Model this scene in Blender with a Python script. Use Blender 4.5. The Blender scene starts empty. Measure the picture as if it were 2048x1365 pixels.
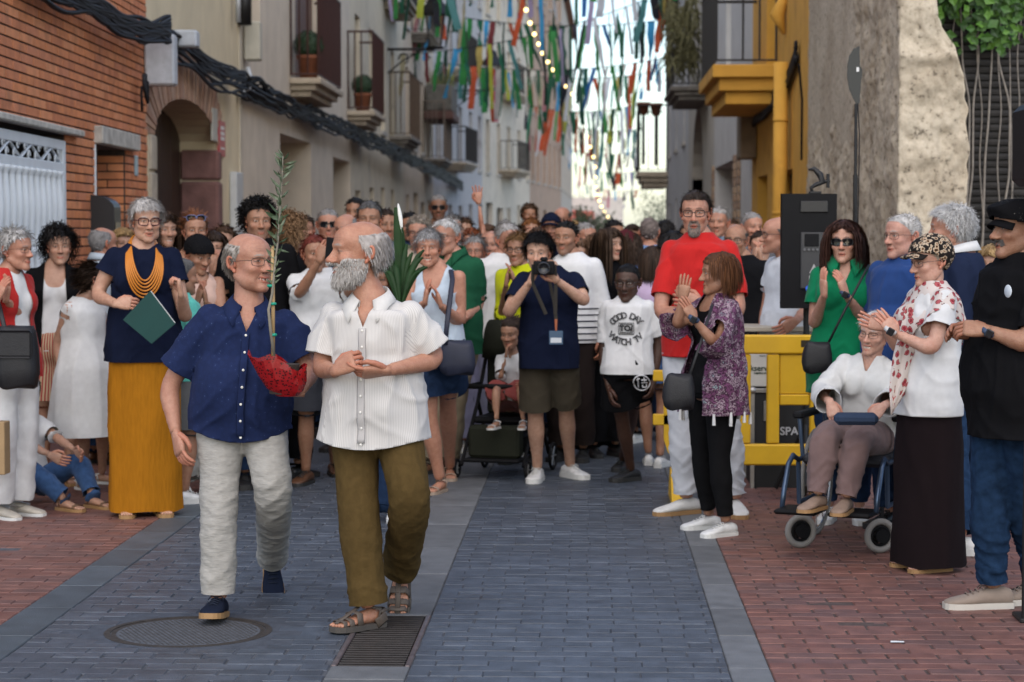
import bpy, bmesh, math, random
import numpy as np
from mathutils import Vector, Matrix, Euler
from mathutils.kdtree import KDTree
random.seed(7); np.random.seed(7)
SC = bpy.context.scene
COL = SC.collection
# ---------------------------------------------------------------- camera
CAM_H, FPX, IW, IH = 1.69, 4267.0, 2048.0, 1365.0
cam_d = bpy.data.cameras.new('camera'); CAM = bpy.data.objects.new('camera', cam_d); COL.objects.link(CAM)
cam_d.sensor_width = 36.0; cam_d.lens = 36.0 * FPX / IW
cam_d.clip_start = 0.5; cam_d.clip_end = 2000
CAM.location = (0, 0, CAM_H)
YAW, PITCH = math.atan(154 / FPX), math.atan(222 / FPX)
CAM.rotation_euler = (math.pi / 2 - PITCH, 0, YAW)
cam_d.dof.use_dof = True; cam_d.dof.focus_distance = 9.25; cam_d.dof.aperture_fstop = 4.2
SC.camera = CAM
CR = np.array(Euler((math.pi / 2 - PITCH, 0, YAW)).to_matrix())
# ---------------------------------------------------------------- sky, sun, exposure
SUN_EL, SUN_AZ = math.radians(46), math.radians(180)      # azimuth clockwise from +Y (behind the camera, to the right)
W = bpy.data.worlds.new('World'); SC.world = W; W.use_nodes = True
_nt = W.node_tree; _bg = _nt.nodes['Background']
_sky = _nt.nodes.new('ShaderNodeTexSky'); _sky.sky_type = 'NISHITA'; _sky.sun_disc = False
_sky.sun_elevation = SUN_EL; _sky.sun_rotation = SUN_AZ
_sky.air_density = 1.0; _sky.dust_density = 1.0; _sky.ozone_density = 1.0
_nt.links.new(_sky.outputs[0], _bg.inputs[0]); _bg.inputs[1].default_value = 0.13
sun_d = bpy.data.lights.new('sun', 'SUN'); SUN = bpy.data.objects.new('sun', sun_d); COL.objects.link(SUN)
sun_d.energy = 1.5; sun_d.angle = math.radians(105); sun_d.color = (1.0, 0.87, 0.70)
SUN.rotation_euler = Vector((math.sin(SUN_AZ) * math.cos(SUN_EL), math.cos(SUN_AZ) * math.cos(SUN_EL), math.sin(SUN_EL))).to_track_quat('Z', 'Y').to_euler()
SC.view_settings.view_transform = 'Standard'; SC.view_settings.look = 'None'
SC.view_settings.gamma = 1.0; SC.view_settings.use_curve_mapping = False
SC.view_settings.exposure = 0.92
SC.render.engine = 'CYCLES'
SC.cycles.use_denoising = True
SC.cycles.max_bounces = 6; SC.cycles.diffuse_bounces = 3; SC.cycles.glossy_bounces = 2
SC.cycles.transparent_max_bounces = 6; SC.cycles.caustics_reflective = False; SC.cycles.caustics_refractive = False

def at(px, py, Y):
    """a point of the place at street depth Y along the sight line of photo pixel (px, py)"""
    r = CR @ np.array(((px - IW / 2) / FPX, -(py - IH / 2) / FPX, -1.0))
    return np.array((0, 0, CAM_H)) + r * (Y / r[1])
def gnd(px, py):
    r = CR @ np.array(((px - IW / 2) / FPX, -(py - IH / 2) / FPX, -1.0))
    return np.array((0, 0, CAM_H)) + r * (-CAM_H / r[2])
def on_plane(px, py, p0, n):
    r = CR @ np.array(((px - IW / 2) / FPX, -(py - IH / 2) / FPX, -1.0)); o = np.array((0, 0, CAM_H))
    return o + r * (np.dot(np.array(p0) - o, n) / np.dot(r, n))

# ---------------------------------------------------------------- helpers
def srgb(r, g, b):
    f = lambda c: (c / 255 / 12.92) if c / 255 <= 0.04045 else ((c / 255 + 0.055) / 1.055) ** 2.4
    return (f(r), f(g), f(b))
_mats = {}
def mat(name, col=(0.5, 0.5, 0.5), rough=0.7, metal=0.0, var=0.0, scale=8.0, bump=0.0, bscale=60.0, spec=0.5, coords='Object', emit=None, estr=0.0, sheen=0.0, stretch=None, alpha=None, dirt=None):
    """plain procedural material: base colour with noise variation and fine relief"""
    if name in _mats: return _mats[name]
    m = bpy.data.materials.new(name); m.use_nodes = True; nt = m.node_tree; b = nt.nodes['Principled BSDF']
    b.inputs['Roughness'].default_value = rough; b.inputs['Metallic'].default_value = metal
    b.inputs['Specular IOR Level'].default_value = spec
    if sheen: b.inputs['Sheen Weight'].default_value = sheen
    b.inputs['Base Color'].default_value = (*col, 1)
    if var or bump or dirt:
        tc = nt.nodes.new('ShaderNodeNewGeometry' if coords == 'World' else 'ShaderNodeTexCoord'); coords = 'Position' if coords == 'World' else coords; src = tc.outputs[coords]
        if stretch:
            mp = nt.nodes.new('ShaderNodeMapping'); mp.inputs['Scale'].default_value = stretch
            nt.links.new(src, mp.inputs[0]); src = mp.outputs[0]
    if var:
        n = nt.nodes.new('ShaderNodeTexNoise'); n.inputs['Scale'].default_value = scale; n.inputs['Detail'].default_value = 5
        nt.links.new(src, n.inputs['Vector'])
        r = nt.nodes.new('ShaderNodeValToRGB')
        r.color_ramp.elements[0].position = 0.3; r.color_ramp.elements[1].position = 0.7
        r.color_ramp.elements[0].color = (*[c * (1 - var) for c in col], 1); r.color_ramp.elements[1].color = (*[min(1, c * (1 + var)) for c in col], 1)
        nt.links.new(n.outputs['Fac'], r.inputs[0]); out = r.outputs[0]
        if dirt:
            n2 = nt.nodes.new('ShaderNodeTexNoise'); n2.inputs['Scale'].default_value = dirt[1]; n2.inputs['Detail'].default_value = 8
            nt.links.new(tc.outputs[coords], n2.inputs['Vector'])
            r2 = nt.nodes.new('ShaderNodeValToRGB'); r2.color_ramp.elements[0].position = dirt[2]; r2.color_ramp.elements[1].position = dirt[2] + 0.18
            nt.links.new(n2.outputs['Fac'], r2.inputs[0])
            mx = nt.nodes.new('ShaderNodeMix'); mx.data_type = 'RGBA'; nt.links.new(r2.outputs[0], mx.inputs[0])
            nt.links.new(out, mx.inputs[6]); mx.inputs[7].default_value = (*dirt[0], 1); out = mx.outputs[2]
        nt.links.new(out, b.inputs['Base Color'])
    if bump:
        n = nt.nodes.new('ShaderNodeTexNoise'); n.inputs['Scale'].default_value = bscale; n.inputs['Detail'].default_value = 4
        nt.links.new(src, n.inputs['Vector'])
        bp = nt.nodes.new('ShaderNodeBump'); bp.inputs['Strength'].default_value = bump; bp.inputs['Distance'].default_value = 0.01
        nt.links.new(n.outputs['Fac'], bp.inputs['Height']); nt.links.new(bp.outputs[0], b.inputs['Normal'])
    if emit:
        b.inputs['Emission Color'].default_value = (*emit, 1); b.inputs['Emission Strength'].default_value = estr
    if alpha is not None: b.inputs['Alpha'].default_value = alpha
    _mats[name] = m
    return m

class MB:
    """collects shapes; build() links them as ONE mesh object"""
    def __init__(s): s.v = []; s.f = []; s.n = 0; s.c = []; s.mi = []
    def add(s, v, f, col=None, mi=0):
        v = np.asarray(v, float).reshape(-1, 3)
        s.v.append(v)
        s.f += [[i + s.n for i in q] for q in f]; s.mi += [mi] * len(f)
        s.n += len(v)
        s.c.append(np.tile(np.array(col if col is not None else (1, 1, 1), float), (len(v), 1)) if col is None or np.ndim(col) == 1 else np.asarray(col, float))
        return s
    def verts(s): return np.concatenate(s.v) if s.v else np.zeros((0, 3))
    def box(s, lo, hi, mi=0, M=None):
        x0, y0, z0 = lo; x1, y1, z1 = hi
        v = np.array([(x0,y0,z0),(x1,y0,z0),(x1,y1,z0),(x0,y1,z0),(x0,y0,z1),(x1,y0,z1),(x1,y1,z1),(x0,y1,z1)])
        if M is not None: v = v @ np.array(M)[:3, :3].T + np.array(M)[:3, 3]
        return s.add(v, [(0,3,2,1),(4,5,6,7),(0,1,5,4),(1,2,6,5),(2,3,7,6),(3,0,4,7)], mi=mi)
    def bbox(s, lo, hi, b=0.005, mi=0, M=None):
        """box with chamfered edges"""
        lo, hi = np.array(lo, float), np.array(hi, float); vs = []; idx = {}
        for sx in (0, 1):
            for sy in (0, 1):
                for sz in (0, 1):
                    c = np.array([(lo, hi)[k][i] for i, k in enumerate((sx, sy, sz))]); d = np.array([1 - 2 * sx, 1 - 2 * sy, 1 - 2 * sz]) * b
                    for a in range(3):
                        p = c.copy()
                        for j in range(3):
                            if j != a: p[j] += d[j]
                        idx[(sx, sy, sz, a)] = len(vs); vs.append(p)
        f = []
        I = lambda x, y, z, a: idx[(x, y, z, a)]
        for k in (0, 1):
            o = 1 if k else -1
            q = [I(k,0,0,0),I(k,1,0,0),I(k,1,1,0),I(k,0,1,0)]; f.append(q if k else q[::-1])
            q = [I(0,k,0,1),I(0,k,1,1),I(1,k,1,1),I(1,k,0,1)]; f.append(q if k else q[::-1])
            q = [I(0,0,k,2),I(1,0,k,2),I(1,1,k,2),I(0,1,k,2)]; f.append(q if k else q[::-1])
        for a, b2, c2 in ((0,1,2),(1,2,0),(2,0,1)):
            for i in (0, 1):
                for j in (0, 1):
                    def key(av, m):
                        t = [0, 0, 0]; t[a] = av; t[b2] = i; t[c2] = j; return idx[(*t, m)]
                    q = [key(0, b2), key(1, b2), key(1, c2), key(0, c2)]
                    f.append(q if (i ^ j) else q[::-1])
        for sx in (0, 1):
            for sy in (0, 1):
                for sz in (0, 1):
                    q = [I(sx,sy,sz,0), I(sx,sy,sz,1), I(sx,sy,sz,2)]
                    f.append(q if (sx ^ sy ^ sz) else q[::-1])
        v = np.array(vs)
        if M is not None: v = v @ np.array(M)[:3, :3].T + np.array(M)[:3, 3]
        return s.add(v, f, mi=mi)
    def tube(s, pts, rads, n=10, side=None, caps=True, col=None, mi=0, sq=2.0):
        v, f = ring_tube(pts, rads, n, side, caps, sq)
        return s.add(v, f, col, mi)
    def lathe(s, prof, n=16, o=(0, 0, 0), mi=0, M=None):
        prof = np.array(prof, float); a = np.linspace(0, 2 * math.pi, n, endpoint=False)
        v = np.array([(r * math.cos(t), r * math.sin(t), z) for r, z in prof for t in a]) + np.array(o)
        f = [(i*n+j, i*n+(j+1) % n, (i+1)*n+(j+1) % n, (i+1)*n+j) for i in range(len(prof)-1) for j in range(n)]
        f += [tuple(range(n))[::-1], tuple((len(prof)-1)*n + j for j in range(n))]
        if M is not None: v = v @ np.array(M)[:3, :3].T + np.array(M)[:3, 3]
        return s.add(v, f, mi=mi)
    def prism(s, poly, d0, d1, o, ex, ey, ez, mi=0):
        """2-D outline (in axes ex, ey from o) given thickness d0..d1 along ez"""
        o, ex, ey, ez = (np.array(q, float) for q in (o, ex, ey, ez)); n = len(poly)
        v = [o + ex * a + ey * b + ez * d for d in (d0, d1) for a, b in poly]
        f = [tuple(range(n))[::-1], tuple(range(n, 2*n))] + [(i, (i+1) % n, n+(i+1) % n, n+i) for i in range(n)]
        return s.add(v, f, mi=mi)
    def ball(s, c, r, nu=10, nv=8, mi=0, col=None):
        r = np.ones(3) * np.array(r); vs = [(0, 0, -1)]; f = []
        for i in range(1, nv):
            t = -math.pi/2 + math.pi * i / nv
            for j in range(nu): vs.append((math.cos(t)*math.cos(2*math.pi*j/nu), math.cos(t)*math.sin(2*math.pi*j/nu), math.sin(t)))
        vs.append((0, 0, 1)); L = len(vs) - 1
        for j in range(nu):
            f.append((0, 1+(j+1) % nu, 1+j)); b = 1+(nv-2)*nu; f.append((L, b+j, b+(j+1) % nu))
            for i in range(nv-2): a = 1+i*nu; f.append((a+j, a+(j+1) % nu, a+nu+(j+1) % nu, a+nu+j))
        return s.add(np.array(vs) * r + np.array(c), f, col, mi)
    def mesh(s, name, mats=None, smooth=True, col=False):
        me = bpy.data.meshes.new(name)
        me.from_pydata(s.verts().tolist(), [], s.f); me.update()
        if smooth: me.polygons.foreach_set('use_smooth', [True] * len(me.polygons))
        if mats:
            for m in (mats if isinstance(mats, (list, tuple)) else [mats]): me.materials.append(m)
            if any(s.mi): me.polygons.foreach_set('material_index', s.mi)
        if col:
            a = me.color_attributes.new('Col', 'FLOAT_COLOR', 'POINT'); c = np.concatenate(s.c)
            a.data.foreach_set('color', np.concatenate([c, np.ones((len(c), 1))], 1).astype(np.float32).ravel())
        return me
    def build(s, name, mats=None, parent=None, smooth=False, col=False):
        return link(name, s.mesh(name, mats, smooth, col), parent)

def link(name, me, parent=None):
    o = bpy.data.objects.new(name, me); COL.objects.link(o)
    if parent is not None: o.parent = parent
    return o
def thing(name, label, cat, loc=(0, 0, 0), rz=0.0, group=None):
    o = bpy.data.objects.new(name, None); COL.objects.link(o); o.empty_display_size = 0.1
    o.location = [float(q) for q in loc]; o.rotation_euler = (0, 0, rz); return tag(o, label, cat, group)
def tag(o, label=None, cat=None, group=None, kind=None):
    if label: o['label'] = label
    if cat: o['category'] = cat
    if group: o['group'] = group
    if kind: o['kind'] = kind
    return o
def autosmooth(o, ang=35):
    me = o.data; me.polygons.foreach_set('use_smooth', [True] * len(me.polygons))
    bm = bmesh.new(); bm.from_mesh(me); lim = math.radians(ang)
    for e in bm.edges:
        if len(e.link_faces) == 2 and e.calc_face_angle(0) > lim: e.smooth = False
    bm.to_mesh(me); bm.free(); return o

def nrm(v): v = np.asarray(v, float); return v / (np.linalg.norm(v) + 1e-12)
def ring_tube(pts, rads, n=12, side=None, caps=True, sq=2.0):
    """tube along pts; rads (N,) or (N,2): half width along `side`, half depth across it; sq superellipse power"""
    P = np.asarray(pts, float); R = np.asarray(rads, float)
    if R.ndim == 1: R = np.stack([R, R], 1)
    N = len(P); T = np.gradient(P, axis=0); T /= np.linalg.norm(T, axis=1)[:, None] + 1e-12
    if side is None:
        side = np.array((1.0, 0, 0)) if abs(T[0][0]) < 0.8 else np.array((0, 1.0, 0))
    a = np.linspace(0, 2 * math.pi, n, endpoint=False); ca, sa = np.cos(a), np.sin(a)
    if sq != 2.0: ca, sa = np.sign(ca) * np.abs(ca) ** (2 / sq), np.sign(sa) * np.abs(sa) ** (2 / sq)
    V = []; A = np.asarray(side, float)
    for i in range(N):
        A = nrm(A - T[i] * np.dot(A, T[i])); B = np.cross(T[i], A)
        V.append(P[i] + np.outer(ca * R[i, 0], A) + np.outer(sa * R[i, 1], B))
    f = [(i*n+j, i*n+(j+1) % n, (i+1)*n+(j+1) % n, (i+1)*n+j) for i in range(N-1) for j in range(n)]
    if caps: f += [tuple(range(n))[::-1], tuple((N-1)*n + j for j in range(n))]
    return np.concatenate(V), f

# value noise in numpy
_perm = np.random.RandomState(3).permutation(256)
_val = np.random.RandomState(4).rand(256) * 2 - 1
def noise3(p):
    p = np.asarray(p, float); i = np.floor(p).astype(int); f = p - i; u = f * f * (3 - 2 * f)
    def h(a, b, c): return _val[_perm[(_perm[(_perm[(i[:, 0]+a) & 255] + i[:, 1]+b) & 255] + i[:, 2]+c) & 255]]
    x, y, z = u[:, 0], u[:, 1], u[:, 2]
    l = lambda a, b, t: a + (b - a) * t
    return l(l(l(h(0,0,0), h(1,0,0), x), l(h(0,1,0), h(1,1,0), x), y), l(l(h(0,0,1), h(1,0,1), x), l(h(0,1,1), h(1,1,1), x), y), z)
def ss(a, b, x): t = np.clip((x - a) / (b - a), 0, 1); return t * t * (3 - 2 * t)
# ================================================================ people: head, hair, body, clothes
def _ell(p, c, r):
    q = (p - c) / r; k0 = np.sqrt((q * q).sum(-1)); k1 = np.sqrt(((q / r) ** 2).sum(-1)) + 1e-9
    return k0 * (k0 - 1) / k1
def _cap(p, a, b, ra, rb):
    a, b = np.array(a), np.array(b); pa, ba = p - a, b - a
    h = np.clip((pa @ ba) / (ba @ ba), 0, 1)
    return np.sqrt(((pa - h[..., None] * ba) ** 2).sum(-1)) - (ra + (rb - ra) * h)
def _smin(a, b, k): h = np.maximum(k - np.abs(a - b), 0) / k; return np.minimum(a, b) - h * h * k * 0.25
def _smax(a, b, k): return -_smin(-a, -b, k)
FACE0 = dict(jaw=1.0, wid=1.0, nose=1.0, chin=1.0, smile=0.0, open=0.0, fat=0.0, eye=1.0, brow=1.0, age=0.3, child=0.0)
def head_sdf(p, F):
    w, j = F['wid'], F['jaw']; m = np.array((1, 1, 1.0)); px = np.abs(p[..., 0]); q = p.copy(); q[..., 0] = px
    d = _ell(p, np.array((0, .014, .034)), np.array((.0745 * w, .096, .086)))
    d = _smin(d, _ell(p, np.array((0, -.048, .045)), np.array((.060 * w, .048, .052))), .03)          # forehead
    d = _smin(d, _ell(p, np.array((0, -.030, -.042)), np.array((.058 * j, .062, .070))), .03)           # lower face
    d = _smin(d, _cap(q, (.050 * j, .010, -.050), (.012, -.070, -.098), .016, .014), .028)             # jaw line
    d = _smin(d, _ell(p, np.array((0, -.082, -.100)), np.array((.019, .016, .016 * F['chin']))), .022)  # chin
    d = _smin(d, _ell(q, np.array((.040, -.064, -.022)), np.array((.022, .022, .018)) * (1 + .12 * F['smile'] + .15 * F['fat'])), .022)   # cheekbone
    if F['fat'] > 0: d = _smin(d, _ell(q, np.array((.040, -.035, -.070)), np.array((.028, .035, .03)) * (.7 + .5 * F['fat'])), .03)
    d = _smin(d, _cap(q, (.010, -.092, .027), (.040, -.078, .026), .0095, .008), .014)                 # brow ridge
    d = _smax(d, -_ell(q, np.array((.031, -.106, .006)), np.array((.017, .017, .0125))), .012)         # eye socket
    d = _smin(d, _ell(q, np.array((.0305, -.0775, .007)), np.array((.0135, .0128, .0115))), .004)      # eyeball and lids
    n = F['nose']
    d = _smin(d, _cap(p, (0, -.088, .018), (0, -.111 - .006 * (n - 1), -.027), .007, .0105 * n), .012)   # nose
    d = _smin(d, _ell(p, np.array((0, -.113 - .01 * (n - 1), -.030)), np.array((.0115, .0115, .0105)) * n), .008)
    d = _smin(d, _ell(q, np.array((.0125 * n, -.102, -.033)), np.array((.0085, .011, .008)) * n), .006)
    lipx = .021 + .006 * F['smile']; o = F['open']
    lz = -.066 + q[..., 0] ** 2 * (9.0 * F['smile'])                                                # corners go up in a smile
    q2 = q.copy(); q2[..., 2] = p[..., 2] - lz; q2[..., 0] = q[..., 0] * 1.0
    d = _smin(d, _ell(q2, np.array((0, -.0925, .0052 + .5 * o * .01)), np.array((lipx, .0072, .0050))), .006)
    d = _smin(d, _ell(q2, np.array((0, -.0905, -.0062 - o * .012)), np.array((lipx * .85, .0078, .0060))), .006)
    d = _smax(d, -_ell(q2, np.array((0, -.102, -.0005 - o * .006)), np.array((lipx * .95, .010, .0018 + o * .0065))), .003)
    if F['smile'] > .2 or F['age'] > .6:                                                            # nasolabial fold
        d = _smax(d, -_cap(q, (.018, -.098, -.036), (.034, -.082, -.066), .0028, .0028), .008)
    return d
_hc = np.array((0, -.005, -.008))
def head_radius(D, F, N=30):
    r = np.linspace(.150, .060, N); P = _hc + D[:, None, :] * r[None, :, None]
    s = head_sdf(P, F) < 0; k = np.argmax(s, 1); k = np.where(s.any(1), np.maximum(k, 1), N - 1)
    hi, lo = r[k - 1], r[k]
    for _ in range(6):
        mid = (hi + lo) / 2; ins = head_sdf(_hc + D * mid[:, None], F) < 0
        lo = np.where(ins, mid, lo); hi = np.where(ins, hi, mid)
    return (hi + lo) / 2
def hairline(az, st):
    """lowest z of hair for azimuth az (0 front .. pi back)"""
    f = st.get('front', .078); t = st.get('temple', .05)
    xs = np.radians([0, 25, 48, 66, 82, 100, 125, 180]); zs = [f, f - .004, t + .01, t - .012, .002 - st.get('burn', 0), -.012, -.045 - st.get('nape', 0), -.058 - st.get('nape', 0)]
    return np.interp(az, xs, zs)
def hair_mask(P, st):
    az = np.arctan2(np.abs(P[:, 0]), -(P[:, 1] - .012)); z = P[:, 2]
    m = z - hairline(az, st)
    if st.get('bald', 0):
        b = st['bald']; top = .095 - .075 * b + .03 * (az / math.pi)        # crown line: nothing grows above
        m = np.minimum(m, top - z); m = np.minimum(m, (az - math.radians(62)) * .06)
    if st.get('none'): m = m * 0 - 1
    return m
def beard_mask(P, b):
    x, y, z = np.abs(P[:, 0]), P[:, 1], P[:, 2]
    m = np.minimum(np.minimum(-.036 - .25 * np.maximum(x - .02, 0) + 1.2 * np.maximum(x - .038, 0) - z, .06), .018 - y - .0)
    lips = ((x / .021) ** 2 + ((z + .067) / .0085) ** 2) < 1
    m = np.where(lips, -.01, m)
    if b.get('goatee'): m = np.where((x > .034) & True, -.01, m); m = np.where((z > -.05) & (x > .028), -.01, m)
    if b.get('stache'): m = np.where((z < -.063) | (z > -.040) | (x > .032), -.01, np.where(lips, -.01, .01))
    return m
_headcache = {}
def head_grid(F, nu, nv):
    key = (tuple(sorted(F.items())), nu, nv)
    if key in _headcache: return _headcache[key]
    s = np.linspace(-math.pi, math.pi, nu, endpoint=False); lon = s - .5 * np.sin(s)
    lat = np.linspace(-math.pi / 2, math.pi / 2, nv + 1)[1:-1]
    LA, LO = np.meshgrid(lat, lon, indexing='ij')
    D = np.stack([np.cos(LA) * np.sin(LO), -np.cos(LA) * np.cos(LO), np.sin(LA)], -1).reshape(-1, 3)
    D = np.concatenate([D, [(0, 0, -1), (0, 0, 1)]]); R = head_radius(D, F); V = _hc + D * R[:, None]
    m = nv - 1; f = [(i*nu+j, i*nu+(j+1) % nu, (i+1)*nu+(j+1) % nu, (i+1)*nu+j) for i in range(m-1) for j in range(nu)]
    f += [(m*nu, (j+1) % nu, j) for j in range(nu)] + [(m*nu+1, (m-1)*nu+j, (m-1)*nu+(j+1) % nu) for j in range(nu)]
    _headcache[key] = (V, f, D); return _headcache[key]
def paint_head(V, F, skin, hair, st, beard, lip, eyecol):
    x, y, z = np.abs(V[:, 0]), V[:, 1], V[:, 2]; sk = np.array(skin); C = np.tile(sk, (len(V), 1))
    def mix(C, col, w): w = np.clip(w, 0, 1)[:, None]; return C * (1 - w) + np.array(col) * w
    front = y < -.045; red = sk * np.array((1.10, .74, .66)); dark = sk * .35
    g = lambda cx, cy, cz, r: np.exp(-(((x - cx) / r) ** 2 + ((y - cy) / (r * 1.5)) ** 2 + ((z - cz) / r) ** 2))
    C = mix(C, red, .55 * g(.038, -.065, -.024, .020) + .6 * g(0, -.115, -.031, .014) + .3 * g(0.075, .02, 0, .03))
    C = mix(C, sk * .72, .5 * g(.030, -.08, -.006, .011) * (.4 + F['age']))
    if F['age'] > .45:
        wr = (np.sin((z - .055) * 620 + 12 * x) > .55) & front & (z > .045) & (z < .078) & (x < .04); C = mix(C, sk * .72, wr * .5 * F['age'])
        cf = (np.abs(z - .006 - (x - .047) * .4) < .0016) & (x > .046) & (x < .060) & front; C = mix(C, sk * .65, cf * .6)
    C = mix(C, sk * .6, (.75 if F['smile'] > .2 or F['age'] > .6 else .25) * np.exp(-((np.abs((x - .018) * .030 * .88 - (-.036 - z) * .016 * .88) / .00009) ** 2)) * ((z < -.036) & (z > -.066) & front & (x > .015)))  # smile fold: crease shading painted into the skin colour
    # brows
    bz = .0275 + .0035 * np.cos((x - .028) * 70); bw = ((np.abs(z - bz) < .0034) & (x > .011) & (x < .049) & front)
    C = mix(C, np.array(hair) * .6 + sk * .10, bw * .8 * F['brow'])
    # eyes
    op = .0058 * F['eye']; ex = (x - .0305) / .0140; lid = op * (1 - ex ** 2); zz = z - .0065
    inside = (np.abs(ex) < 1) & (zz < lid) & (zz > -lid * .75) & front
    C = mix(C, (.52, .49, .46), inside * 1.0)
    gx = (V[:, 0] - np.sign(V[:, 0]) * .0305)
    C = mix(C, eyecol, (((gx ** 2 + zz ** 2) < .0058 ** 2) & inside) * 1.0)
    C = mix(C, (.01, .01, .01), (((gx ** 2 + zz ** 2) < .003 ** 2) & inside) * 1.0)
    C = mix(C, dark * .45, ((np.abs(ex) < 1.08) & (np.abs(zz - np.maximum(lid, 0)) < .0016) & front) * .85)
    C = mix(C, sk * .62, ((np.abs(ex) < .95) & (np.abs(zz + .75 * lid + .001) < .0013) & front) * .5)
    C = mix(C, sk * .66, ((np.abs(ex) < 1.05) & (np.abs(zz - lid - .0055) < .0012) & front) * .5)
    # mouth
    lz = -.066 + x ** 2 * 9.0 * F['smile']; dz = z - lz; lx = .022 + .006 * F['smile']; o = F['open']
    up = (dz > -.001) & (dz < .0085 * (1 - (x / lx) ** 2) ** .7 + o * .005) if False else (dz > 0) & (dz < (.008 + .004 * o) * np.clip(1 - (x / lx) ** 2, 0, 1) ** .6)
    lo = (dz <= 0) & (dz > -(.0115 + .016 * o) * np.clip(1 - (x / (lx * .95)) ** 2, 0, 1) ** .6)
    C = mix(C, lip, (up | lo) * front * .85)
    mo = (np.abs(dz + .0005 + o * .005) < (.0012 + .0075 * o) * np.clip(1 - (x / lx) ** 2, 0, 1) ** .5) & front
    C = mix(C, (.05, .015, .012), mo * 1.0)
    if o > .15:
        te = (dz < .004 * o) & (dz > -.0035 - .004 * o) & mo & (x < lx * .8); C = mix(C, (.62, .58, .5), te * 1.0)
    nos = (((x - .0085) / .0042) ** 2 + ((z + .0405) / .0028) ** 2 < 1) & (y < -.09); C = mix(C, dark * .6, nos * .9)
    hm = hair_mask(V, st); C = mix(C, np.array(hair) * .8 + sk * .05, ss(-.002, .006, hm) * st.get('scalp', .85))
    if beard:
        bm = beard_mask(V, beard); C = mix(C, np.array(beard['col']) * .75 + sk * .2, ss(-.001, .008, bm) * beard.get('w', .8))
    return C
def strands(P, Nn, st, rng, F):
    """ribbons of hair from roots P with normals Nn"""
    n = len(P); k = st.get('seg', 4); L = st.get('len', .035) * (1 + .5 * (rng.rand(n) - .5))
    if st.get('beard'): L = L * np.interp(P[:, 2], [-.075, -.055], [1, .35])
    crown = np.array((0, .055, .11)); away = P - crown; away -= Nn * (away * Nn).sum(1)[:, None]; away /= np.linalg.norm(away, axis=1)[:, None] + 1e-6
    comb = np.array(st.get('comb', (0, 0, 0)), float)
    if st.get('part') is not None:
        sx = np.sign(P[:, 0] - st['part'] + 1e-4); comb = np.stack([sx * st.get('side', 1.0), np.full(n, comb[1]), np.full(n, comb[2])], 1)
    d = away * st.get('away', .7) + comb + Nn * st.get('lift', .25) + (rng.rand(n, 3) - .5) * st.get('rand', .5)
    d /= np.linalg.norm(d, axis=1)[:, None]
    cen = np.array((0, .010, .030)); rad = np.array((.0775 * F['wid'], .0990, .0890)) * (1 + st.get('vol', .03) * (.2 + rng.rand(n, 1)))
    pts = [P]; p = P.copy(); curl = st.get('curl', 0.0); ph = rng.rand(n, 1) * 6.28; ax1 = nrm(rng.rand(3)); g = st.get('grav', .15)
    for i in range(k):
        dd = d.copy(); dd[:, 2] -= g * (i + 1) / k
        if curl: dd += curl * np.stack([np.cos(ph[:, 0] + 2.2 * i), np.sin(ph[:, 0] * 1.7 + 2.0 * i), np.cos(ph[:, 0] * 2.3 + 2.4 * i)], 1)
        dd /= np.linalg.norm(dd, axis=1)[:, None]; p = p + dd * (L / k)[:, None]
        q = (p - cen) / rad; m = np.linalg.norm(q, axis=1); ins = (m < 1) & (p[:, 2] > -.075)
        p = np.where(ins[:, None], cen + q / m[:, None] * rad, p)
        if st.get('clear'):
            fz = (p[:, 1] < -.02) & (np.abs(p[:, 0]) < .066) & (p[:, 2] < .062) & (p[:, 2] > -.13); p[:, 0] = np.where(fz, np.sign(P[:, 0] + 1e-5) * (.066 + .012 * ph[:, 0] / 6.28), p[:, 0]); p[:, 1] = np.where(fz, np.maximum(p[:, 1], -.055), p[:, 1])
        d = nrm_rows(d * .7 + (p - pts[-1]) / (L / k)[:, None] * .5); d[:, 2] -= g * .6; d = nrm_rows(d); pts.append(p)
    pts = np.stack(pts, 1); w = st.get('w', .0035); out = []
    side = np.cross(d, Nn + rng.rand(n, 3) * .6); side = nrm_rows(side)
    V = np.zeros((n, k + 1, 2, 3))
    for i in range(k + 1):
        ww = w * (1 - .75 * (i / k) ** 2); V[:, i, 0] = pts[:, i] - side * ww; V[:, i, 1] = pts[:, i] + side * ww
    base = (np.arange(n) * (k + 1) * 2)[:, None]
    f = np.concatenate([np.stack([base[:, 0]+2*i, base[:, 0]+2*i+1, base[:, 0]+2*i+3, base[:, 0]+2*i+2], 1) for i in range(k)])
    return V.reshape(-1, 3), f.tolist(), np.repeat(rng.rand(n), (k + 1) * 2)
def nrm_rows(a): return a / (np.linalg.norm(a, axis=1)[:, None] + 1e-9)
def grid_roots(HV, Hf, m, n, rng):
    Q = np.array([q for q in Hf if len(q) == 4 and min(m[i] for i in q) > 0])
    if not len(Q): return np.zeros((0, 3)), np.zeros((0, 3))
    ar = np.linalg.norm(np.cross(HV[Q[:, 2]] - HV[Q[:, 0]], HV[Q[:, 3]] - HV[Q[:, 1]]), axis=1); k = rng.choice(len(Q), n, p=ar / ar.sum()); u, v = rng.rand(n, 1), rng.rand(n, 1); q = Q[k]
    P = (HV[q[:, 0]] * (1-u) + HV[q[:, 1]] * u) * (1-v) + (HV[q[:, 3]] * (1-u) + HV[q[:, 2]] * u) * v
    return P, nrm_rows(P - _hc)
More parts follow.
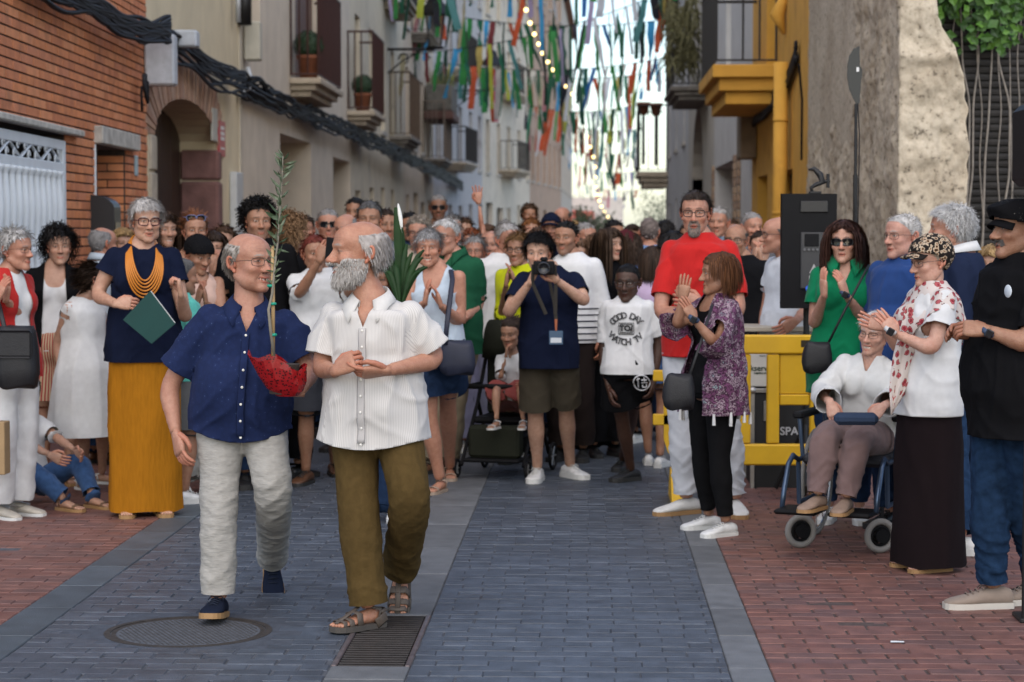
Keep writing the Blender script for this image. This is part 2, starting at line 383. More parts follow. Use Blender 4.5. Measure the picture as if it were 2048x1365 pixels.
HAIR = {
 'short': dict(n=900, len=.030, lift=.35, away=.8, th=.007, rand=.6, grav=.1, w=.0028),
 'crop': dict(n=650, len=.014, lift=.6, away=.6, th=.004, rand=.6, grav=.0, w=.0026),
 'pixie': dict(n=1700, len=.042, lift=.42, away=.75, th=.013, rand=.35, grav=.15, comb=(.2, -.35, 0), w=.0026, front=.070, nape=.0, burn=.012),
 'sideburn': dict(n=1500, len=.032, lift=.04, away=.2, comb=(0, .6, -.5), th=.008, rand=.28, grav=.35, w=.0026),
 'wavy': dict(n=1200, len=.055, lift=.6, away=.7, th=.012, rand=.8, curl=.6, grav=.15, w=.0032, seg=6),
 'curly': dict(n=1700, len=.10, lift=1.1, away=.25, th=.018, rand=1.3, curl=1.3, grav=.12, w=.0042, seg=8, vol=.10, burn=.03, nape=.03),
 'bob': dict(clear=1, n=1700, len=.16, lift=.12, away=.8, th=.012, rand=.22, grav=1.0, w=.0046, seg=9, vol=.10, burn=.05, nape=.02, front=.072),
 'long': dict(clear=1, n=1700, len=.36, lift=.12, away=.8, th=.010, rand=.2, grav=1.1, curl=.12, w=.0052, seg=12, vol=.10, burn=.05, nape=.02, front=.074),
 'longcurl': dict(clear=1, n=1700, len=.29, lift=.2, away=.8, th=.014, rand=.35, grav=.9, curl=.42, w=.0048, seg=12, vol=.10, burn=.05, nape=.02),
 'back': dict(n=1300, len=.07, lift=.25, away=.2, th=.009, rand=.3, comb=(0, .8, .1), grav=.1, w=.0034, burn=.03, nape=.02),
}
def hairmat(): 
    if 'hair' in _mats: return _mats['hair']
    m = bpy.data.materials.new('hair'); m.use_nodes = True; nt = m.node_tree; b = nt.nodes['Principled BSDF']
    a = nt.nodes.new('ShaderNodeAttribute'); a.attribute_name = 'Col'; nt.links.new(a.outputs['Color'], b.inputs['Base Color'])
    b.inputs['Roughness'].default_value = .62; b.inputs['Specular IOR Level'].default_value = .18; _mats['hair'] = m; return m
def skinmat():
    if 'skin' in _mats: return _mats['skin']
    m = bpy.data.materials.new('skin'); m.use_nodes = True; nt = m.node_tree; b = nt.nodes['Principled BSDF']
    a = nt.nodes.new('ShaderNodeAttribute'); a.attribute_name = 'Col'
    tc = nt.nodes.new('ShaderNodeTexCoord'); n = nt.nodes.new('ShaderNodeTexNoise'); n.inputs['Scale'].default_value = 32; n.inputs['Detail'].default_value = 9; n.inputs['Roughness'].default_value = .7
    nt.links.new(tc.outputs['Object'], n.inputs['Vector'])
    r = nt.nodes.new('ShaderNodeValToRGB'); r.color_ramp.elements[0].position = .3; r.color_ramp.elements[1].position = .7
    r.color_ramp.elements[0].color = (.76, .62, .56, 1); r.color_ramp.elements[1].color = (1.12, 1.12, 1.1, 1)
    nt.links.new(n.outputs['Fac'], r.inputs[0])
    mx = nt.nodes.new('ShaderNodeMix'); mx.data_type = 'RGBA'; mx.blend_type = 'MULTIPLY'; mx.inputs[0].default_value = .8
    nt.links.new(a.outputs['Color'], mx.inputs[6]); nt.links.new(r.outputs[0], mx.inputs[7]); nt.links.new(mx.outputs[2], b.inputs['Base Color'])
    bp = nt.nodes.new('ShaderNodeBump'); bp.inputs['Strength'].default_value = .5; bp.inputs['Distance'].default_value = .004
    n2 = nt.nodes.new('ShaderNodeTexNoise'); n2.inputs['Scale'].default_value = 160; nt.links.new(tc.outputs['Object'], n2.inputs['Vector'])
    nt.links.new(n2.outputs['Fac'], bp.inputs['Height']); nt.links.new(bp.outputs[0], b.inputs['Normal'])
    b.inputs['Roughness'].default_value = .48; b.inputs['Specular IOR Level'].default_value = .4
    b.inputs['Subsurface Weight'].default_value = .12; b.inputs['Subsurface Radius'].default_value = (.012, .005, .003); b.inputs['Subsurface Scale'].default_value = .5
    _mats['skin'] = m; return m

# voxel fusing in a small scene of its own
_TS = bpy.data.scenes.new('fuse')
def fuse(mb, vox, smooth=3):
    me = mb.mesh('fuse_tmp'); o = bpy.data.objects.new('fuse_tmp', me); _TS.collection.objects.link(o)
    md = o.modifiers.new('r', 'REMESH'); md.mode = 'VOXEL'; md.voxel_size = vox; md.adaptivity = 0.0
    vl = _TS.view_layers[0]; vl.update(); dg = vl.depsgraph; ev = o.evaluated_get(dg); m2 = ev.to_mesh()
    V = np.zeros(len(m2.vertices) * 3); m2.vertices.foreach_get('co', V); V = V.reshape(-1, 3)
    nl = len(m2.loops); L = np.zeros(nl, int); m2.loops.foreach_get('vertex_index', L); Fq = L.reshape(-1, 4) if nl == 4 * len(m2.polygons) else None
    if Fq is None: Fq = np.array([list(p.vertices) + ([p.vertices[-1]] if len(p.vertices) == 3 else []) for p in m2.polygons])
    ev.to_mesh_clear(); bpy.data.objects.remove(o); bpy.data.meshes.remove(me)
    e = np.concatenate([Fq[:, [0, 1]], Fq[:, [1, 2]], Fq[:, [2, 3]], Fq[:, [3, 0]]]); N = len(V)
    cnt = np.bincount(np.concatenate([e[:, 0], e[:, 1]]), minlength=N)[:, None] + 1e-9
    for it in range(smooth):
        lam = .6 if it % 2 == 0 or smooth < 4 else -.45
        S = np.stack([np.bincount(e[:, 0], V[e[:, 1], k], N) + np.bincount(e[:, 1], V[e[:, 0], k], N) for k in range(3)], 1) / cnt
        V = V + lam * (S - V)
    return V, Fq
def vnormals(V, Fq):
    n = np.cross(V[Fq[:, 2]] - V[Fq[:, 0]], V[Fq[:, 3]] - V[Fq[:, 1]]); N = len(V)
    out = np.stack([sum(np.bincount(Fq[:, c], n[:, k], N) for c in range(4)) for k in range(3)], 1)
    return nrm_rows(out)
def cut(V, Fq, f, vox):
    """keep the side f <= 0, faces that cross are clipped along the line"""
    d = f(V); ins = d <= 0; k = ins[Fq]; full = Fq[k.all(1)]; mixed = Fq[k.any(1) & ~k.all(1)]; nv = []; key = {}; out = []; N = len(V)
    def mid(a, b):
        q = (a, b) if a < b else (b, a)
        if q not in key: t = d[a] / (d[a] - d[b]); key[q] = N + len(nv); nv.append(V[a] + (V[b] - V[a]) * t)
        return key[q]
    for q in mixed.tolist():
        if q[3] == q[2]: q = q[:3]
        pl = []
        for a, b in zip(q, q[1:] + q[:1]):
            if ins[a]: pl.append(a)
            if ins[a] != ins[b]: pl.append(mid(a, b))
        for n in range(1, len(pl) - 1, 2): out.append([pl[0], pl[n], pl[n+1], pl[n+2] if n + 2 < len(pl) else pl[n+1]])
    if nv: V = np.concatenate([V, np.array(nv)])
    Fq = np.concatenate([full, np.array(out, int).reshape(-1, 4)]) if out else full; used = np.unique(Fq); mp = -np.ones(len(V), int); mp[used] = np.arange(len(used))
    return V[used], mp[Fq]
def disc_cut(c, d, r):
    c, d = np.array(c), nrm(d)
    def f(P):
        a = (P - c) @ d; rad = np.linalg.norm(P - c - a[:, None] * d, axis=1)
        return np.where((rad < r) & (a < .034) , a, -1.0)
    return f
def mesh_np(name, V, F, m, parent, col=None, attr=None, solid=0):
    me = bpy.data.meshes.new(name); me.from_pydata(V.tolist(), [], [q if q[3] != q[2] else q[:3] for q in F.tolist()]); me.update()
    me.polygons.foreach_set('use_smooth', [True] * len(me.polygons)); me.materials.append(m)
    if col is not None:
        a = me.color_attributes.new('Col', 'FLOAT_COLOR', 'POINT'); a.data.foreach_set('color', np.concatenate([col, np.ones((len(col), 1))], 1).astype(np.float32).ravel())
    if attr is not None:
        a = me.attributes.new('pat', 'FLOAT_VECTOR', 'POINT'); a.data.foreach_set('vector', attr.astype(np.float32).ravel())
    return link(name, me, parent)

def limb(a, b, c, n=7, r=.22):
    """points from a over joint b to c, the joint rounded; t runs 0..2"""
    a, b, c = (np.array(q, float) for q in (a, b, c)); P = []; T = []
    for t in np.linspace(0, 1 - r, n): P.append(a + (b - a) * t); T.append(t)
    p0, p1 = a + (b - a) * (1 - r), b + (c - b) * r
    for s in np.linspace(0, 1, 6)[1:-1]: P.append((1-s)**2 * p0 + 2*s*(1-s) * b + s*s * p1); T.append(1 - r + 2 * r * s)
    for t in np.linspace(r, 1, n): P.append(b + (c - b) * t); T.append(1 + t)
    return np.array(P), np.array(T)
def ik(a, c, l1, l2, hint):
    a, c = np.array(a, float), np.array(c, float); d = c - a; L = np.linalg.norm(d); mx = (l1 + l2) * .995
    if L > mx: c = a + d / L * mx; L = mx; d = c - a
    x = (l1 * l1 - l2 * l2 + L * L) / (2 * L); h = math.sqrt(max(l1 * l1 - x * x, 0)); u = d / L
    hp = np.array(hint, float) - u * np.dot(hint, u); return a + u * x + nrm(hp) * h, c
def build_hand(mb, w, d, pn, s, curl, right, col, spread=.12, thumb=.5, nf=8):
    """palm and five fingers from wrist w along d, palm facing pn"""
    d = nrm(d); pn = nrm(np.array(pn, float) - d * np.dot(pn, d)); x = np.cross(d, pn) * (1 if right else -1)   # x: thumb side
    w = np.array(w, float); sk = np.array(col); red = sk * np.array((1.04, .86, .82))
    Q = lambda a, b, c: w + x * a * s + d * b * s + pn * c * s
    mb.tube([Q(0, -.02, 0), Q(0, .005, 0), Q(.002, .03, .002), Q(.002, .06, .003), Q(0, .085, .003), Q(0, .097, .003)], np.array([(.024, .019), (.027, .018), (.036, .018), (.042, .017), (.042, .014), (.036, .009)]) * s, 12, x, col=sk, sq=2.6)
    for i, (fx, ln, r0) in enumerate(((.030, .074, .0092), (.0105, .082, .0095), (-.0095, .076, .0090), (-.028, .060, .0080))):
        c = curl if np.ndim(curl) == 0 else curl[i]; a = 0; p = Q(fx, .088, .003); pts = [p - d * .02 * s, p]; rr = [r0 * .9, r0]; sp = (fx / .03) * spread
        for k, fr in enumerate((.46, .30, .24)):
            a += c * (1.15, 1.35, .8)[k]; dirv = (d * math.cos(a) + pn * math.sin(a)) + x * sp * math.cos(a); p = p + nrm(dirv) * ln * fr * s
            pts.append(p - nrm(dirv) * ln * fr * s * .5); rr.append(r0 * (1.0, .92, .84)[k]); pts.append(p); rr.append(r0 * (1.0, .93, .62)[k])
        mb.tube(pts, np.array(rr) * s, nf, x, col=red * (.97 + .03 * i))
        if nf > 6: mb.ball(p, r0 * .62 * s, 8, 5, col=red)
    tp = Q(.028, .018, .006); p1 = Q(.050, .044, .006 + .022 * thumb); p2 = Q(.056 - .02 * thumb * .5, .074, .010 + .040 * thumb); p3 = Q(.052 - .03 * thumb, .096, .012 + .046 * thumb)
    mb.tube([Q(.012, .0, .004), tp, p1, (p1 + p2) / 2, p2, p3], np.array([.012, .0150, .0125, .0108, .0108, .0075]) * s, 8, d, col=red)
    mb.ball(p3, .0076 * s, 8, 5, col=red)
def build_shoe(root, M, s, kind, mats, mb_body, skin):
    """shoe in foot frame: ankle over the origin, toes along -Y, ground z = 0; M places it"""
    T = lambda v: np.asarray(v) @ M[:3, :3].T + M[:3, 3]
    st = [(.075, .018, .030, .055), (.068, .030, .008, .075), (.045, .034, .004, .088), (.0, .035, .003, .088), (-.04, .038, .003, .078), (-.085, .045, .003, .060), (-.125, .047, .003, .050), (-.160, .042, .004, .042), (-.182, .030, .008, .034), (-.192, .014, .014, .026)]
    n = 14
    def loft(grow, zlo, top):
        V = []
        for y, w, z0, z1 in st:
            z1 = min(z1, top) if top else z1; z0 = max(z0, zlo)
            for j in range(n):
                a = 2 * math.pi * j / n; cx, cz = math.cos(a), math.sin(a); cz = np.sign(cz) * abs(cz) ** .75
                zz = (z0 + z1) / 2 + cz * (z1 - z0) / 2; ww = w * (1 - .25 * max(0, (zz - .03) / .07)) + grow
                V.append((cx * ww * 1.0, y + (grow if y > 0 else -grow) * (abs(y) > .06), zz))
        N = len(st); f = [(i*n+j, i*n+(j+1) % n, (i+1)*n+(j+1) % n, (i+1)*n+j) for i in range(N-1) for j in range(n)] + [tuple(range(n))[::-1], tuple((N-1)*n+j for j in range(n))]
        return np.array(V) * s, [q[::-1] for q in f]
    def sole(th, grow, z0=0):
        o = [(x * (w + grow), y + (grow if y > 0 else -grow)) for x, seq in ((1, st), (-1, st[::-1])) for y, w, _, _ in seq]
        k = len(o); V = [(a, b, z) for z in (z0, z0 + th) for a, b in o]
        return np.array(V) * s, [tuple(range(k)), tuple(range(k, 2*k))[::-1]] + [(i, k+i, k+(i+1) % k, (i+1) % k) for i in range(k)]
    if kind in ('sneaker', 'loafer', 'shoe', 'espadrille'):
        V, f = loft(.004, .014, .105 if kind == 'sneaker' else .085)
        up = MB().add(T(V), f).build('shoe', mats[0], root, smooth=True)
        V, f = sole({'sneaker': .032, 'loafer': .020, 'shoe': .024, 'espadrille': .022}[kind], .006)
        MB().add(T(V), f).build('sole', mats[1], up)
        if kind == 'sneaker' or kind == 'shoe':
            m = MB()
            for i in range(4):
                y = -.045 - i * .020; z = .082 - i * .0075; m.tube(T(np.array([(-.022, y, z - .006), (0, y - .004, z + .004), (.022, y, z - .006)]) * s), [.003 * s] * 3, 6)
            for q in (-1, 1): m.tube(T(np.array([(0, -.045, .088), (q * .022, -.040, .092), (q * .034, -.052, .076)]) * s), [.0025 * s] * 3, 5)
            m.build('laces', mats[2] if len(mats) > 2 else mats[1], up, smooth=True)
    else:
        st2 = [(y, w * .88, max(z0, .018), z1 * .92) for y, w, z0, z1 in st[:8]] + [(-.172, .036, .02, .034)]
        V = []; n2 = 12
        for y, w, z0, z1 in st2:
            for j in range(n2):
                a = 2 * math.pi * j / n2; V.append((math.cos(a) * w, y, (z0 + z1) / 2 + math.sin(a) * (z1 - z0) / 2))
        N = len(st2); f = [(i*n2+j, (i+1)*n2+j, (i+1)*n2+(j+1) % n2, i*n2+(j+1) % n2) for i in range(N-1) for j in range(n2)] + [tuple(range(n2)), tuple((N-1)*n2+j for j in range(n2))[::-1]]
        mb_body.add(T(np.array(V) * s), f, skin)
        for i, tx in enumerate((-.026, -.010, .004, .017, .028)):
            mb_body.tube(T(np.array([(tx, -.150, .028), (tx, -.178 + abs(i - 1) * .004, .027), (tx, -.190 + abs(i - 1) * .005, .024)]) * s), np.array([.0085, .0085, .006]) * s, 7, col=skin)
        V, f = sole(.022, .004); so = MB().add(T(V), f).build('sandal', mats[0], root)
        m = MB()
        def strap(pts, w, t=.003): m.tube(T(np.array(pts) * s), np.array([(w, t)] * len(pts)) * s, 8, side=M[:3, :3] @ np.array((0, 1, 0.)))
        strap([(-.046, -.125, .02), (-.036, -.125, .046), (0, -.128, .055), (.036, -.125, .046), (.046, -.125, .02)], .014)
        strap([(-.038, .02, .03), (-.040, .03, .08), (0, -.028, .098), (.040, .03, .08), (.038, .02, .03)], .008)
        strap([(-.040, .03, .07), (-.03, .068, .075), (0, .080, .076), (.03, .068, .075), (.040, .03, .07)], .008)
        if kind == 'closed':
            strap([(-.044, -.08, .02), (-.034, -.08, .068), (0, -.085, .078), (.034, -.08, .068), (.044, -.08, .02)], .016)
            strap([(-.044, -.155, .02), (-.03, -.155, .042), (0, -.16, .046), (.03, -.155, .042), (.04, -.155, .02)], .012)
            m.tube(T(np.array([(0, -.18, .035), (0, -.12, .062), (0, -.06, .092)]) * s), np.array([(.012, .004)] * 3) * s, 8, side=M[:3, :3] @ np.array((1., 0, 0)))
            strap([(-.04, .01, .02), (-.042, .06, .05), (0, .085, .052), (.042, .06, .05), (.04, .01, .02)], .022)
        m.build('strap', mats[1], so, smooth=True)

TORSO = {'m': [(-.20, .100, .095), (-.12, .160, .120), (0, .172, .130), (.2, .163, .122), (.42, .157, .117), (.62, .172, .124), (.76, .182, .122), (.84, .180, .112), (.90, .158, .098), (.95, .118, .082), (.99, .084, .070), (1.04, .060, .062)],
         'f': [(-.20, .100, .100), (-.12, .165, .128), (0, .176, .135), (.2, .158, .118), (.42, .134, .102), (.62, .146, .112), (.76, .158, .110), (.84, .155, .098), (.90, .134, .086), (.95, .098, .072), (.99, .070, .060), (1.04, .051, .053)]}
def person(label, px, Y, top, yaw=0, sex='m', skin=(.46, .27, .18), hd=None, hair=None, face=None, beard=None, R=None, L=None, RL=None, LL=None, pelvis=None, neck=None, tp=None, bt=None, shoes=None, glasses=None,
           belly=0.0, fat=0.0, detail=2, vox=None, group=None, seat=None, sh=1.0, hsc=1.0, Hfix=None, extra=None, base=None):
    rng = np.random.RandomState(int(px * 7 + Y * 13) % 99991)
    root_w = at(px, 700, Y); root_w[2] = 0 if base is None else base
    yr = math.radians(yaw); cy, sy = math.cos(yr), math.sin(yr); RZ = np.array(((cy, -sy, 0), (sy, cy, 0), (0, 0, 1)))
    topw = at(px, top, Y)[2] - root_w[2]; H = Hfix or topw
    root = thing('person', label, 'person', root_w, yr, group)
    vox = vox or {3: .0105, 2: .0165, 1: .027}[detail]
    inv = lambda w: RZ.T @ (np.asarray(w) - root_w)
    def J(q):           # (px, py, towards-camera metres) -> local point
        return inv(at(q[0], q[1], Y - (q[2] if len(q) > 2 else 0)))
    def D(q): return RZ.T @ np.array((q[0], -q[2], q[1]), float)        # (right, up, towards camera) -> local direction
    S = H / 1.72
    hd = dict(hd or {}); hair = hair or dict(style='short', col=(.05, .03, .02)); F = dict(FACE0); F.update(face or {})
    if not face: F.update(wid=round(.94 + .12 * rng.rand(), 2), jaw=round(.90 + .2 * rng.rand(), 1), nose=round(.9 + .3 * rng.rand(), 1), chin=round(.8 + .4 * rng.rand(), 1), age=round(rng.rand(), 1), smile=round(max(0, rng.rand() - .35), 1), open=.2 if rng.rand() > .75 else 0.0, eye=round(.6 + .4 * rng.rand(), 1))
    F['fat'] = max(F['fat'], fat * .6)
    hs = 1.03 * (S ** .5) * hsc * (1.0 if sex == 'm' else .96)
    st = dict(HAIR[hair.get('style', 'short')]); st.update(hair); hcol = np.array(hair['col']); hcol = np.minimum(hcol * (1.0 + (.35 if detail > 2 else .0) * float(hcol.mean() > .15)), .85)
    # ---- joints
    pel = J(pelvis) if pelvis else np.array((0, 0, .93 * S)); nk = J(neck) if neck else np.array((pel[0] * .5, .015, (1.465 + (.02 if H > 1.6 else 0)) * S))
    if seat is not None: pel = np.array(seat['pel'], float)
    if seat is not None and not neck: nk = pel + np.array((0, .06, .535 * S))
    hc = inv(at(hd.get('px', px), top, Y - hd.get('d', 0))) if ('px' in hd) else np.array((nk[0], nk[1] - .02, (H if seat is None else H)))
    thk = st.get('th', .008) if not st.get('bald') else .002
    hc[2] -= (.121 + thk * .8) * hs
    if seat is not None and 'px' not in hd: hc = nk + np.array((0, -.03, .19 * S))
    spine = nk - pel; Ls = np.linalg.norm(spine); up = spine / Ls
    sw = (.168 if sex == 'm' else .148) * S * sh; side = np.array((1.0, 0, 0))
    shy = hd.get('twist', 0); side = np.array((math.cos(math.radians(shy)), math.sin(math.radians(shy)), 0)); side = nrm(side - up * np.dot(side, up))
    shl = {'R': pel + spine * .855 - side * sw, 'L': pel + spine * .855 + side * sw}
    for k_, a_ in (('R', R), ('L', L)):
        if a_ and 's' in a_: shl[k_] = J(a_['s'])
    hip = {'R': pel + np.array((-.088 * S, 0, -.035 * S)), 'L': pel + np.array((.088 * S, 0, -.035 * S))}
    ar = {}; la, lb = .285 * S, .255 * S
    for k_, a_ in (('R', R or {}), ('L', L or {})):
        sg = -1 if k_ == 'R' else 1
        if 'h' in a_: w_ = J(a_['h'])
        elif 'hl' in a_: w_ = np.array(a_['hl'], float) * S + np.array((pel[0], 0, 0))
        else: w_ = shl[k_] + np.array((sg * .075 * S, -.05 * S, -.525 * S))
        if 'e' in a_: e_ = J(a_['e'])
        else: e_, w_ = ik(shl[k_], w_, la, lb, a_.get('hint', (sg * .55, .45, -.8)))
        dv = D(a_['dir']) if 'dir' in a_ else w_ - e_
        pn = D(a_['palm']) if 'palm' in a_ else np.array((-sg * 1.0, .25, 0))
        ar[k_] = dict(s=shl[k_], e=e_, w=w_, dir=dv, palm=pn, curl=a_.get('curl', .35), thumb=a_.get('thumb', .5), spread=a_.get('spread', .1))
    lg = {}; t1, t2 = .412 * S, .40 * S
    for k_, a_ in (('R', RL or {}), ('L', LL or {})):
        sg = -1 if k_ == 'R' else 1; fy = math.radians(a_.get('yaw', sg * 8)); pitch = math.radians(a_.get('pitch', 0))
        if 'f' in a_: g_ = inv(gnd(*a_['f'])) if base is None else J(a_['f'])
        elif 'fl' in a_: g_ = np.array(a_['fl'], float)
        else: g_ = np.array((sg * .085 * S, .03, 0))
        an = g_ + np.array((0, 0, .085 * S + a_.get('lift', 0)))
        if 'k' in a_: kn = J(a_['k'])
        else: kn, _ = ik(hip[k_], an, t1, t2, a_.get('hint', (sg * .12, -1, 0)))
        lg[k_] = dict(h=hip[k_], k=kn, a=an, g=g_ + np.array((0, 0, a_.get('lift', 0))), yaw=fy, pitch=pitch)
    # ---- torso rings
    def ring(q, ease, bel):
        tb = np.array(TORSO[sex]); qq = max(min(q, 1.04), -.2); w = np.interp(qq, tb[:, 0], tb[:, 1]); d = np.interp(qq, tb[:, 0], tb[:, 2])
        if q < 0 and bel is not None and bel[2]: w, d = np.interp(0, tb[:, 0], tb[:, 1]), np.interp(0, tb[:, 0], tb[:, 2])
        fw = fat * .030 * math.exp(-((q - .25) / .35) ** 2); gb = math.exp(-((q - .22) / .26) ** 2) * belly
        w = w * (sh if q > .6 else 1) + fw + gb * .02; d = d + fw * .6 + gb * .055
        fwd = -gb * .05 - (.012 if .55 < q < .85 and sex == 'm' else 0)
        if q >= 0: c = pel + spine * q + np.array((0, 1, 0)) * (.02 * math.sin(math.pi * min(q, 1)) ) * S
        else: c = pel + np.array((0, 0, 1.0)) * q * Ls
        c = c + np.array((0, fwd, 0)) * S
        return c, (w * S + ease, d * S + ease)
    body = MB()
    P, Rr = zip(*[ring(q, -.004, None) for q in (-.2, -.12, 0, .1, .2, .3, .42, .52, .62, .7, .78, .84, .88, .92, .945, .985, 1.04)])
    body.tube(P, Rr, 24, side, sq=2.3)
    bust = []
    if sex == 'f' and H > 1.54:
        for q in (-1, 1): bust.append((pel + spine * .66 + side * q * .068 * S + np.array((0, -.066, -.012)) * S, np.array((.066, .048, .066)) * S * (1 + fat * .25)))
        for c, r in bust: body.ball(c, r, 12, 8)
    hb = hc + np.array((0, .02, -.075)) * hs
    nr = (.058 if sex == 'm' else .049) * S ** .7 * hsc * (1 + fat * .12)
    body.tube([nk - up * .05 * S, nk + up * .01, nk * .45 + hb * .55 + np.array((0, .004, 0)), hb, hb + np.array((0, -.0, .04)) * hs], [nr * 1.35, nr * 1.12, nr, nr * 1.02, nr * .9], 16)
    AR = lambda t: np.interp(t, [0, .15, .5, .9, 1.05, 1.25, 1.6, 2.0], np.array([.056, .054, .047, .041, .042, .043, .034, .026] if sex == 'm' else [.048, .046, .041, .035, .036, .037, .030, .023]) * S * (1 + fat * .2))
    LR = lambda t: np.interp(t, [0, .3, .7, .95, 1.1, 1.35, 1.7, 2.0], np.array([.090, .086, .068, .056, .055, .060, .042, .036] if sex == 'm' else [.092, .086, .068, .054, .053, .057, .040, .034]) * S * (1 + fat * .2))
    paths = {}
    for k_, a in ar.items():
        P, T = limb(a['s'], a['e'], a['w']); paths['a' + k_] = (P, T); hid = max([q.get('sleeve', .75) for q in (tp if isinstance(tp, list) else [tp])]) - .14 if tp else -1; body.tube(P, AR(T) * np.where(T < hid, .84, 1.0), 14); body.ball(a['s'], AR(0) * (.84 if hid > 0 else 1.03), 12, 8)
    for k_, a in lg.items():
        P, T = limb(a['h'], a['k'], a['a']); paths['l' + k_] = (P, T); hid = (bt or {}).get('len', 1.9) - .12 if bt and bt.get('kind') != 'skirt' else -1; body.tube(P, LR(T) * np.where(T < hid, .80, 1.0), 16)
    V, Fq = fuse(body, {3: .017, 2: .022, 1: .032}[detail], 4 if detail > 1 else 3)
    sk = np.array(skin); FB = MB(); cb = np.tile(sk, (len(V), 1))
    for k_ in 'RL':
        for jn in (ar[k_]['e'], lg[k_]['k']): cb = cb * (1 - .25 * np.exp(-(np.linalg.norm(V - jn, axis=1) / (.05 * S))[:, None] ** 2) * np.array((.3, .6, .7)))
    FB.add(V, Fq.tolist(), cb)
    # hands and feet
    for k_, a in ar.items(): build_hand(FB, a['w'], a['dir'], a['palm'], S ** .8 * (1.02 if sex == 'm' else .90), a['curl'], k_ == 'R', sk, a['spread'], a['thumb'], {3: 8, 2: 7, 1: 5}[detail])
    if shoes:
        for k_, a in lg.items():
            c, s_ = math.cos(a['yaw']), math.sin(a['yaw']); Mz = np.eye(4); Mz[:3, :3] = ((c, -s_, 0), (s_, c, 0), (0, 0, 1))
            Mp = np.eye(4); p_ = a['pitch']; piv = np.array((0, 0, .085 * S)); Rx = np.array(((1, 0, 0), (0, math.cos(p_), -math.sin(p_)), (0, math.sin(p_), math.cos(p_))))
            Mp[:3, :3] = Rx; Mp[:3, 3] = piv - Rx @ piv; M = Mz @ Mp; M[:3, 3] += a['g']
            build_shoe(root, M, S ** .8 * (1.03 if sex == 'm' else .92) * shoes.get('s', 1), shoes['kind'], shoes['m'], FB, sk)
    # head
    nu, nv = {3: (94, 76), 2: (64, 52), 1: (46, 36)}[detail]
    HV, Hf, HD = head_grid(F, nu, nv); HC = paint_head(HV, F, sk, hcol, st, beard, hair.get('lip', sk * np.array((1.0, .58, .55))), hair.get('eye', (.05, .03, .02)))
    E = Euler((math.radians(hd.get('pitch', 0)), math.radians(hd.get('roll', 0)), math.radians(hd.get('yaw', 0))), 'XYZ'); HR = np.array(E.to_matrix())
    HT = lambda v: (np.asarray(v) * hs) @ HR.T + hc
    FB.add(HT(HV), Hf, HC)
    for q in (-1, 1):
        ear = MB(); t = np.linspace(-.6, 3.9, 12)
        ear.tube(np.stack([np.full(12, .004) + .004 * np.sin(t), .015 * np.cos(t) * -1, .028 * np.sin(t) + .004], 1), np.linspace(.0045, .0065, 12), 6); ear.ball((0, .002, .002), (.005, .014, .026), 10, 8); ear.ball((.001, -.006, -.024), (.0055, .008, .010), 8, 6)
        ev = ear.verts(); ca, sa = math.cos(.45), math.sin(.45); ev = np.stack([ev[:, 0] * ca + ev[:, 1] * sa, -ev[:, 0] * sa + ev[:, 1] * ca, ev[:, 2]], 1); ev[:, 1] += ev[:, 2] * .2
        ev[:, 0] = (ev[:, 0] + .0735 * F['wid']) * q; ev += np.array((0, .020, -.004))
        FB.add(HT(ev), ear.f if q > 0 else [x[::-1] for x in ear.f], sk * np.array((1.08, .82, .76)))
    bo = FB.build('body', skinmat(), root, smooth=True, col=True)
    # hair
    if not st.get('none'):
        hb_ = MB(); Vh = _hc + (HV - _hc); m_ = hair_mask(HV, st); th = st.get('th', .008) * ss(-.001, .02, m_)
        nz = noise3(HV * np.array((90, 90, 40))); Vc = HV + HD * (th * (1 + .45 * nz))[:, None] + HD * .0006; keep = [q for q in Hf if min(m_[i] for i in q) > -.0015]
        cc = hcol * .75; hb_.add(HT(Vc), keep, np.clip(cc * (1 + .35 * nz[:, None]), 0, 1))
        n = int(st.get('n', 800) * {3: 1.25, 2: .45, 1: .18}[detail]); Pr, dn = grid_roots(HV, Hf, hair_mask(HV, st), n, rng)
        st2 = dict(st); st2['w'] = st.get('w', .003) * {3: .62, 2: 1.1, 1: 1.9}[detail]
        if len(Pr):
            sv, sf, rv = strands(Pr + dn * (st.get('th', .008) * .6), dn, st2, rng, F); c2 = st.get('col2', hcol * 1.5)
            hb_.add(HT(sv), sf, np.clip(hcol[None, :] * (.65 + .3 * rv[:, None]) + np.array(c2)[None, :] * (rv[:, None] ** 2) * .45, 0, 1))
        ho = hb_.build('hair', hairmat(), root, smooth=True, col=True)
    if beard and not beard.get('paint'):
        n = int(beard.get('n', 2200) * {3: 1.4, 2: .7, 1: .4}[detail]); Pr, dn = grid_roots(HV, Hf, beard_mask(HV, beard), n, rng)
        if len(Pr):
            sv, sf, rv = strands(Pr, dn, dict(len=beard.get('len', .03), lift=.35, away=.0, comb=(0, .05, -.7), rand=.5, grav=.25, w=.0021 * {3: .8, 2: 1.2, 1: 1.8}[detail], vol=-.9, curl=.25, beard=1), rng, F)
            bc = np.minimum(np.array(beard['col']) * 1.0, .85); MB().add(HT(sv), sf, np.clip(bc * (.6 + .6 * rv[:, None]), 0, 1)).build('beard', hairmat(), root, smooth=True, col=True)
    if glasses: build_glasses(root, HT, glasses, F)
    # ---- clothes
    info = dict(root=root, J=J, D=D, S=S, pel=pel, nk=nk, spine=spine, side=side, ar=ar, lg=lg, HT=HT, hs=hs, hc=hc, paths=paths, H=H, inv=inv, root_w=root_w, RZ=RZ)
    info['HG'] = (HV, Hf, HD, st)
    for q_ in ((tp if isinstance(tp, list) else [tp]) if tp else []): info['top'] = build_top(root, q_, ring, ar, AR, paths, bust, side, S, pel, spine, nk, up, vox, detail, rng, info)
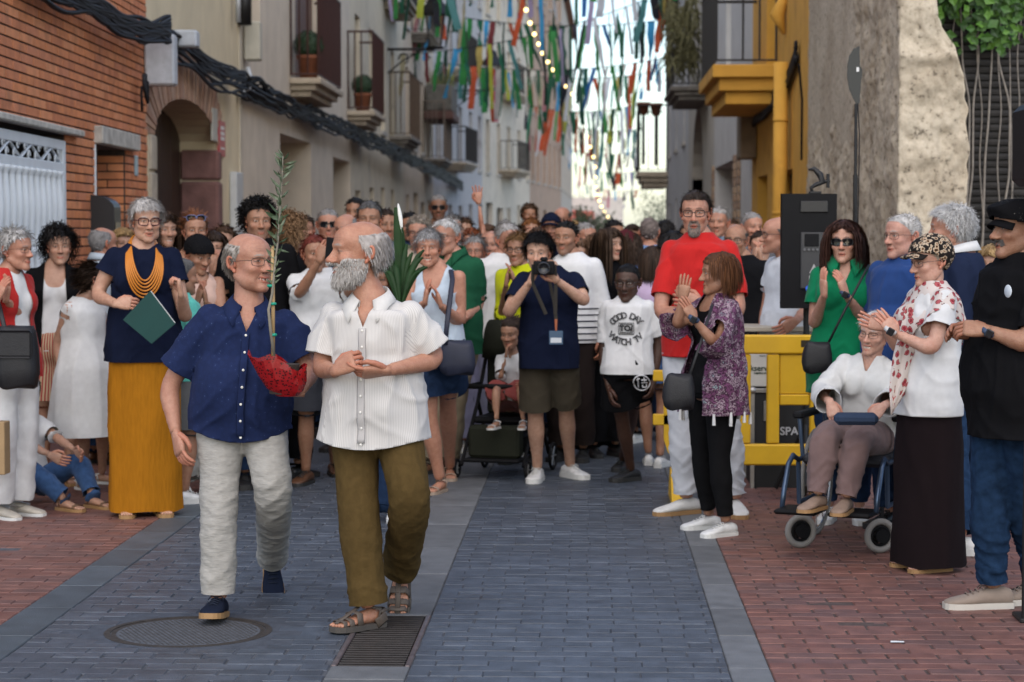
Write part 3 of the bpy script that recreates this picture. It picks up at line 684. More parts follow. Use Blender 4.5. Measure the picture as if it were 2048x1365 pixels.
    if bt: info['bot'] = build_bottom(root, bt, ring, lg, LR, paths, side, S, pel, spine, vox, detail, rng, info)
    return info

def folds(V, Fq, amp, rng, kind, S, knees=None, fade=None):
    o = rng.rand(3) * 50; n = vnormals(V, Fq)
    if kind == 'trouser':
        wob = noise3(V * 3.2 + o)[:, None]; sgn = np.sign(noise3(V * np.array((2.5, 2.5, 1.6)) + o + 20)); A = V.copy(); A[:, 2] += .75 * sgn * V[:, 0] * 0 + .8 * np.abs(V[:, 0] - np.round(V[:, 0] / .19) * .19)
        a = 1 - np.abs(noise3(A * np.array((4.5, 4.5, 13)) + o + 1.3 * wob)); b = 1 - np.abs(noise3(V * np.array((13, 13, 1.8)) + o + 9 + .6 * wob)); c = 1 - np.abs(noise3(A * np.array((10, 10, 30)) + o + 2.0 * wob))
        env = .22 * np.ones(len(V))
        for k, w in (knees or []): env = env + w * np.exp(-(np.linalg.norm(V - k, axis=1) / (.12 * S)) ** 2)
        d = (a ** 4 - .2) * env * 1.1 + (b ** 3 - .3) * .55 + (c ** 3 - .25) * .30 * (.3 + env)
    elif kind == 'drape':
        b = 1 - np.abs(noise3(V * np.array((9, 9, .9)) + o + .7 * noise3(V * 2.2 + o)[:, None])); d = (b ** 2.2 - .45) * 1.2 + .25 * noise3(V * 9 + o)
    else:
        A = V.copy(); A[:, 2] += np.abs(V[:, 0]) * .9; wob = noise3(V * 3.5 + o)[:, None]
        a = 1 - np.abs(noise3(A * np.array((3.5, 3.5, 11)) + o + 1.1 * wob)); b = 1 - np.abs(noise3(V * np.array((13, 13, 2.4)) + o + 3 + .8 * wob)); c = noise3(V * 6 + o)
        d = (a ** 3 - .3) * .75 + (b ** 3 - .3) * .95 + c * .35
    if fade is not None: d = d * fade
    return V + n * (d * amp)[:, None]

def build_top(root, tp, ring, ar, AR, paths, bust, side, S, pel, spine, nk, up, vox, detail, rng, info):
    ease = tp.get('ease', .016); hem = tp.get('hem', -.12); sl = tp.get('sleeve', .75); kind = tp.get('kind', 'tee'); flare = tp.get('flare', 0)
    qs = [hem - .10] + [q for q in np.arange(-1.9, 0, .12) if q > hem - .05] + [0, .1, .2, .3, .42, .52, .62, .7, .78, .84, .88, .92, .945, .985, 1.03]
    P, Rr = [], []
    for q in qs:
        c, r = ring(q, 0, (0, 0, True)); e = ease * (1 if q < .45 else max(.45, 1 - (q - .45) * 1.3)); fl = flare * max(0, .35 - q) * .25
        P.append(c); Rr.append((r[0] + e + fl, r[1] + e + fl * .8))
    mb = MB(); mb.tube(P, Rr, 28, side, sq=2.3)
    for c, r in bust: mb.ball(c, r + ease * .8, 14, 10)
    cuts = []
    for k_, a in ar.items():
        Pp, T = paths['a' + k_]
        if sl > 0.05:
            te = sl; m = T <= te; pe = np.stack([np.interp(te, T, Pp[:, i]) for i in range(3)]); pd = nrm(np.stack([np.interp(te + .04, T, Pp[:, i]) for i in range(3)]) - pe) if te < 1.95 else nrm(Pp[-1] - Pp[-2])
            pts = np.concatenate([Pp[m], [pe], [pe + pd * vox * 2.5]]); tt = np.concatenate([T[m], [te, te]])
            se = tp.get('sease', .016); rr = AR(tt) + se * np.interp(tt, [0, .3, te], [.05, .5, 1.0 + tp.get('bell', 0)])
            mb.tube(pts, rr, 16); mb.ball(a['s'], AR(0) * .92 + se * .30, 12, 8); cuts.append(disc_cut(pe, pd, AR(te) + se * (1.1 + tp.get('bell', 0)) + .008))
    V, Fq = fuse(mb, vox, 4); zt = nk[2]
    # cut neck opening, cuffs and hem
    for c in cuts: V, Fq = cut(V, Fq, c, vox)
    hz = pel[2] + hem * np.linalg.norm(spine); tail = tp.get('tail', 0)
    V, Fq = cut(V, Fq, lambda p: hz + tail * np.clip(np.abs(p[:, 0] - pel[0]) / (.16 * S), 0, 1.3) ** 2 + tp.get('slant', 0) * (p[:, 0] - pel[0]) - p[:, 2], vox)
    nkc = nk - up * .006 * S; nw = tp.get('nw', .074 if kind != 'tank' else .09) * S; drop = tp.get('drop', .03) * S
    if kind in ('tee', 'shirt', 'sweater', 'dress', 'jacket', 'tank'):
        def fn(p):
            r = (p - nkc) - np.outer((p - nkc) @ up, up); x = r @ side; y = r @ nrm(np.cross(up, side)); y = -y if np.cross(up, side)[1] < 0 else y      # y<0 front
            front = np.clip(-y / (.05 * S), -1, 1); lvl = (p - nkc) @ up
            if kind in ('shirt', 'jacket'):
                vd = tp.get('v', .10) * S; slope = tp.get('vw', .42); line = np.where(y < 0, -vd + np.abs(x) / slope, -.0 * S); f1 = np.where(np.abs(x) < nw * 1.15, lvl - np.minimum(line, .05), -.05)
                return np.where(lvl > -.25 * S, np.maximum(f1, lvl - .018 * S), -.05)
            if kind == 'tank':
                vd = tp.get('v', .16) * S; e = np.maximum(-vd * np.where(y < 0, 1, .55) + (np.abs(x) / nw) ** 4 * vd, -.3)
                neckf = np.where(np.abs(x) < nw * 1.08, lvl - e, -.05); arm = np.where(lvl > -.17 * S, np.abs(x) - tp.get('aw', .125) * S, -.05)
                return np.maximum(neckf, arm)
            rr = np.sqrt(x ** 2 + y ** 2); return np.where(lvl > -.2 * S, np.maximum(nw * (1 + .0 * front) - rr - 0 * lvl, -.2) + np.where(lvl < -drop * (.3 + .7 * np.clip(front, 0, 1)) - .012 * S, -.25, 0), -.05)
        V, Fq = cut(V, Fq, fn, vox)
    if kind == 'open':
        ow = tp.get('ow', .07) * S
        def fo(p):
            r = (p - nkc) - np.outer((p - nkc) @ up, up); x = r @ side; y = r @ nrm(np.cross(up, side)); y = -y if np.cross(up, side)[1] < 0 else y; lvl = (p - nkc) @ up
            w = ow + tp.get('og', .05) * np.clip(-lvl, 0, .8); return np.maximum(np.where((p[:, 1] < np.interp(p[:, 2], [pel[2], nk[2]], [pel[1], nk[1]]) - .02), w - np.abs(x), -.05), np.where(lvl > -.05 * S, nw - np.sqrt(x ** 2 + y ** 2), -.05))
        V, Fq = cut(V, Fq, fo, vox)
    fade = ss(0, .14 * S, zt - V[:, 2]) * .8 + .2
    amp = tp.get('fold', .010) * (1 if detail > 1 else .8)
    if amp: V = folds(V, Fq, amp, rng, tp.get('fk', 'shirt'), S, fade=fade)
    pat = None
    if tp.get('pat'):
        x = V - pel; ang = np.arctan2(x[:, 0], -x[:, 1]); pat = np.stack([ang * .17 * S, x[:, 2], np.zeros(len(V))], 1)
        pat[:, 0] = np.where(np.abs(x[:, 0]) < .19 * S, pat[:, 0], pat[:, 0])
        for k_, a in ar.items():
            u = nrm(a['e'] - a['s']); t = (V - a['s']) @ u; r = V - a['s'] - np.outer(t, u); dist = np.linalg.norm(r, axis=1)
            iss = (t > .03 * S) & (dist < .11 * S) & (np.abs((V - pel) @ side) > .165 * S); b1 = nrm(np.cross(u, (0, 1, 0))); b2 = np.cross(u, b1); an = np.arctan2(r @ b2, r @ b1)
            pat[iss] = np.stack([an * .07 * S, t, np.zeros(len(t))], 1)[iss]
    o = mesh_np(tp.get('name', {'tee': 't_shirt', 'shirt': 'shirt', 'tank': 'tank_top', 'dress': 'dress', 'jacket': 'jacket', 'sweater': 'sweater', 'open': 'cardigan'}.get(kind, 'top')), V, Fq, tp['m'], root, attr=pat)
    if detail > 2: so = o.modifiers.new('cloth_thickness', 'SOLIDIFY'); so.thickness = .003; so.offset = -1
    def front(x, z, back=False):
        q = V[(np.abs(V[:, 0] - x) < .022) & (np.abs(V[:, 2] - z) < .022)]
        return (q[:, 1].max() if back else q[:, 1].min()) if len(q) else pel[1] - .12 * S
    info['front'] = front; info['topV'] = V; info['topo'] = o; info['hemz'] = hz
    if tp.get('collar'): build_collar(o, tp, nkc, up, side, S)
    if tp.get('buttons'):
        m = MB(); z0, z1 = nk[2] - tp.get('v', .1) * S - .015, hz + .03; zz = np.linspace(z0, z1, 26); xs = np.interp(zz, [pel[2], nk[2]], [pel[0], nk[0]])
        m.tube([(x, front(x, z) - .0015, z) for x, z in zip(xs, zz)], [(.016, .003)] * 26, 8, side); m.build('placket', tp['m'], o, smooth=True)
        bm_ = mat('shirt_button', (.7, .68, .62), .3)
        for z in np.linspace(z0 - .01, z1 - .005, tp['buttons']):
            x = np.interp(z, [pel[2], nk[2]], [pel[0], nk[0]]); MB().ball((x, front(x, z) - .006, z), (.0058, .0028, .0058), 10, 6).build('button', bm_, o, smooth=True)
    return o
def build_collar(o, tp, nkc, up, side, S):
    f = nrm(np.cross(side, up)); f = f if f[1] < 0 else -f; rn = .064 * S; v = []; n = 26; A = np.radians(np.linspace(-158, 158, n))   # 0 = back
    gap = tp.get('cw', .042) * S
    for i, a in enumerate(A):
        t = abs(a) / np.radians(158); r0 = rn * (1.0 + .05 * t); d = -f * math.cos(a) * (1.0 + .05 * t) + side * math.sin(a)
        base = nkc + d * (r0 + .014) + up * (.012 - .055 * t ** 2.2) * S
        topr = nkc + d * (r0 + .006) + up * (.058 - .052 * t ** 2) * S
        tip = max(0, (t - .7) / .3)
        out = nkc + d * (r0 + .036 + .014 * t) + up * (.014 - .045 * t ** 2 - .050 * tip ** 1.5) * S + f * .030 * t + side * np.sign(math.sin(a)) * tip * gap * .4
        v += [base, topr, topr + d * .004 + up * .002, out]
    fc = [(4*i+k, 4*i+k+1, 4*i+5+k, 4*i+4+k) for i in range(n-1) for k in range(3)]
    c = MB().add(v, fc).build('collar', tp.get('cm', tp['m']), o, smooth=True)
    s = c.modifiers.new('cloth_thickness', 'SOLIDIFY'); s.thickness = .004; s.offset = 0
def build_bottom(root, bt, ring, lg, LR, paths, side, S, pel, spine, vox, detail, rng, info):
    kind = bt.get('kind', 'trousers'); ease = bt.get('ease', .018); Ln = bt.get('len', 1.9); mb = MB(); name = {'trousers': 'trousers', 'shorts': 'shorts', 'skirt': 'skirt'}[kind]
    wq = bt.get('waist', .10); cuts = []
    if kind == 'skirt':
        P, Rr = [], []; hz = bt['hemz']; n = 48; a = np.linspace(0, 2 * math.pi, n, endpoint=False); V = []; N = 22
        c0, r0 = ring(wq, .012, None)
        for i in range(N):
            t = i / (N - 1); z = c0[2] + (hz - c0[2]) * t; hipw = ring(0, .012, None)[1]; q = min(1, t * 3.2); w = r0[0] + (hipw[0] - r0[0]) * q + bt.get('flare', .08) * max(0, t - .2); d = r0[1] + (hipw[1] - r0[1]) * q + bt.get('flare', .08) * .8 * max(0, t - .2)
            pl = 1 + bt.get('pleat', .05) * t ** .7 * (np.cos(a * bt.get('np', 9) + .8 * np.sin(a * 3 + t)) * .7 + .5 * np.sin(a * 5 + 1.7 + t))
            cx, cyy = c0[0] + bt.get('dx', 0) * t, c0[1] + bt.get('dy', 0) * t
            V.append(np.stack([cx + np.cos(a) * w * pl, cyy + np.sin(a) * d * pl, np.full(n, z) + .006 * np.cos(a * 4) * t], 1))
        V = np.concatenate(V); Fq = np.array([(i*n+j, i*n+(j+1) % n, (i+1)*n+(j+1) % n, (i+1)*n+j) for i in range(N-1) for j in range(n)])[:, ::-1]
        V = folds(V, Fq, bt.get('fold', .006), rng, 'drape', S)
    else:
        P, Rr = [], []
        for q in (-.17, -.12, -.05, 0, wq * .5, wq, wq + .05):
            c, r = ring(q, ease * .6, None); P.append(c); Rr.append((r[0], r[1]))
        mb.tube(P, Rr, 24, side, sq=2.3)
        for k_, a in lg.items():
            Pp, T = paths['l' + k_]; m = T <= Ln; pe = np.stack([np.interp(Ln, T, Pp[:, i]) for i in range(3)]); pd = nrm(np.stack([np.interp(min(Ln + .04, 2), T, Pp[:, i]) for i in range(3)]) - np.stack([np.interp(Ln - .05, T, Pp[:, i]) for i in range(3)]))
            pts = np.concatenate([Pp[m], [pe], [pe + pd * vox * 2.5]]); tt = np.concatenate([T[m], [Ln, Ln]])
            if kind == 'shorts': rr = LR(tt) + ease * np.interp(tt, [0, .3, Ln], [.8, 1.0, 1.5]) + np.interp(tt, [0, .2, Ln], [0, 0, bt.get('wide', .02)])
            elif bt.get('slim'): rr = LR(tt) + bt.get('slim') * np.ones(len(tt))
            else: rr = np.maximum(LR(tt) + ease, np.interp(tt, [0, .3, 1.0, 2], [.10, .098, .088 , bt.get('cuff', .085)]) * S + (ease - .018))
            mb.tube(pts, rr, 18); cuts.append(disc_cut(pe, pd, rr[-1] * 1.5))
        vox = vox * (1.0 if detail > 2 else 1.5); V, Fq = fuse(mb, vox, 4)
        for c in cuts: V, Fq = cut(V, Fq, c, vox)
        kn = [(lg[k]['k'], .5) for k in 'RL'] + [(pel + np.array((0, -.08, -.10)) * S, .9)] + [(lg[k]['a'] + np.array((0, 0, .08 * S)), 1.1) for k in 'RL' if kind == 'trousers']
        kn += [((lg[k]['a'] + lg[k]['k']) / 2, .35) for k in 'RL' if kind == 'trousers']
        V = folds(V, Fq, bt.get('fold', .012), rng, 'trouser', S, kn)
    pat = None
    if bt.get('pat'): x = V - pel; pat = np.stack([np.arctan2(x[:, 0], -x[:, 1]) * .17, x[:, 2], x[:, 1]], 1)
    o = mesh_np(name, V, Fq, bt['m'], root, attr=pat); info['botV'] = V
    return o
def build_glasses(root, HT, g, F):
    m = MB(); a = np.linspace(0, 2 * math.pi, 20, endpoint=False); w, h = g.get('w', .025), g.get('h', .019); r = g.get('r', .0018); sun = g.get('sun', False)
    zc, yf = g.get('z', .004), -.1005
    def rim(q): 
        ca, sa = np.cos(a), np.sin(a); p = 3.2; x = np.sign(ca) * np.abs(ca) ** (2 / p) * w; z = np.sign(sa) * np.abs(sa) ** (2 / p) * h
        return np.stack([q * .0325 + x, yf + np.abs(q * .0325 + x) ** 2 * 6.5, zc + z], 1)
    for q in (-1, 1):
        P = rim(q); P = np.concatenate([P, P[:2]]); m.tube(HT(P), [r] * len(P), 6, caps=False)
        e = q * (.0325 + w); m.tube(HT([(e, yf + .022, zc + .006), (q * .078, -.055, zc + .007), (q * .081, .01, zc + .004), (q * .080, .028, zc - .012)]), [r * .9] * 4, 6)
    m.tube(HT([(-.0085, yf, zc + .003), (0, yf - .003, zc + .006), (.0085, yf, zc + .003)]), [r] * 3, 6)
    o = m.build('glasses', g['m'], root, smooth=True)
    lm = mat('dark_lens', (.006, .006, .007), .08) if sun else None
    if lm:
        for q in (-1, 1):
            P = rim(q); MB().add(HT(np.concatenate([P, [P.mean(0) + np.array((0, -.003, 0))]])), [(i, (i + 1) % 20, 20) for i in range(20)]).build('lens', lm, o, smooth=True)
    return o

def cap(info, m, brim=None, name='cap', th=.016, front=.030, back=-.03, bl=.07, bw=.075, puff=0.0, bm=None, tilt=0.0):
    """cloth cap over the skull; brim: None, 'front' (stiff peak), 'flat' (flat cap)"""
    HV, Hf, HD, st = info['HG']; az = np.arctan2(np.abs(HV[:, 0]), -(HV[:, 1] - .012)); line = np.interp(az, [0, 1.2, 2.0, math.pi], [front + .022, front - .004, back + .012, back]); m_ = HV[:, 2] - line
    V = HV + HD * (th + puff * ss(.0, .06, m_) + .004 * noise3(HV * 30))[:, None]
    if brim == 'flat': V = V + np.outer(ss(0, .05, m_) * ss(.03, -.10, HV[:, 1]), (0, -.030, .0)); V[:, 2] = np.minimum(V[:, 2], .088 + .34 * (V[:, 1] + .13)) if True else V[:, 2]; V[:, 2] = np.minimum(V[:, 2], .122)
    keep = [q for q in Hf if min(m_[i] for i in q) > 0]; o = MB().add(info['HT'](V), keep).build(name, m, info['root'], smooth=True)
    s = o.modifiers.new('cloth_thickness', 'SOLIDIFY'); s.thickness = .004; s.offset = 1
    if brim:
        a = np.linspace(-1.15, 1.15, 15); z0 = front + .024; v = []
        for t in np.linspace(0, 1, 5): v += [(.078 * math.sin(q) * (1 + .12 * t), -.070 * math.cos(q) - .025 - bl * t * math.cos(q * .95) ** .8 * (1 if abs(q) < 1.5 else 0), z0 - .006 - (.012 + tilt) * t - .020 * abs(math.sin(q)) ** 2 * (1 + .3 * t)) for q in a]
        b = MB().add(info['HT'](v), [(i*15+j, i*15+j+1, (i+1)*15+j+1, (i+1)*15+j) for i in range(4) for j in range(14)]).build('brim', bm or m, o, smooth=True); s = b.modifiers.new('cloth_thickness', 'SOLIDIFY'); s.thickness = .005
    return o
# ================================================================ the street: ground, pavements, kerbs
def brickmat(name, col, mortar, L, c, rough=.7, off=.5):
    if name in _mats: return _mats[name]
    m = bpy.data.materials.new(name); m.use_nodes = True; nt = m.node_tree; b = nt.nodes['Principled BSDF']
    tc = nt.nodes.new('ShaderNodeTexCoord'); br = nt.nodes.new('ShaderNodeTexBrick'); nt.links.new(tc.outputs['Object'], br.inputs['Vector'])
    br.inputs['Scale'].default_value = 1.0; br.inputs['Brick Width'].default_value = L; br.inputs['Row Height'].default_value = c; br.inputs['Mortar Size'].default_value = .004
    br.inputs['Color1'].default_value = (*col, 1); br.inputs['Color2'].default_value = (*[q * .8 for q in col], 1); br.inputs['Mortar'].default_value = (*mortar, 1); br.offset = off
    nt.links.new(br.outputs['Color'], b.inputs['Base Color']); b.inputs['Roughness'].default_value = rough
    _mats[name] = m; return m
ROADC, REDC = (.060, .072, .092), (.150, .070, .056)
road_m = [mat('road_block_%d' % i, tuple(np.array(ROADC) * k), .40, var=.28, scale=9, bump=.5, bscale=170, spec=.5, coords='World', dirt=((.045, .053, .067), 1.4, .56)) for i, k in enumerate((.86, .95, 1.03, 1.12))]
red_m = [mat('red_brick_paver_%d' % i, tuple(np.array(REDC) * np.array(k)), .55, var=.25, scale=9, bump=.4, bscale=150, coords='World', dirt=((.10, .050, .042), 1.6, .57)) for i, k in enumerate(((.85, .9, .95), (1, 1, 1), (1.1, 1.05, 1.0), (.95, .85, .8)))]
slab_m = [mat('kerb_slab_%d' % i, tuple(np.array((.115, .120, .126)) * k), .6, var=.18, scale=9, bump=.4, bscale=120, coords='World', dirt=((.06, .063, .066), 2.0, .56)) for i, k in enumerate((.85, 1.0, 1.12))]
joint_m = mat('joint_sand', (.066, .073, .086), .95, var=.3, scale=40)
rjoint_m = mat('joint_dark', (.062, .042, .037), .95, var=.3, scale=40)
far_road = brickmat('far_road_blocks', ROADC, (.11, .12, .13), .2, .1, .45)
far_red = brickmat('far_red_bricks', REDC, (.07, .05, .045), .2, .1, .6)
ZN, ZF = 7.5, 15.5
tag(MB().add([(-400, -30, -.30), (400, -30, -.30), (400, 900, -.30), (-400, 900, -.30)], [(0, 1, 2, 3)]).build('ground', mat('ground_earth', (.16, .15, .14), .9, var=.2, scale=.4)), kind='structure')
_blk = {}
def blockmesh(w, d, ms, seed):
    k = (round(w, 3), round(d, 3), ms[0].name, seed)
    if k not in _blk:
        rng = np.random.RandomState(seed); m = MB(); b = .004; z = -.03
        o = np.array([(-w/2, -d/2), (w/2, -d/2), (w/2, d/2), (-w/2, d/2)]) + (rng.rand(4, 2) - .5) * .003; t = rng.rand(4) * .003 - .0015; inn = o * np.array((1 - 2*b/w, 1 - 2*b/d))
        v = [(*p, z) for p in o] + [(*p, -b + q) for p, q in zip(o, t)] + [(*p, q) for p, q in zip(inn, t)]
        f = [(i, (i+1) % 4, 4+(i+1) % 4, 4+i) for i in range(4)] + [(4+i, 4+(i+1) % 4, 8+(i+1) % 4, 8+i) for i in range(4)] + [(8, 9, 10, 11)]
        me = m.add(v, f).mesh('block', ms[seed % len(ms)], smooth=False); _blk[k] = me
    return _blk[k]
def inview(x, y, mar=0.0): 
    u = 1178 + FPX * x / y; return -60 - mar * FPX / y < u < 2110 + mar * FPX / y
def pave(name, x0, x1, ms, jm, farm, most=300, L=.2, c=.1, holes=(), piece='paving_block', y0=ZN, y1=ZF):
    """a strip of the ground laid with single blocks: the largest in view as parts, the rest as one stuff part"""
    o = MB(); o.box((x0, -6, -.2), (x1, y1, -.005)); base = o.build(name, [jm]); tag(base, kind='structure')
    f_ = MB(); f_.box((x0, y1, -.2), (x1, 420, 0)); f_.build('far_paving', farm, base)
    rng = np.random.RandomState(len(name)); rest = MB(); n = 0; row = 0; y = y0; J = .005
    while y < y1 - .01:
        off = (row % 2) * L / 2 + rng.rand() * .02; x = x0 - off; yc = y + c / 2
        while x < x1 - .004:
            a, b = max(x, x0), min(x + L, x1); x += L
            if b - a < .02: continue
            xc = (a + b) / 2
            if not inview(xc, yc, .7): continue
            if any((h[0](xc, yc)) for h in holes): continue
            ha = [h for h in holes if h[1](a, b, yc - c/2, yc + c/2)]
            w, d = b - a - J, c - J; seed = rng.randint(12); dz = rng.rand() * .003 - .0015 - (.004 if rng.rand() < .02 else 0)
            if n < most and inview(xc, yc) and not ha:
                q = link(piece, blockmesh(round(w, 2), d, ms, seed), base); q.location = (xc, yc, dz); n += 1
            else:
                me = blockmesh(round(w, 2), d, ms, seed); v = np.array([p.co for p in me.vertices]) + np.array((xc, yc, dz)); rest.add(v, [list(p.vertices) for p in me.polygons], mi=seed % len(ms))
        y += c; row += 1
    y = -6.0
    r2 = MB(); r2.box((x0, -6, -.012), (x1, y0 - .004, -.001)); r2.build('near_paving', farm, base)
    if rest.n: tag(rest.build('paving_blocks_rest', ms, base), kind='stuff')
    return base
def slabs(name, x0, x1, ln, y0=ZN, y1=40., ms=slab_m, skip=None):
    base = MB().box((x0, -6, -.2), (x1, 420, -.010)).build(name, [rjoint_m]); tag(base, kind='structure'); rng = np.random.RandomState(int(abs(x0) * 100)); y = y0 - 3
    while y < y1:
        l = ln * (1 + .15 * (rng.rand() - .5)); a, b = y, y + l; y += l
        if skip and a < skip[1] and b > skip[0]:
            for p, q in ((a, skip[0]), (skip[1], b)):
                if q - p > .02: MB().bbox((x0 + .002, p + .003, -.03), (x1 - .002, q - .003, rng.rand() * .002), .004).build('kerb_slab', ms[rng.randint(3)], base)
            continue
        MB().bbox((x0 + .002, a + .003, -.03), (x1 - .002, b - .003, rng.rand() * .002), .004).build('kerb_slab', ms[rng.randint(3)], base)
    MB().box((x0, y, -.012), (x1, 420, 0)).build('far_slabs', ms[1], base)
    return base
mh = gnd(377, 1262); MR = .322
in_mh = (lambda x, y: (max(abs(x - mh[0]) - .1, 0)) ** 2 + (max(abs(y - mh[1]) - .05, 0)) ** 2 < (MR + .032) ** 2, lambda a, b, c, d: False)
pave('road', -2.31, -1.0, road_m, joint_m, far_road, 170, holes=(in_mh,))
pave('road_right', -.69, .54, road_m, joint_m, far_road, 170)
pave('pavement_left', -5.2, -2.52, red_m, joint_m, far_red, 260, piece='brick')
pave('pavement_right', .70, 3.6, red_m, rjoint_m, far_red, 300, piece='brick')
GY0, GY1 = gnd(720, 1333)[1], gnd(760, 1231)[1]
slabs('kerb_left', -2.52, -2.31, .62, ms=[mat('blue_slab_%d' % i, tuple(np.array((.062, .080, .096)) * k), .5, var=.2, scale=7, bump=.3, bscale=130, coords='World', dirt=((.045, .055, .066), 2, .56)) for i, k in enumerate((.9, 1, 1.1))])
slabs('gutter', -1.0, -.69, .85, skip=(GY0, GY1)); slabs('kerb_right', .54, .70, .62)
# manhole cover
iron = mat('cast_iron', (.030, .024, .020), .75, 0, var=.35, scale=25, bump=.5, bscale=90)
t = thing('manhole_cover', 'round cast iron manhole cover under the front shoe of the blue-shirted man', 'manhole cover', (mh[0], mh[1], 0))
MB().lathe([(MR + .26, -.012), (MR + .26, -.0025), (MR + .03, -.0025), (MR + .03, -.03)], 48).build('collar', mat('mortar_collar', (.048, .057, .074), .8, var=.25, scale=18, bump=.5, bscale=60), t)
MB().lathe([(MR + .03, -.03), (MR + .03, -.001), (MR + .004, -.001), (MR + .004, -.03)], 56).build('frame', iron, t)
lid = MB().lathe([(MR, -.03), (MR, -.004), (MR - .02, -.004), (MR - .022, -.009), (.001, -.009)], 56).build('lid', iron, t)
m = MB()
for i in range(-16, 17):
    for j in range(-16, 17):
        x, y = i * .021 + (j % 2) * .0105, j * .021
        if x * x + y * y < (MR - .035) ** 2: m.add([(x-.008, y, -.009), (x, y-.008, -.009), (x+.008, y, -.009), (x, y+.008, -.009), (x-.005, y, -.0035), (x, y-.005, -.0035), (x+.005, y, -.0035), (x, y+.005, -.0035)], [(0,1,5,4),(1,2,6,5),(2,3,7,6),(3,0,4,7),(4,5,6,7)])
tag(m.build('raised_pattern', iron, lid), kind='stuff')
# drain grate
t = thing('drain_grate', 'dark slotted drain grate in the gutter under the bearded man', 'drain grate', ((-1.0 - .69) / 2, (GY0 + GY1) / 2, 0)); hw, hl = .155, (GY1 - GY0) / 2
steel = mat('worn_steel', (.16, .13, .13), .45, .6, var=.35, scale=14); gb = mat('grate_bar', (.020, .017, .016), .4, .3, var=.4, scale=20)
MB().box((-hw + .01, -hl + .01, -.16), (hw - .01, hl - .01, -.12)).build('pit', mat('pit_dark', (.01, .01, .01), .9), t)
for q in (-1, 1): MB().bbox((q * hw - (.022 if q > 0 else 0), -hl + .004, -.1), (q * hw + (.022 if q < 0 else 0), hl - .004, .003), .004).build('frame_rail', steel, t)
for i in range(24):
    y = -hl + .02 + i * (2 * hl - .04) / 23; MB().bbox((-hw + .024, y - .0085, -.05), (hw - .024, y + .0085, .001), .004).build('bar', gb, t)
tag(MB().add([(-.028, -.012, 0), (.028, -.010, 0), (.03, .012, .001), (-.024, .014, .002)], [(0, 1, 2, 3)]).build('paper_scrap', mat('paper_scrap', (.6, .62, .63), .8)), 'small white scrap of paper on the red brick paving', 'paper').location = (*gnd(1794, 1287)[:2], .006)

# ================================================================ facades
class Wall:
    """a facade line from p0 to p1 (ground plan); s runs along it, h up, o outwards into the street"""
    def __init__(s, p0, p1, left=True):
        s.p0 = np.array((*p0, 0.)); s.p1 = np.array((*p1, 0.)); s.d = nrm(s.p1 - s.p0); s.len = np.linalg.norm(s.p1 - s.p0)
        s.n = np.array((s.d[1], -s.d[0], 0)) if left else np.array((-s.d[1], s.d[0], 0))
        s.flip = not left; s.root = None
    def pt(s, a, h, o=0): return s.p0 + s.d * a + np.array((0, 0, h)) + s.n * o
    def px(s, x, y):
        p = on_plane(x, y, s.p0, s.n); return np.dot(p - s.p0, s.d), p[2]
    def pxo(s, x, y, o):
        p = on_plane(x, y, s.p0 + s.n * o, s.n); return np.dot(p - s.p0, s.d), p[2]
    def box(s, mb, a0, a1, h0, h1, o0, o1, b=0.0, mi=0):
        M = np.eye(4); M[:3, 0] = s.d; M[:3, 1] = s.n if s.flip else s.n; M[:3, 2] = (0, 0, 1); M[:3, 3] = s.p0
        v0 = mb.n; nf = len(mb.f)
        (mb.bbox((a0, o0, h0), (a1, o1, h1), b, mi, M) if b else mb.box((a0, o0, h0), (a1, o1, h1), mi, M))
        if not s.flip: mb.f[nf:] = [q[::-1] for q in mb.f[nf:]]
        return mb
    def holes(s, mb, a0, a1, h0, h1, holes, depth=.3, mi=0, back=True):
        xs = sorted({a0, a1, *[q for h in holes for q in h[:2]]}); zs = sorted({h0, h1, *[q for h in holes for q in h[2:4]]})
        xs = [x for x in xs if a0 <= x <= a1]; zs = [z for z in zs if h0 <= z <= h1]
        for i in range(len(xs)-1):
            for j in range(len(zs)-1):
                cx, cz = (xs[i]+xs[i+1])/2, (zs[j]+zs[j+1])/2
                if any(h[0] < cx < h[1] and h[2] < cz < h[3] for h in holes): continue
                q = [s.pt(xs[i], zs[j]), s.pt(xs[i+1], zs[j]), s.pt(xs[i+1], zs[j+1]), s.pt(xs[i], zs[j+1])]
                mb.add(q, [(0, 1, 2, 3) if s.flip else (3, 2, 1, 0)], mi=mi)
        for h in holes:
            d = h[4] if len(h) > 4 else depth; c = [(h[0], h[2]), (h[1], h[2]), (h[1], h[3]), (h[0], h[3])]
            for k in range(4):
                (a, b), (e, f) = c[k], c[(k+1) % 4]; mb.add([s.pt(a, b), s.pt(e, f), s.pt(e, f, -d), s.pt(a, b, -d)], [(0, 1, 2, 3)], mi=mi)
        # thickness and top so the house is a body
        mb.add([s.pt(a0, h1), s.pt(a1, h1), s.pt(a1, h1, -5), s.pt(a0, h1, -5)], [(0, 1, 2, 3)], mi=mi)
        for a in (a0, a1): mb.add([s.pt(a, h0), s.pt(a, h1), s.pt(a, h1, -5), s.pt(a, h0, -5)], [(0, 1, 2, 3)], mi=mi)
        return mb
    def panel(s, name, h, o, m, parent):
        return s.box(MB(), h[0], h[1], h[2], h[3], o - .04, o).build(name, m, parent)
def plaster(name, col, stain=(.2, .19, .17), lvl=.62, sc=1.1): return mat(name, col, .9, var=.10, scale=2.2, bump=.35, bscale=28, dirt=(stain, sc, lvl))
dark_in = mat('dark_interior', (.02, .017, .015), .8); glass_m = mat('window_glass', (.03, .035, .04), .08, spec=.6)
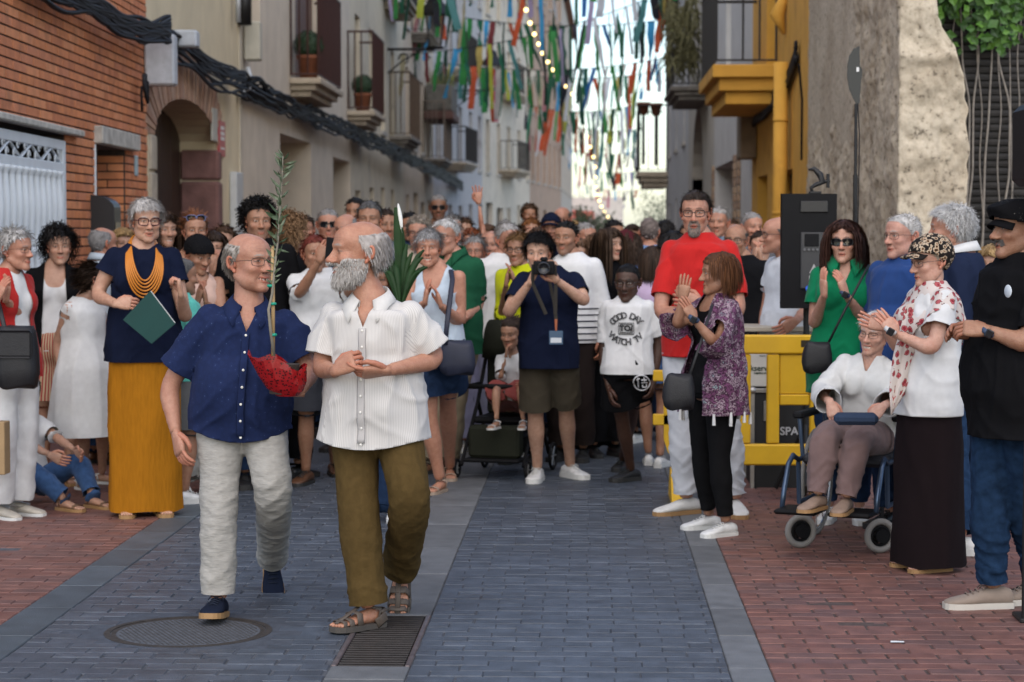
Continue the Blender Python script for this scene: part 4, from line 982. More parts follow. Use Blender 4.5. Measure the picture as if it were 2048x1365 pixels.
wood_d = mat('dark_door_wood', (.030, .016, .010), .55, var=.4, scale=6, stretch=(6, 6, .5)); iron_b = mat('black_iron', (.012, .012, .013), .5, .3)
stone_l = mat('lintel_stone', (.42, .40, .36), .85, var=.25, scale=9, bump=.4, bscale=60, dirt=((.15, .14, .12), 7, .62)); white_p = mat('white_paint', (.62, .66, .70), .45, var=.06, scale=5)
# --- brick house
WB = Wall((-4.25 + .0382 * 2.2, 15.4 - 2.2), (-4.485, 21.55))
hb = thing('brick_house', 'orange brick house with white turned window grille and stone lintels', 'house', WB.pt(0, 0)); hb.location = (0, 0, 0)
sl1, hl1 = WB.px(149, 262); _, hl0 = WB.px(149, 275); sw1, hw1 = WB.px(127, 284)
sd0, hd1 = WB.px(186, 290); sd1, hd0 = WB.px(263, 304); so1, _ = WB.px(249, 330)
hol = [(-1.0, sw1, .95, hl0 - .002, .28), (sd0 + .05, so1, .02, hd0, .55)]
wall = WB.holes(MB(), 0, WB.len, -.1, 7.5, hol, .3).build('wall', mat('dark_mortar', (.052, .040, .034), .95, var=.3, scale=20), hb)
cB, LB = .0775, .45; bm_ = [mat('wall_brick_%d' % i, c, .8, var=.18, scale=7, bump=.45, bscale=70, coords='World', dirt=((.26, .11, .06), 2.5, .60)) for i, c in enumerate(((.52, .185, .076), (.56, .20, .078), (.48, .168, .072), (.58, .225, .098), (.52, .19, .09)))]
_bk = {}
def wallbrick(w, i, M):
    k = (round(w, 2), i)
    if k not in _bk: mb = MB().bbox((-w/2, 0, -.0325), (w/2, .011, .0325), .003); mb.f = [q[::-1] for q in mb.f]; _bk[k] = mb.mesh('brick', bm_[i], smooth=False)
    return _bk[k]
rngb = np.random.RandomState(5); nb = 0; rest = MB(); rows = []
MW = Matrix(((WB.d[0], WB.n[0], 0, 0), (WB.d[1], WB.n[1], 0, 0), (0, 0, 1, 0), (0, 0, 0, 1)))
for r in range(int(7.4 / cB)):
    z = r * cB + cB / 2; x = -(r % 2) * LB / 2
    while x < WB.len:
        a, b = max(x, 0), min(x + LB, WB.len); x += LB; segs = [(a, b)]
        for h in hol:
            if h[2] - .03 < z < h[3] + .02:
                ns = []
                for p, q in segs:
                    if q <= h[0] or p >= h[1]: ns.append((p, q)); continue
                    if p < h[0]: ns.append((p, h[0]))
                    if q > h[1]: ns.append((h[1], q))
                segs = ns
        for p, q in segs:
            if q - p < .04: continue
            rows.append(((p + q) / 2, z, q - p - .018))
vis = []
for a, z, w in rows:
    p = WB.pt(a, z); u = 1178 + FPX * p[0] / p[1]; v = 460 - FPX * (z - CAM_H) / p[1]
    vis.append(-10 < u < 300 and -5 < v < 430 and v > 30 - 0 * u and v > (u - 110) * .5 - 12)
for (a, z, w), ok in zip(rows, vis):
    i = rngb.randint(5); me = wallbrick(w, i, None); p = WB.pt(a, z, rngb.rand() * .003)
    if ok and nb < 300: o = link('brick', me, hb); o.matrix_world = Matrix.Translation(p) @ MW; nb += 1
    else:
        v = np.array([q.co for q in me.vertices]); rest.add(p + np.outer(v[:, 0], WB.d) + np.outer(v[:, 1], WB.n) + np.outer(v[:, 2], (0, 0, 1)), [list(q.vertices) for q in me.polygons], mi=i)
tag(rest.build('bricks_rest', bm_, hb), kind='stuff')
# far reveal of the doorway is brick too
rv = MB()
for r in range(int(hd0 / cB)):
    for k in range(2):
        z = r * cB + cB / 2; o0 = -.53 + k * .27 + (r % 2) * .1
        WB.box(rv, so1 - .012, so1 - .001, z - .0325, z + .0325, o0, min(o0 + .26, -.01), .003, mi=(r * 3 + k) % 5)
tag(rv.build('doorway_bricks', bm_, hb), kind='stuff')
WB.box(MB(), -1.0, sl1, hl0, hl1, -.05, .09, .01).build('lintel', stone_l, hb); WB.box(MB(), sd0, sd1, hd0 + .003, hd0 + .16, -.50, .09, .01).build('lintel', stone_l, hb)
dr = WB.box(MB(), sd0 + .052, so1 - .002, .03, hd0 - .002, -.56, -.50, .006).build('door', white_p, hb)
WB.box(MB(), sd0 - .0, sd0 + .05, .03, hd0 - .002, -.3, .02, .005).build('door_post', white_p, hb)
WB.panel('window_pane', (-1.0, sw1, .97, hl0 - .01), -.27, dark_in, hb)
# white grille with turned balusters
gr = WB.box(MB(), sw1 - .11, sw1 - .005, 1.0, hl0 - .05, -.03, .02, .006).build('grille_frame', white_p, hb)
_, hr1 = WB.px(100, 310); hr1 = WB.px(60, 312)[1]
WB.box(MB(), -1.0, sw1 - .112, hl0 - .13, hl0 - .05, -.03, .02, .006).build('rail', white_p, gr); WB.box(MB(), -1.0, sw1 - .112, hr1 - .09, hr1 - .02, -.03, .02, .006).build('rail', white_p, gr)
a = sw1 - .24
while a > -.2:
    p = WB.pt(a, 0, -.005); prof = [(.030, 1.0)]
    hh = np.linspace(1.0, hr1 - .09, 46)
    for q in hh:
        c = ((q - 1.0) % .62) / .62; r = .034 + .016 * math.sin(math.pi * min(1, c * 1.25)) ** 2 + (.020 if abs(c - .86) < .035 or abs(c - .96) < .03 else 0) - (.012 if abs(c - .91) < .02 else 0); prof.append((r, q))
    MB().lathe(prof, 12, p).build('baluster', white_p, gr, smooth=True); a -= .205
for k in range(7):      # scrolls and slanting bars above the rail
    a0 = sw1 - .16 - k * .36; z0, z1 = hr1 - .02, hl0 - .13; sg = 1 if k % 2 else -1
    MB().tube([WB.pt(a0 - .33, z0 if sg > 0 else z1, 0), WB.pt(a0, z1 if sg > 0 else z0, 0)], [(.016, .01)] * 2, 6).build('scroll_bar', white_p, gr)
    for e in (-1, 1):
        th = np.linspace(0, 5.2, 16); c = WB.pt(a0 - .16 + e * .06, (z0 + z1) / 2 + sg * e * -.035, .012); rr = .045 - .005 * th
        MB().tube([c + WB.d * r * math.cos(q) + np.array((0, 0, r * math.sin(q))) for r, q in zip(rr, th)], [.008] * 16, 6).build('scroll', white_p, gr, smooth=True)
# letter box, plate, switch
s0, h0 = WB.px(185, 395); t = thing('letter_box', 'black letter box with rounded top on the brick wall', 'letter box', WB.pt(s0, h0))
pr = [(0, -.75), (.22, -.75), (.22, -.10)] + [(.22 * math.cos(q), -.10 + .12 * math.sin(q)) for q in np.linspace(0.1, 1.5, 6)] + [(0, .02)]
MB().prism(pr, -.16, .16, (0, 0, 0), WB.n, (0, 0, 1), WB.d).build('body', mat('black_enamel', (.012, .013, .016), .35), t)
MB().prism([(.223, -.30), (.228, -.30), (.228, -.22), (.223, -.22)], -.11, .11, (0, 0, 0), WB.n, (0, 0, 1), WB.d).build('name_plate', mat('brass_plate', (.25, .22, .15), .5), t)
s0, h0 = WB.px(268, 332); t = thing('house_plate', 'small rounded blue grey plate beside the doorway', 'plate', WB.pt(s0, h0)); mb = MB(); W0 = Wall(WB.pt(s0, 0)[:2], WB.pt(s0 + 1, 0)[:2])
o = WB.box(MB(), s0 - .075, s0 + .075, h0 - .10, h0 + .10, .012, .03, .008).build('plate', mat('plate_blue', (.28, .38, .44), .35), t); o.location = -WB.pt(s0, h0)
s0, h0 = WB.px(213, 437); tag(WB.box(MB(), s0 - .06, s0 + .06, h0 - .07, h0 + .07, .012, .05, .008).build('doorbell_box', white_p), 'small white doorbell box next to the letter box', 'doorbell')
# --- cream house with the arched doorway
WC = Wall((-4.485, 21.56), (-4.6, 28.2)); hc_ = thing('cream_house', 'cream plastered house with brick arched doorway and red stone jambs', 'house')
cream = plaster('cream_plaster', (.62, .53, .36), (.52, .44, .30), .60); a0, hsp = WC.px(308, 292); a1, _ = WC.px(432, 320); ac, hap = WC.px(372, 200); ac = (a0 + a1) / 2; ra = (a1 - a0) / 2; hs_ = WC.px(372, 285)[1]; rz = hap - hs_
mb = MB(); na = 16
arc = [(ac - ra * math.cos(q), hs_ + rz * math.sin(q)) for q in np.linspace(0, math.pi, na + 1)]
WC.holes(mb, 0, a0, -.1, 9, [], .3); WC.holes(mb, a1, WC.len, -.1, 9, [], .3)
for i in range(na):
    (x0, z0), (x1, z1) = arc[i], arc[i+1]; mb.add([WC.pt(x0, z0), WC.pt(x1, z1), WC.pt(x1, 9), WC.pt(x0, 9)], [(3, 2, 1, 0)]); mb.add([WC.pt(x0, z0), WC.pt(x1, z1), WC.pt(x1, z1, -.5), WC.pt(x0, z0, -.5)], [(0, 1, 2, 3)])
for x in (a0, a1): mb.add([WC.pt(x, -.1), WC.pt(x, hs_), WC.pt(x, hs_, -.5), WC.pt(x, -.1, -.5)], [(0, 1, 2, 3)])
mb.build('wall', cream, hc_)
door = WC.box(MB(), a0 + .01, a1 - .01, 0, hap, -.56, -.46).build('door', wood_d, hc_)
for i in range(6): WC.box(MB(), a0 + .04 + i * (a1 - a0 - .06) / 6, a0 + .02 + (i + 1) * (a1 - a0 - .06) / 6, .1, hap - .1, -.459, -.435, .01).build('plank', wood_d, door)
th_ = .55
for i in range(34):     # thin bricks on edge around the arch
    q0, q1 = math.pi * i / 34, math.pi * (i + .82) / 34; pl = []
    for q, k in ((q0, 0), (q1, 0), (q1, 1), (q0, 1)): pl.append((ac - (ra + k * th_) * math.cos(q), hs_ + (rz + k * th_ * 1.15) * math.sin(q)))
    MB().prism(pl, -.30, .012 + .006 * (i % 3), WC.p0, WC.d, (0, 0, 1), WC.n).build('arch_brick', mat('arch_brick_%d' % (i % 4), [(.36, .22, .15), (.40, .25, .17), (.33, .19, .13), (.39, .26, .19)][i % 4], .85, var=.2, scale=9, bump=.4, bscale=50), hc_)
rs = mat('red_sandstone', (.17, .085, .074), .9, var=.25, scale=5, bump=.6, bscale=26); ls = mat('pale_stone', (.38, .33, .26), .9, var=.2, scale=6, bump=.5, bscale=40)
z = 0; i = 0
for hh in (.62, .55, .5, .62, .48, .55, .5):
    if z + hh > hs_ + .05: hh = max(.1, hs_ - z)
    WC.box(MB(), a1 - .035 - .02 * (i % 2), a1 + .26 + .05 * (i % 2), z + .008, z + hh - .008, -.44, .035, .03).build('jamb_stone', rs, hc_)
    WC.box(MB(), a0 - .30, a0 + .03, z + .008, z + hh - .008, -.40, .03, .02).build('jamb_stone', ls if z > 1.0 else rs, hc_); z += hh; i += 1
    if z > hs_ - .02: break
s0, h0 = WC.px(440, 278); sg = thing('wall_sign', 'narrow red enamel sign with pale lettering beside the arch', 'sign', WC.pt(s0, h0)); hh = abs(WC.px(440, 243)[1] - h0)
o = WC.box(MB(), s0 - .24, s0 + .24, h0 - hh, h0 + hh, .004, .03).build('board', mat('sign_red', (.38, .035, .045), .4), sg); o.location = -WC.pt(s0, h0)
mk = mat('sign_white', (.7, .68, .66), .5)
for k, (x, z) in enumerate(((0, .62), (0, .3), (0, .02), (.0, -.5))):
    o = WC.box(MB(), s0 - .14, s0 + .14, h0 + (z - .11) * hh, h0 + (z + (.09 if k < 3 else .0)) * hh, .031, .034).build('mark', mk, sg); o.location = -WC.pt(s0, h0)
s0, h0 = WC.px(465, 395); bx = WC.box(MB(), s0 - .28, s0 + .28, h0 - .75, h0 + .32, .003, .10, .012).build('meter_cabinet', mat('cabinet_grey', (.46, .48, .49), .5, var=.06)); tag(bx, 'tall pale grey meter cabinet on the cream wall', 'cabinet')
WC.box(MB(), s0 - .2, s0 + .2, h0 - .2, h0 - .14, .101, .106).build('slot', mat('slot_dark', (.1, .12, .16), .5), bx)
s0, h0 = WC.px(424, 250); tag(WC.box(MB(), s0 - .14, s0 + .22, h0 - .20, h0 + .20, .004, .035, .008).build('wall_box', mat('box_beige', (.40, .39, .34), .6, var=.1)), 'small beige box above the red stone jamb', 'box')
# --- beige house with garages
WD = Wall((-4.6, 28.21), (-4.76, 42.5)); hd_ = thing('beige_house', 'beige plastered house with two dark garage openings below balconies', 'house')
beige = plaster('beige_plaster', (.60, .53, .43), (.48, .42, .34), .60); g = []
for xa, xb, yt in ((560, 622, 272), (666, 728, 320)):
    p, q = WD.px(xa, 300)[0], WD.px(xb, 300)[0]; g.append((p, q, -.05, WD.px(xa, yt - 6)[1], 1.2))
up_ = [(WD.px(590, 0)[0], WD.px(652, 0)[0], 4.1, 6.7, .25), (WD.px(500, 0)[0] - .3, WD.px(520, 0)[0], 4.1, 6.4, .25)]
WD.holes(MB(), 0, WD.len, -.1, 9.5, g + up_, .3).build('wall', beige, hd_)
for h in g: WD.panel('garage_door', h, -1.2, mat('garage_brown', (.05, .034, .024), .6, var=.2, scale=3, stretch=(1, 1, 12)), hd_)
for h in up_: WD.panel('balcony_door', h, -.25, mat('shutter_brown', (.10, .045, .030), .6, var=.3, scale=3, stretch=(.5, .5, 30)), hd_)
WD.box(MB(), -.25, .0, 0, 9.4, .002, .02).build('corner_strip', plaster('strip', (.50, .45, .36)), hd_)
# --- houses beyond on the left
def house(label, name, W, h, m, wins, dm=None, cat='house'):
    r = thing(name, label, cat); WH = []
    for (a, b, c, d) in wins: WH.append((a, b, c, d, .22))
    W.holes(MB(), 0, W.len, -.1, h, WH, .22).build('wall', m, r)
    for k, w in enumerate(WH):
        o = W.panel('door' if w[2] < .5 else 'window', w, -.2, dm or wood_d, r)
        if w[2] > .5: W.box(MB(), w[0] - .1, w[1] + .1, w[2] - .1, w[2], .002, .06).build('sill', stone_l, r)
    W.box(MB(), -.02, W.len + .02, h - .02, h + .18, -.3, .35).build('eaves', mat('eaves_tile', (.26, .13, .08), .9, var=.3, scale=9), r)
    return r
far_cols = [((.58, .52, .40), 'pale cream narrow house after the beige one'), ((.52, .44, .34), 'ochre beige house with stone balconies'), ((.42, .42, .43), 'grey plastered house behind the hanging ribbons'), ((.58, .53, .44), 'light stone coloured house under the far ribbons'), ((.42, .30, .22), 'tan house far down the street'), ((.5, .45, .38), 'palest house at the far bend of the street')]
rngf = np.random.RandomState(2); LEFT_X = ([42.5, 56.5, 69.5, 84, 99, 118, 150], [-4.76, -4.92, -5.07, -4.2, -2.75, -1.55, -1.2]); left_walls = []
for i, h in enumerate((10.5, 11.5, 13, 14.5, 16, 15)):
    Wf = Wall((LEFT_X[1][i], LEFT_X[0][i] + .01), (LEFT_X[1][i+1], LEFT_X[0][i+1])); wins = []; a = 1.0; ln = Wf.len; left_walls.append(Wf)
    while a + 1.2 < ln:
        wins.append((a, a + 1.1 + .8 * (rngf.rand() > .6), 0.02, 2.5 + .3 * rngf.rand()))
        for z in (4.0, 7.2, 10.3, 13.0):
            if z + 2.2 < h: wins.append((a, a + 1.1, z, z + 2.1))
        a += 2.6 + rngf.rand()
    house(far_cols[i][1], 'town_house', Wf, h, plaster('far_plaster_%d' % i, far_cols[i][0]), wins)
# --- right side: yellow house, white garage house, arch house, far one
WR = lambda a, b, off=0: Wall((2.5 + off, a), (2.5 + off, b), left=False)
WY = WR(24.62, 33.0); hy = thing('yellow_house', 'mustard yellow house with moulded balcony and fat drainpipe', 'house')
yel = mat('mustard_plaster', (.56, .30, .045), .85, var=.12, scale=2.5, bump=.3, bscale=25, dirt=((.34, .17, .03), 2, .6))
p1, q1 = WY.px(1552, 350)[0], WY.px(1580, 350)[0]; ya = sorted((WY.px(1515, 360)[0], WY.px(1535, 360)[0])); yb = sorted((WY.px(1545, 350)[0], WY.px(1585, 350)[0]))
yh = [(ya[0], ya[1], .02, WY.px(1525, 352)[1], .25), (yb[0], yb[1], .02, WY.px(1560, 345)[1], .25), (4.2, 5.8, 3.95, 6.4, .2)]
WY.holes(MB(), 0, WY.len, -.1, 9, yh, .25).build('wall', yel, hy)
for h in yh: WY.panel('door', h, -.23, mat('door_brown_dark', (.028, .022, .018), .5, var=.3, scale=4), hy)
s0, ht = WY.px(1583, 125)
MB().tube([WY.pt(s0, -.05, .13), WY.pt(s0, ht, .13)], [.088, .088], 16).build('drainpipe', yel, hy, smooth=True)
for z in (.5, 1.9, 3.05): MB().lathe([(.095, -.02), (.098, 0), (.095, .02)], 16, WY.pt(s0, z, .13)).build('pipe_ring', yel, hy, smooth=True)
s0, h0 = WY.px(1573, 30); MB().tube([WY.pt(s0, h0 + .25, .02), WY.pt(s0, h0, .12), WY.pt(s0, h0 - .25, .03)], [.05, .10, .02], 10).build('corbel', yel, hy, smooth=True)
WW = WR(33.01, 43.0); hw_ = thing('white_house', 'white plastered house with garage opening between tan brick pillars', 'house'); g0, g1 = sorted((WW.px(1430, 330)[0], WW.px(1470, 330)[0])); gh = WW.px(1455, 325)[1]
WW.holes(MB(), 0, WW.len, -.1, 8, [(g0, g1, -.05, gh, 1.5), (5, 6.4, 4.6, 6.8, .2)], .3).build('wall', plaster('white_plaster', (.50, .49, .47), (.4, .38, .35), .6), hw_)
WW.panel('garage_door', (g0, g1, 0, gh), -1.5, mat('garage_tan', (.12, .085, .055), .7, var=.2, scale=3), hw_)
tanb = [mat('tan_brick_%d' % k, c, .85, var=.15, scale=8) for k, c in enumerate(((.30, .20, .13), (.25, .17, .12), (.34, .24, .16)))]
for sx in (g0 - .45, g1 + .05, g0 - 1.4):
    for r in range(22):
        WW.box(MB(), sx, sx + .4, r * .135 + .006, r * .135 + .129, .002, .05, .008).build('brick', tanb[(r * 2 + int(sx * 3)) % 3], hw_)
WA = WR(43.01, 54.0); ha_ = thing('arch_house', 'stone house with tall dark pointed archway', 'house'); A0, A1 = sorted((WA.px(1385, 330)[0], WA.px(1406, 330)[0])); hA = WA.px(1396, 215)[1]; cA, rA = (A0 + A1) / 2, (A1 - A0) / 2; hS = hA - 1.6
mb = MB(); WA.holes(mb, 0, A0, -.1, 8.5, []); WA.holes(mb, A1, WA.len, -.1, 8.5, []); ar_ = [(cA - rA * math.cos(q), hS + (hA - hS) * math.sin(q)) for q in np.linspace(0, math.pi, 17)]
for (x0, z0), (x1, z1) in zip(ar_[:-1], ar_[1:]):
    mb.add([WA.pt(x0, z0), WA.pt(x1, z1), WA.pt(x1, 8.5), WA.pt(x0, 8.5)], [(0, 1, 2, 3)]); mb.add([WA.pt(x0, z0), WA.pt(x1, z1), WA.pt(x1, z1, -1), WA.pt(x0, z0, -1)], [(0, 1, 2, 3)])
for x in (A0, A1): mb.add([WA.pt(x, 0), WA.pt(x, hS), WA.pt(x, hS, -1), WA.pt(x, 0, -1)], [(0, 1, 2, 3)])
mb.build('wall', plaster('stone_grey', (.40, .37, .32), (.28, .26, .23), .55), ha_); WA.panel('door', (A0, A1, 0, hA), -1.0, wood_d, ha_)
WZ = WR(54.01, 70.0); house('grey white corner house at the far right with iron balconies', 'corner_house', WZ, 8.5, plaster('pale_grey', (.44, .44, .44)), [(2, 3.2, .02, 2.6), (2, 3.2, 4, 6.4), (7, 8.2, .02, 2.6), (7, 8.2, 4, 6.4), (12, 13.2, 4, 6.4), (12, 13.2, .02, 2.5)])
# --- rough ruined wall on the right, solid, with a broken outer edge
prof = [(1870, -60), (1872, 0), (1878, 55), (1908, 95), (1922, 135), (1932, 175), (1936, 230), (1939, 300), (1934, 370), (1930, 430), (1934, 560), (1938, 700), (1942, 900)]
YF, YB = 17.4, 24.6; pts = [at(x, y, YF) for x, y in prof]; zz = np.array([p[2] for p in pts][::-1]); xx = np.array([p[0] for p in pts][::-1]); nz_, ny_, nf_ = 190, 170, 46
zg = np.linspace(-.1, 5.2, nz_); V = []; idx = {}
xo = np.interp(zg, zz, xx); v_ = []
us = np.concatenate([[0]]); strip = [(2.5, y) for y in np.linspace(YB, YF + .05, ny_)] + [(None, k) for k in np.linspace(0, 1, nf_)] + [('b', k) for k in np.linspace(0, 1, 20)]
for z, x1 in zip(zg, xo):
    for a, b in strip:
        if a == 'b': v_.append((x1, YF + b * (YB - YF), z))
        elif a is None: v_.append((2.5 + (x1 - 2.5) * b, YF, z))
        else: v_.append((a, b, z))
v_ = np.array(v_); n_ = len(strip); f_ = [(i*n_+j, i*n_+j+1, (i+1)*n_+j+1, (i+1)*n_+j) for i in range(nz_-1) for j in range(n_-1)]
nx = np.where(v_[:, 1] > YF + .02, -1., 0) * (v_[:, 0] < 2.51); nyy = np.where(v_[:, 1] <= YF + .06, -1., 0)
d_ = .030 * noise3(v_ * 2.3) + .028 * noise3(v_ * 7 + 5) + .016 * noise3(v_ * 19 + 9) + .014 * np.maximum(noise3(v_ * 34), -.2); rough_ = np.where((v_[:, 1] > 20.4) & (v_[:, 2] > 2.6 + .3 * noise3(v_ * 1.5)), .25, 1.0)
ledge = .05 * np.exp(-((v_[:, 2] - 3.08 - .05 * noise3(v_ * 3)) / .05) ** 2) * (v_[:, 1] < YF + .06)
v_[:, 0] += nx * (d_ * rough_); v_[:, 1] += nyy * (d_ * 1.1 + ledge); v_[:, 0] += np.where(nyy < 0, 1, 0) * .03 * noise3(v_ * 9 + 2) * np.where(v_[:, 0] > 2.8, 1, 0)
def roughwall():
    m = bpy.data.materials.new('rough_render'); m.use_nodes = True; nt = m.node_tree; b = nt.nodes['Principled BSDF']; b.inputs['Roughness'].default_value = .95
    tc = nt.nodes.new('ShaderNodeTexCoord'); n1 = nt.nodes.new('ShaderNodeTexNoise'); n1.inputs['Scale'].default_value = 16; n1.inputs['Detail'].default_value = 9; n1.inputs['Roughness'].default_value = .72
    n2 = nt.nodes.new('ShaderNodeTexNoise'); n2.inputs['Scale'].default_value = 1.1; n2.inputs['Detail'].default_value = 4
    for n in (n1, n2): nt.links.new(tc.outputs['Object'], n.inputs['Vector'])
    r1 = nt.nodes.new('ShaderNodeValToRGB'); e = r1.color_ramp.elements; e[0].position = .36; e[0].color = (.13, .11, .085, 1); e[1].position = .60; e[1].color = (.52, .47, .39, 1); k = e.new(.44); k.color = (.42, .375, .305, 1)
    r2 = nt.nodes.new('ShaderNodeValToRGB'); r2.color_ramp.elements[0].position = .35; r2.color_ramp.elements[0].color = (.84, .79, .72, 1); r2.color_ramp.elements[1].position = .65; r2.color_ramp.elements[1].color = (1.1, 1.08, 1.03, 1)
    mx = nt.nodes.new('ShaderNodeMix'); mx.data_type = 'RGBA'; mx.blend_type = 'MULTIPLY'; mx.inputs[0].default_value = 1
    nt.links.new(n1.outputs['Fac'], r1.inputs[0]); nt.links.new(n2.outputs['Fac'], r2.inputs[0]); nt.links.new(r1.outputs[0], mx.inputs[6]); nt.links.new(r2.outputs[0], mx.inputs[7]); nt.links.new(mx.outputs[2], b.inputs['Base Color'])
    bp = nt.nodes.new('ShaderNodeBump'); bp.inputs['Strength'].default_value = .6; bp.inputs['Distance'].default_value = .02; nt.links.new(n1.outputs['Fac'], bp.inputs['Height']); nt.links.new(bp.outputs[0], b.inputs['Normal']); return m
tag(MB().add(v_, f_).build('ruined_wall', roughwall(), smooth=True), 'rough grey stone wall with crumbling broken edge', 'wall')
# --- woven dark screen and creeper at the right
t = thing('screen_fence', 'dark woven screen fence behind climbing stems', 'fence', (4.4, 18.6, 0)); sm = mat('woven_black', (.016, .014, .013), .7, var=.3, scale=20); mb = MB()
MB().box((-1.6, .03, 0), (2.4, .05, 4.6)).build('backing', mat('backing_dark', (.012, .011, .010), .9), t)
for r in range(74):
    z = .03 + r * .062; pts = [(x, .015 * math.cos((x * 14 + (r % 2) * math.pi)), z) for x in np.linspace(-1.55, 2.3, 70)]; mb.tube(pts, [(.004, .024)] * 70, 4, side=(0, 1, 0))
tag(mb.build('woven_strips', sm, t), kind='stuff')
for x in (-1.5, 0.4, 2.2): MB().tube([(x, -.03, 0), (x, -.03, 4.6)], [.03, .03], 8).build('post', iron_b, t)
cr = thing('creeper', 'bright green creeper with bare pale stems on the dark screen', 'climbing plant', (4.0, 18.5, 0)); stem_m = mat('pale_stem', (.27, .24, .21), .8, var=.25, scale=15); rngc = np.random.RandomState(8)
for i, x in enumerate((1905, 1928, 1958, 1975, 1990, 2012, 2030, 1945, 2022)):
    p = [at(x + 14 * noise3(np.array([[y / 110., i * 3.3, 0]]))[0] + (y - 250) * .03 * ((i % 3) - 1), y, 18.5) - np.array((4.0, 18.5, 0)) for y in np.linspace(-40, 640, 30)]; MB().tube(p, np.linspace(.006, .010, 30) * (.6 + .4 * (i % 2)), 6).build('stem', stem_m, cr, smooth=True)
lv = MB()
for i in range(620):
    x, y = 1880 + 170 * rngc.rand(), -60 + 160 * rngc.rand() ** 1.4
    if y > 45 - 45 * math.sin((x - 1880) / 26.) and rngc.rand() < .82: continue
    c = at(x, y, 18.2 + rngc.rand() * .35) - np.array((4.0, 18.5, 0)); a = rngc.rand() * 6.28; s_ = .045 + .04 * rngc.rand(); u = nrm(np.array((math.cos(a), -.4 + .8 * rngc.rand(), math.sin(a) - .5))); w = nrm(np.cross(u, (rngc.rand() - .5, -1, rngc.rand() - .5)))
    lv.add([c, c + u * s_ * .7 + w * s_ * .55, c + u * s_ * 1.5, c + u * s_ * .7 - w * s_ * .55, c + u * s_ * .8 + np.cross(u, w) * s_ * .15], [(0, 1, 4), (1, 2, 4), (2, 3, 4), (3, 0, 4)], mi=rngc.randint(3))
tag(lv.build('leaves', [mat('leaf_%d' % k, c, .5, spec=.4) for k, c in enumerate(((.035, .10, .012), (.07, .17, .018), (.022, .06, .012)))], cr), kind='stuff')
# ================================================================ balconies, cables, lamps, ribbons
rail_r = mat('rail_brown_red', (.050, .020, .016), .5, .2, var=.15); cast = mat('slab_stone', (.40, .34, .26), .85, var=.15, scale=6, bump=.3, bscale=40, dirt=((.24, .20, .16), 3, .6)); old_st = mat('old_slab', (.17, .155, .135), .9, var=.3, scale=7, bump=.5, bscale=40)
def balcony(label, W, near, Y1, depth, h, rail_h, slab_m, rm, th=.28, steps=3, spacing=.13, group=None, belly=0.0, uw=None):
    """slab with stepped moulding, posts, rails and single bars; from wall position `near` to far position Y1 (s values)"""
    t = thing('balcony', label, 'balcony', W.pt(near, h), 0, group); off = -W.pt(near, h)
    def add(mb, nm, m, par=None, sm=False):
        o = mb.build(nm, m, par or t, smooth=sm); 
        if par is None: o.location = off
        return o
    mb = MB()
    for k in range(steps):
        e = k * .09; W.box(mb, near + e, Y1 - e, h - (k + 1) * th / steps + .002, h - k * th / steps, .001, depth - e, .012)
    add(mb, 'slab', slab_m)
    z0, z1 = h + .06, h + rail_h; ins = .05; P = lambda a, z, o: W.pt(a, z, o)
    rr = MB(); path = [P(near + ins, z1, 0), P(near + ins, z1, depth - ins), P(Y1 - ins, z1, depth - ins), P(Y1 - ins, z1, 0)]
    for p, q in zip(path[:-1], path[1:]): rr.tube([p, q], [.022, .022], 8)
    add(rr, 'handrail', rm)
    lr = MB(); path = [p - np.array((0, 0, z1 - z0)) for p in path]
    for p, q in zip(path[:-1], path[1:]): lr.tube([p, q], [.015, .015], 6)
    add(lr, 'bottom_rail', rm)
    def bar(a, o): 
        out = W.n * belly; mid = P(a, z0 + .25, o) + (out if o > depth - .1 else 0); add(MB().tube([P(a, z0, o), mid, P(a, z1, o)], [.016] * 3, 5), 'bar', rm)
    n = int((depth - ins) / spacing)
    for k in range(n): bar(near + ins, .02 + k * spacing)
    n = int((Y1 - near - 2 * ins) / spacing)
    for k in range(n + 1): bar(near + ins + k * (Y1 - near - 2 * ins) / n, depth - ins)
    return t
def near_s(W, x): return W.px(x, 200)[0]
W2, W3, W4, W5, W6 = left_walls[:5]
b1 = near_s(WD, 579); balcony('brown railed balcony with stone slab over the first garage, potted ball plant', WD, b1, b1 + 3.4, .49, 4.05, 1.5, cast, rail_r)
b2 = near_s(WD, 697); balcony('brown railed balcony over the second garage with smaller potted plant', WD, b2 - .3, b2 + 2.3, .55, 4.03, 1.55, cast, rail_r)
b3 = near_s(W2, 779); balcony('weathered balcony with ornate iron railing, third along the left side', W2, b3 - .1, b3 + 3.5, .55, 3.98, 1.55, old_st, mat('rail_rust', (.10, .065, .04), .7, var=.3))
b4 = near_s(W3, 845); balcony('old stone balcony, fourth along the left side', W3, b4, b4 + 4.2, .68, 3.85, 1.7, old_st, mat('rail_old', (.13, .10, .075), .7, var=.3))
drk = mat('rail_dark', (.02, .016, .014), .6)
balcony('dark railed balcony on the fifth left house, lower floor', W4, 3.0, 6.6, .75, 4.0, 1.2, cast, drk, spacing=.2); balcony('dark railed balcony on the fifth left house, upper floor', W4, 3.0, 6.6, .75, 7.2, 1.2, cast, drk, spacing=.2)
balcony('iron balcony high on the third left house', W2, 8.0, 11.5, .6, 7.2, 1.2, cast, drk, spacing=.2); balcony('iron balcony on the fourth left house above the old stone one', W3, 3.0, 6.5, .6, 7.2, 1.2, old_st, drk, spacing=.2)
balcony('far iron balcony on the sixth left house behind ribbons', W5, 5.0, 9.0, .8, 4.2, 1.2, cast, drk, spacing=.25); balcony('far upper balcony on the sixth left house behind ribbons', W5, 5.0, 9.0, .8, 7.4, 1.2, cast, drk, spacing=.25)
pot_m = mat('terracotta', (.22, .075, .035), .8, var=.15)
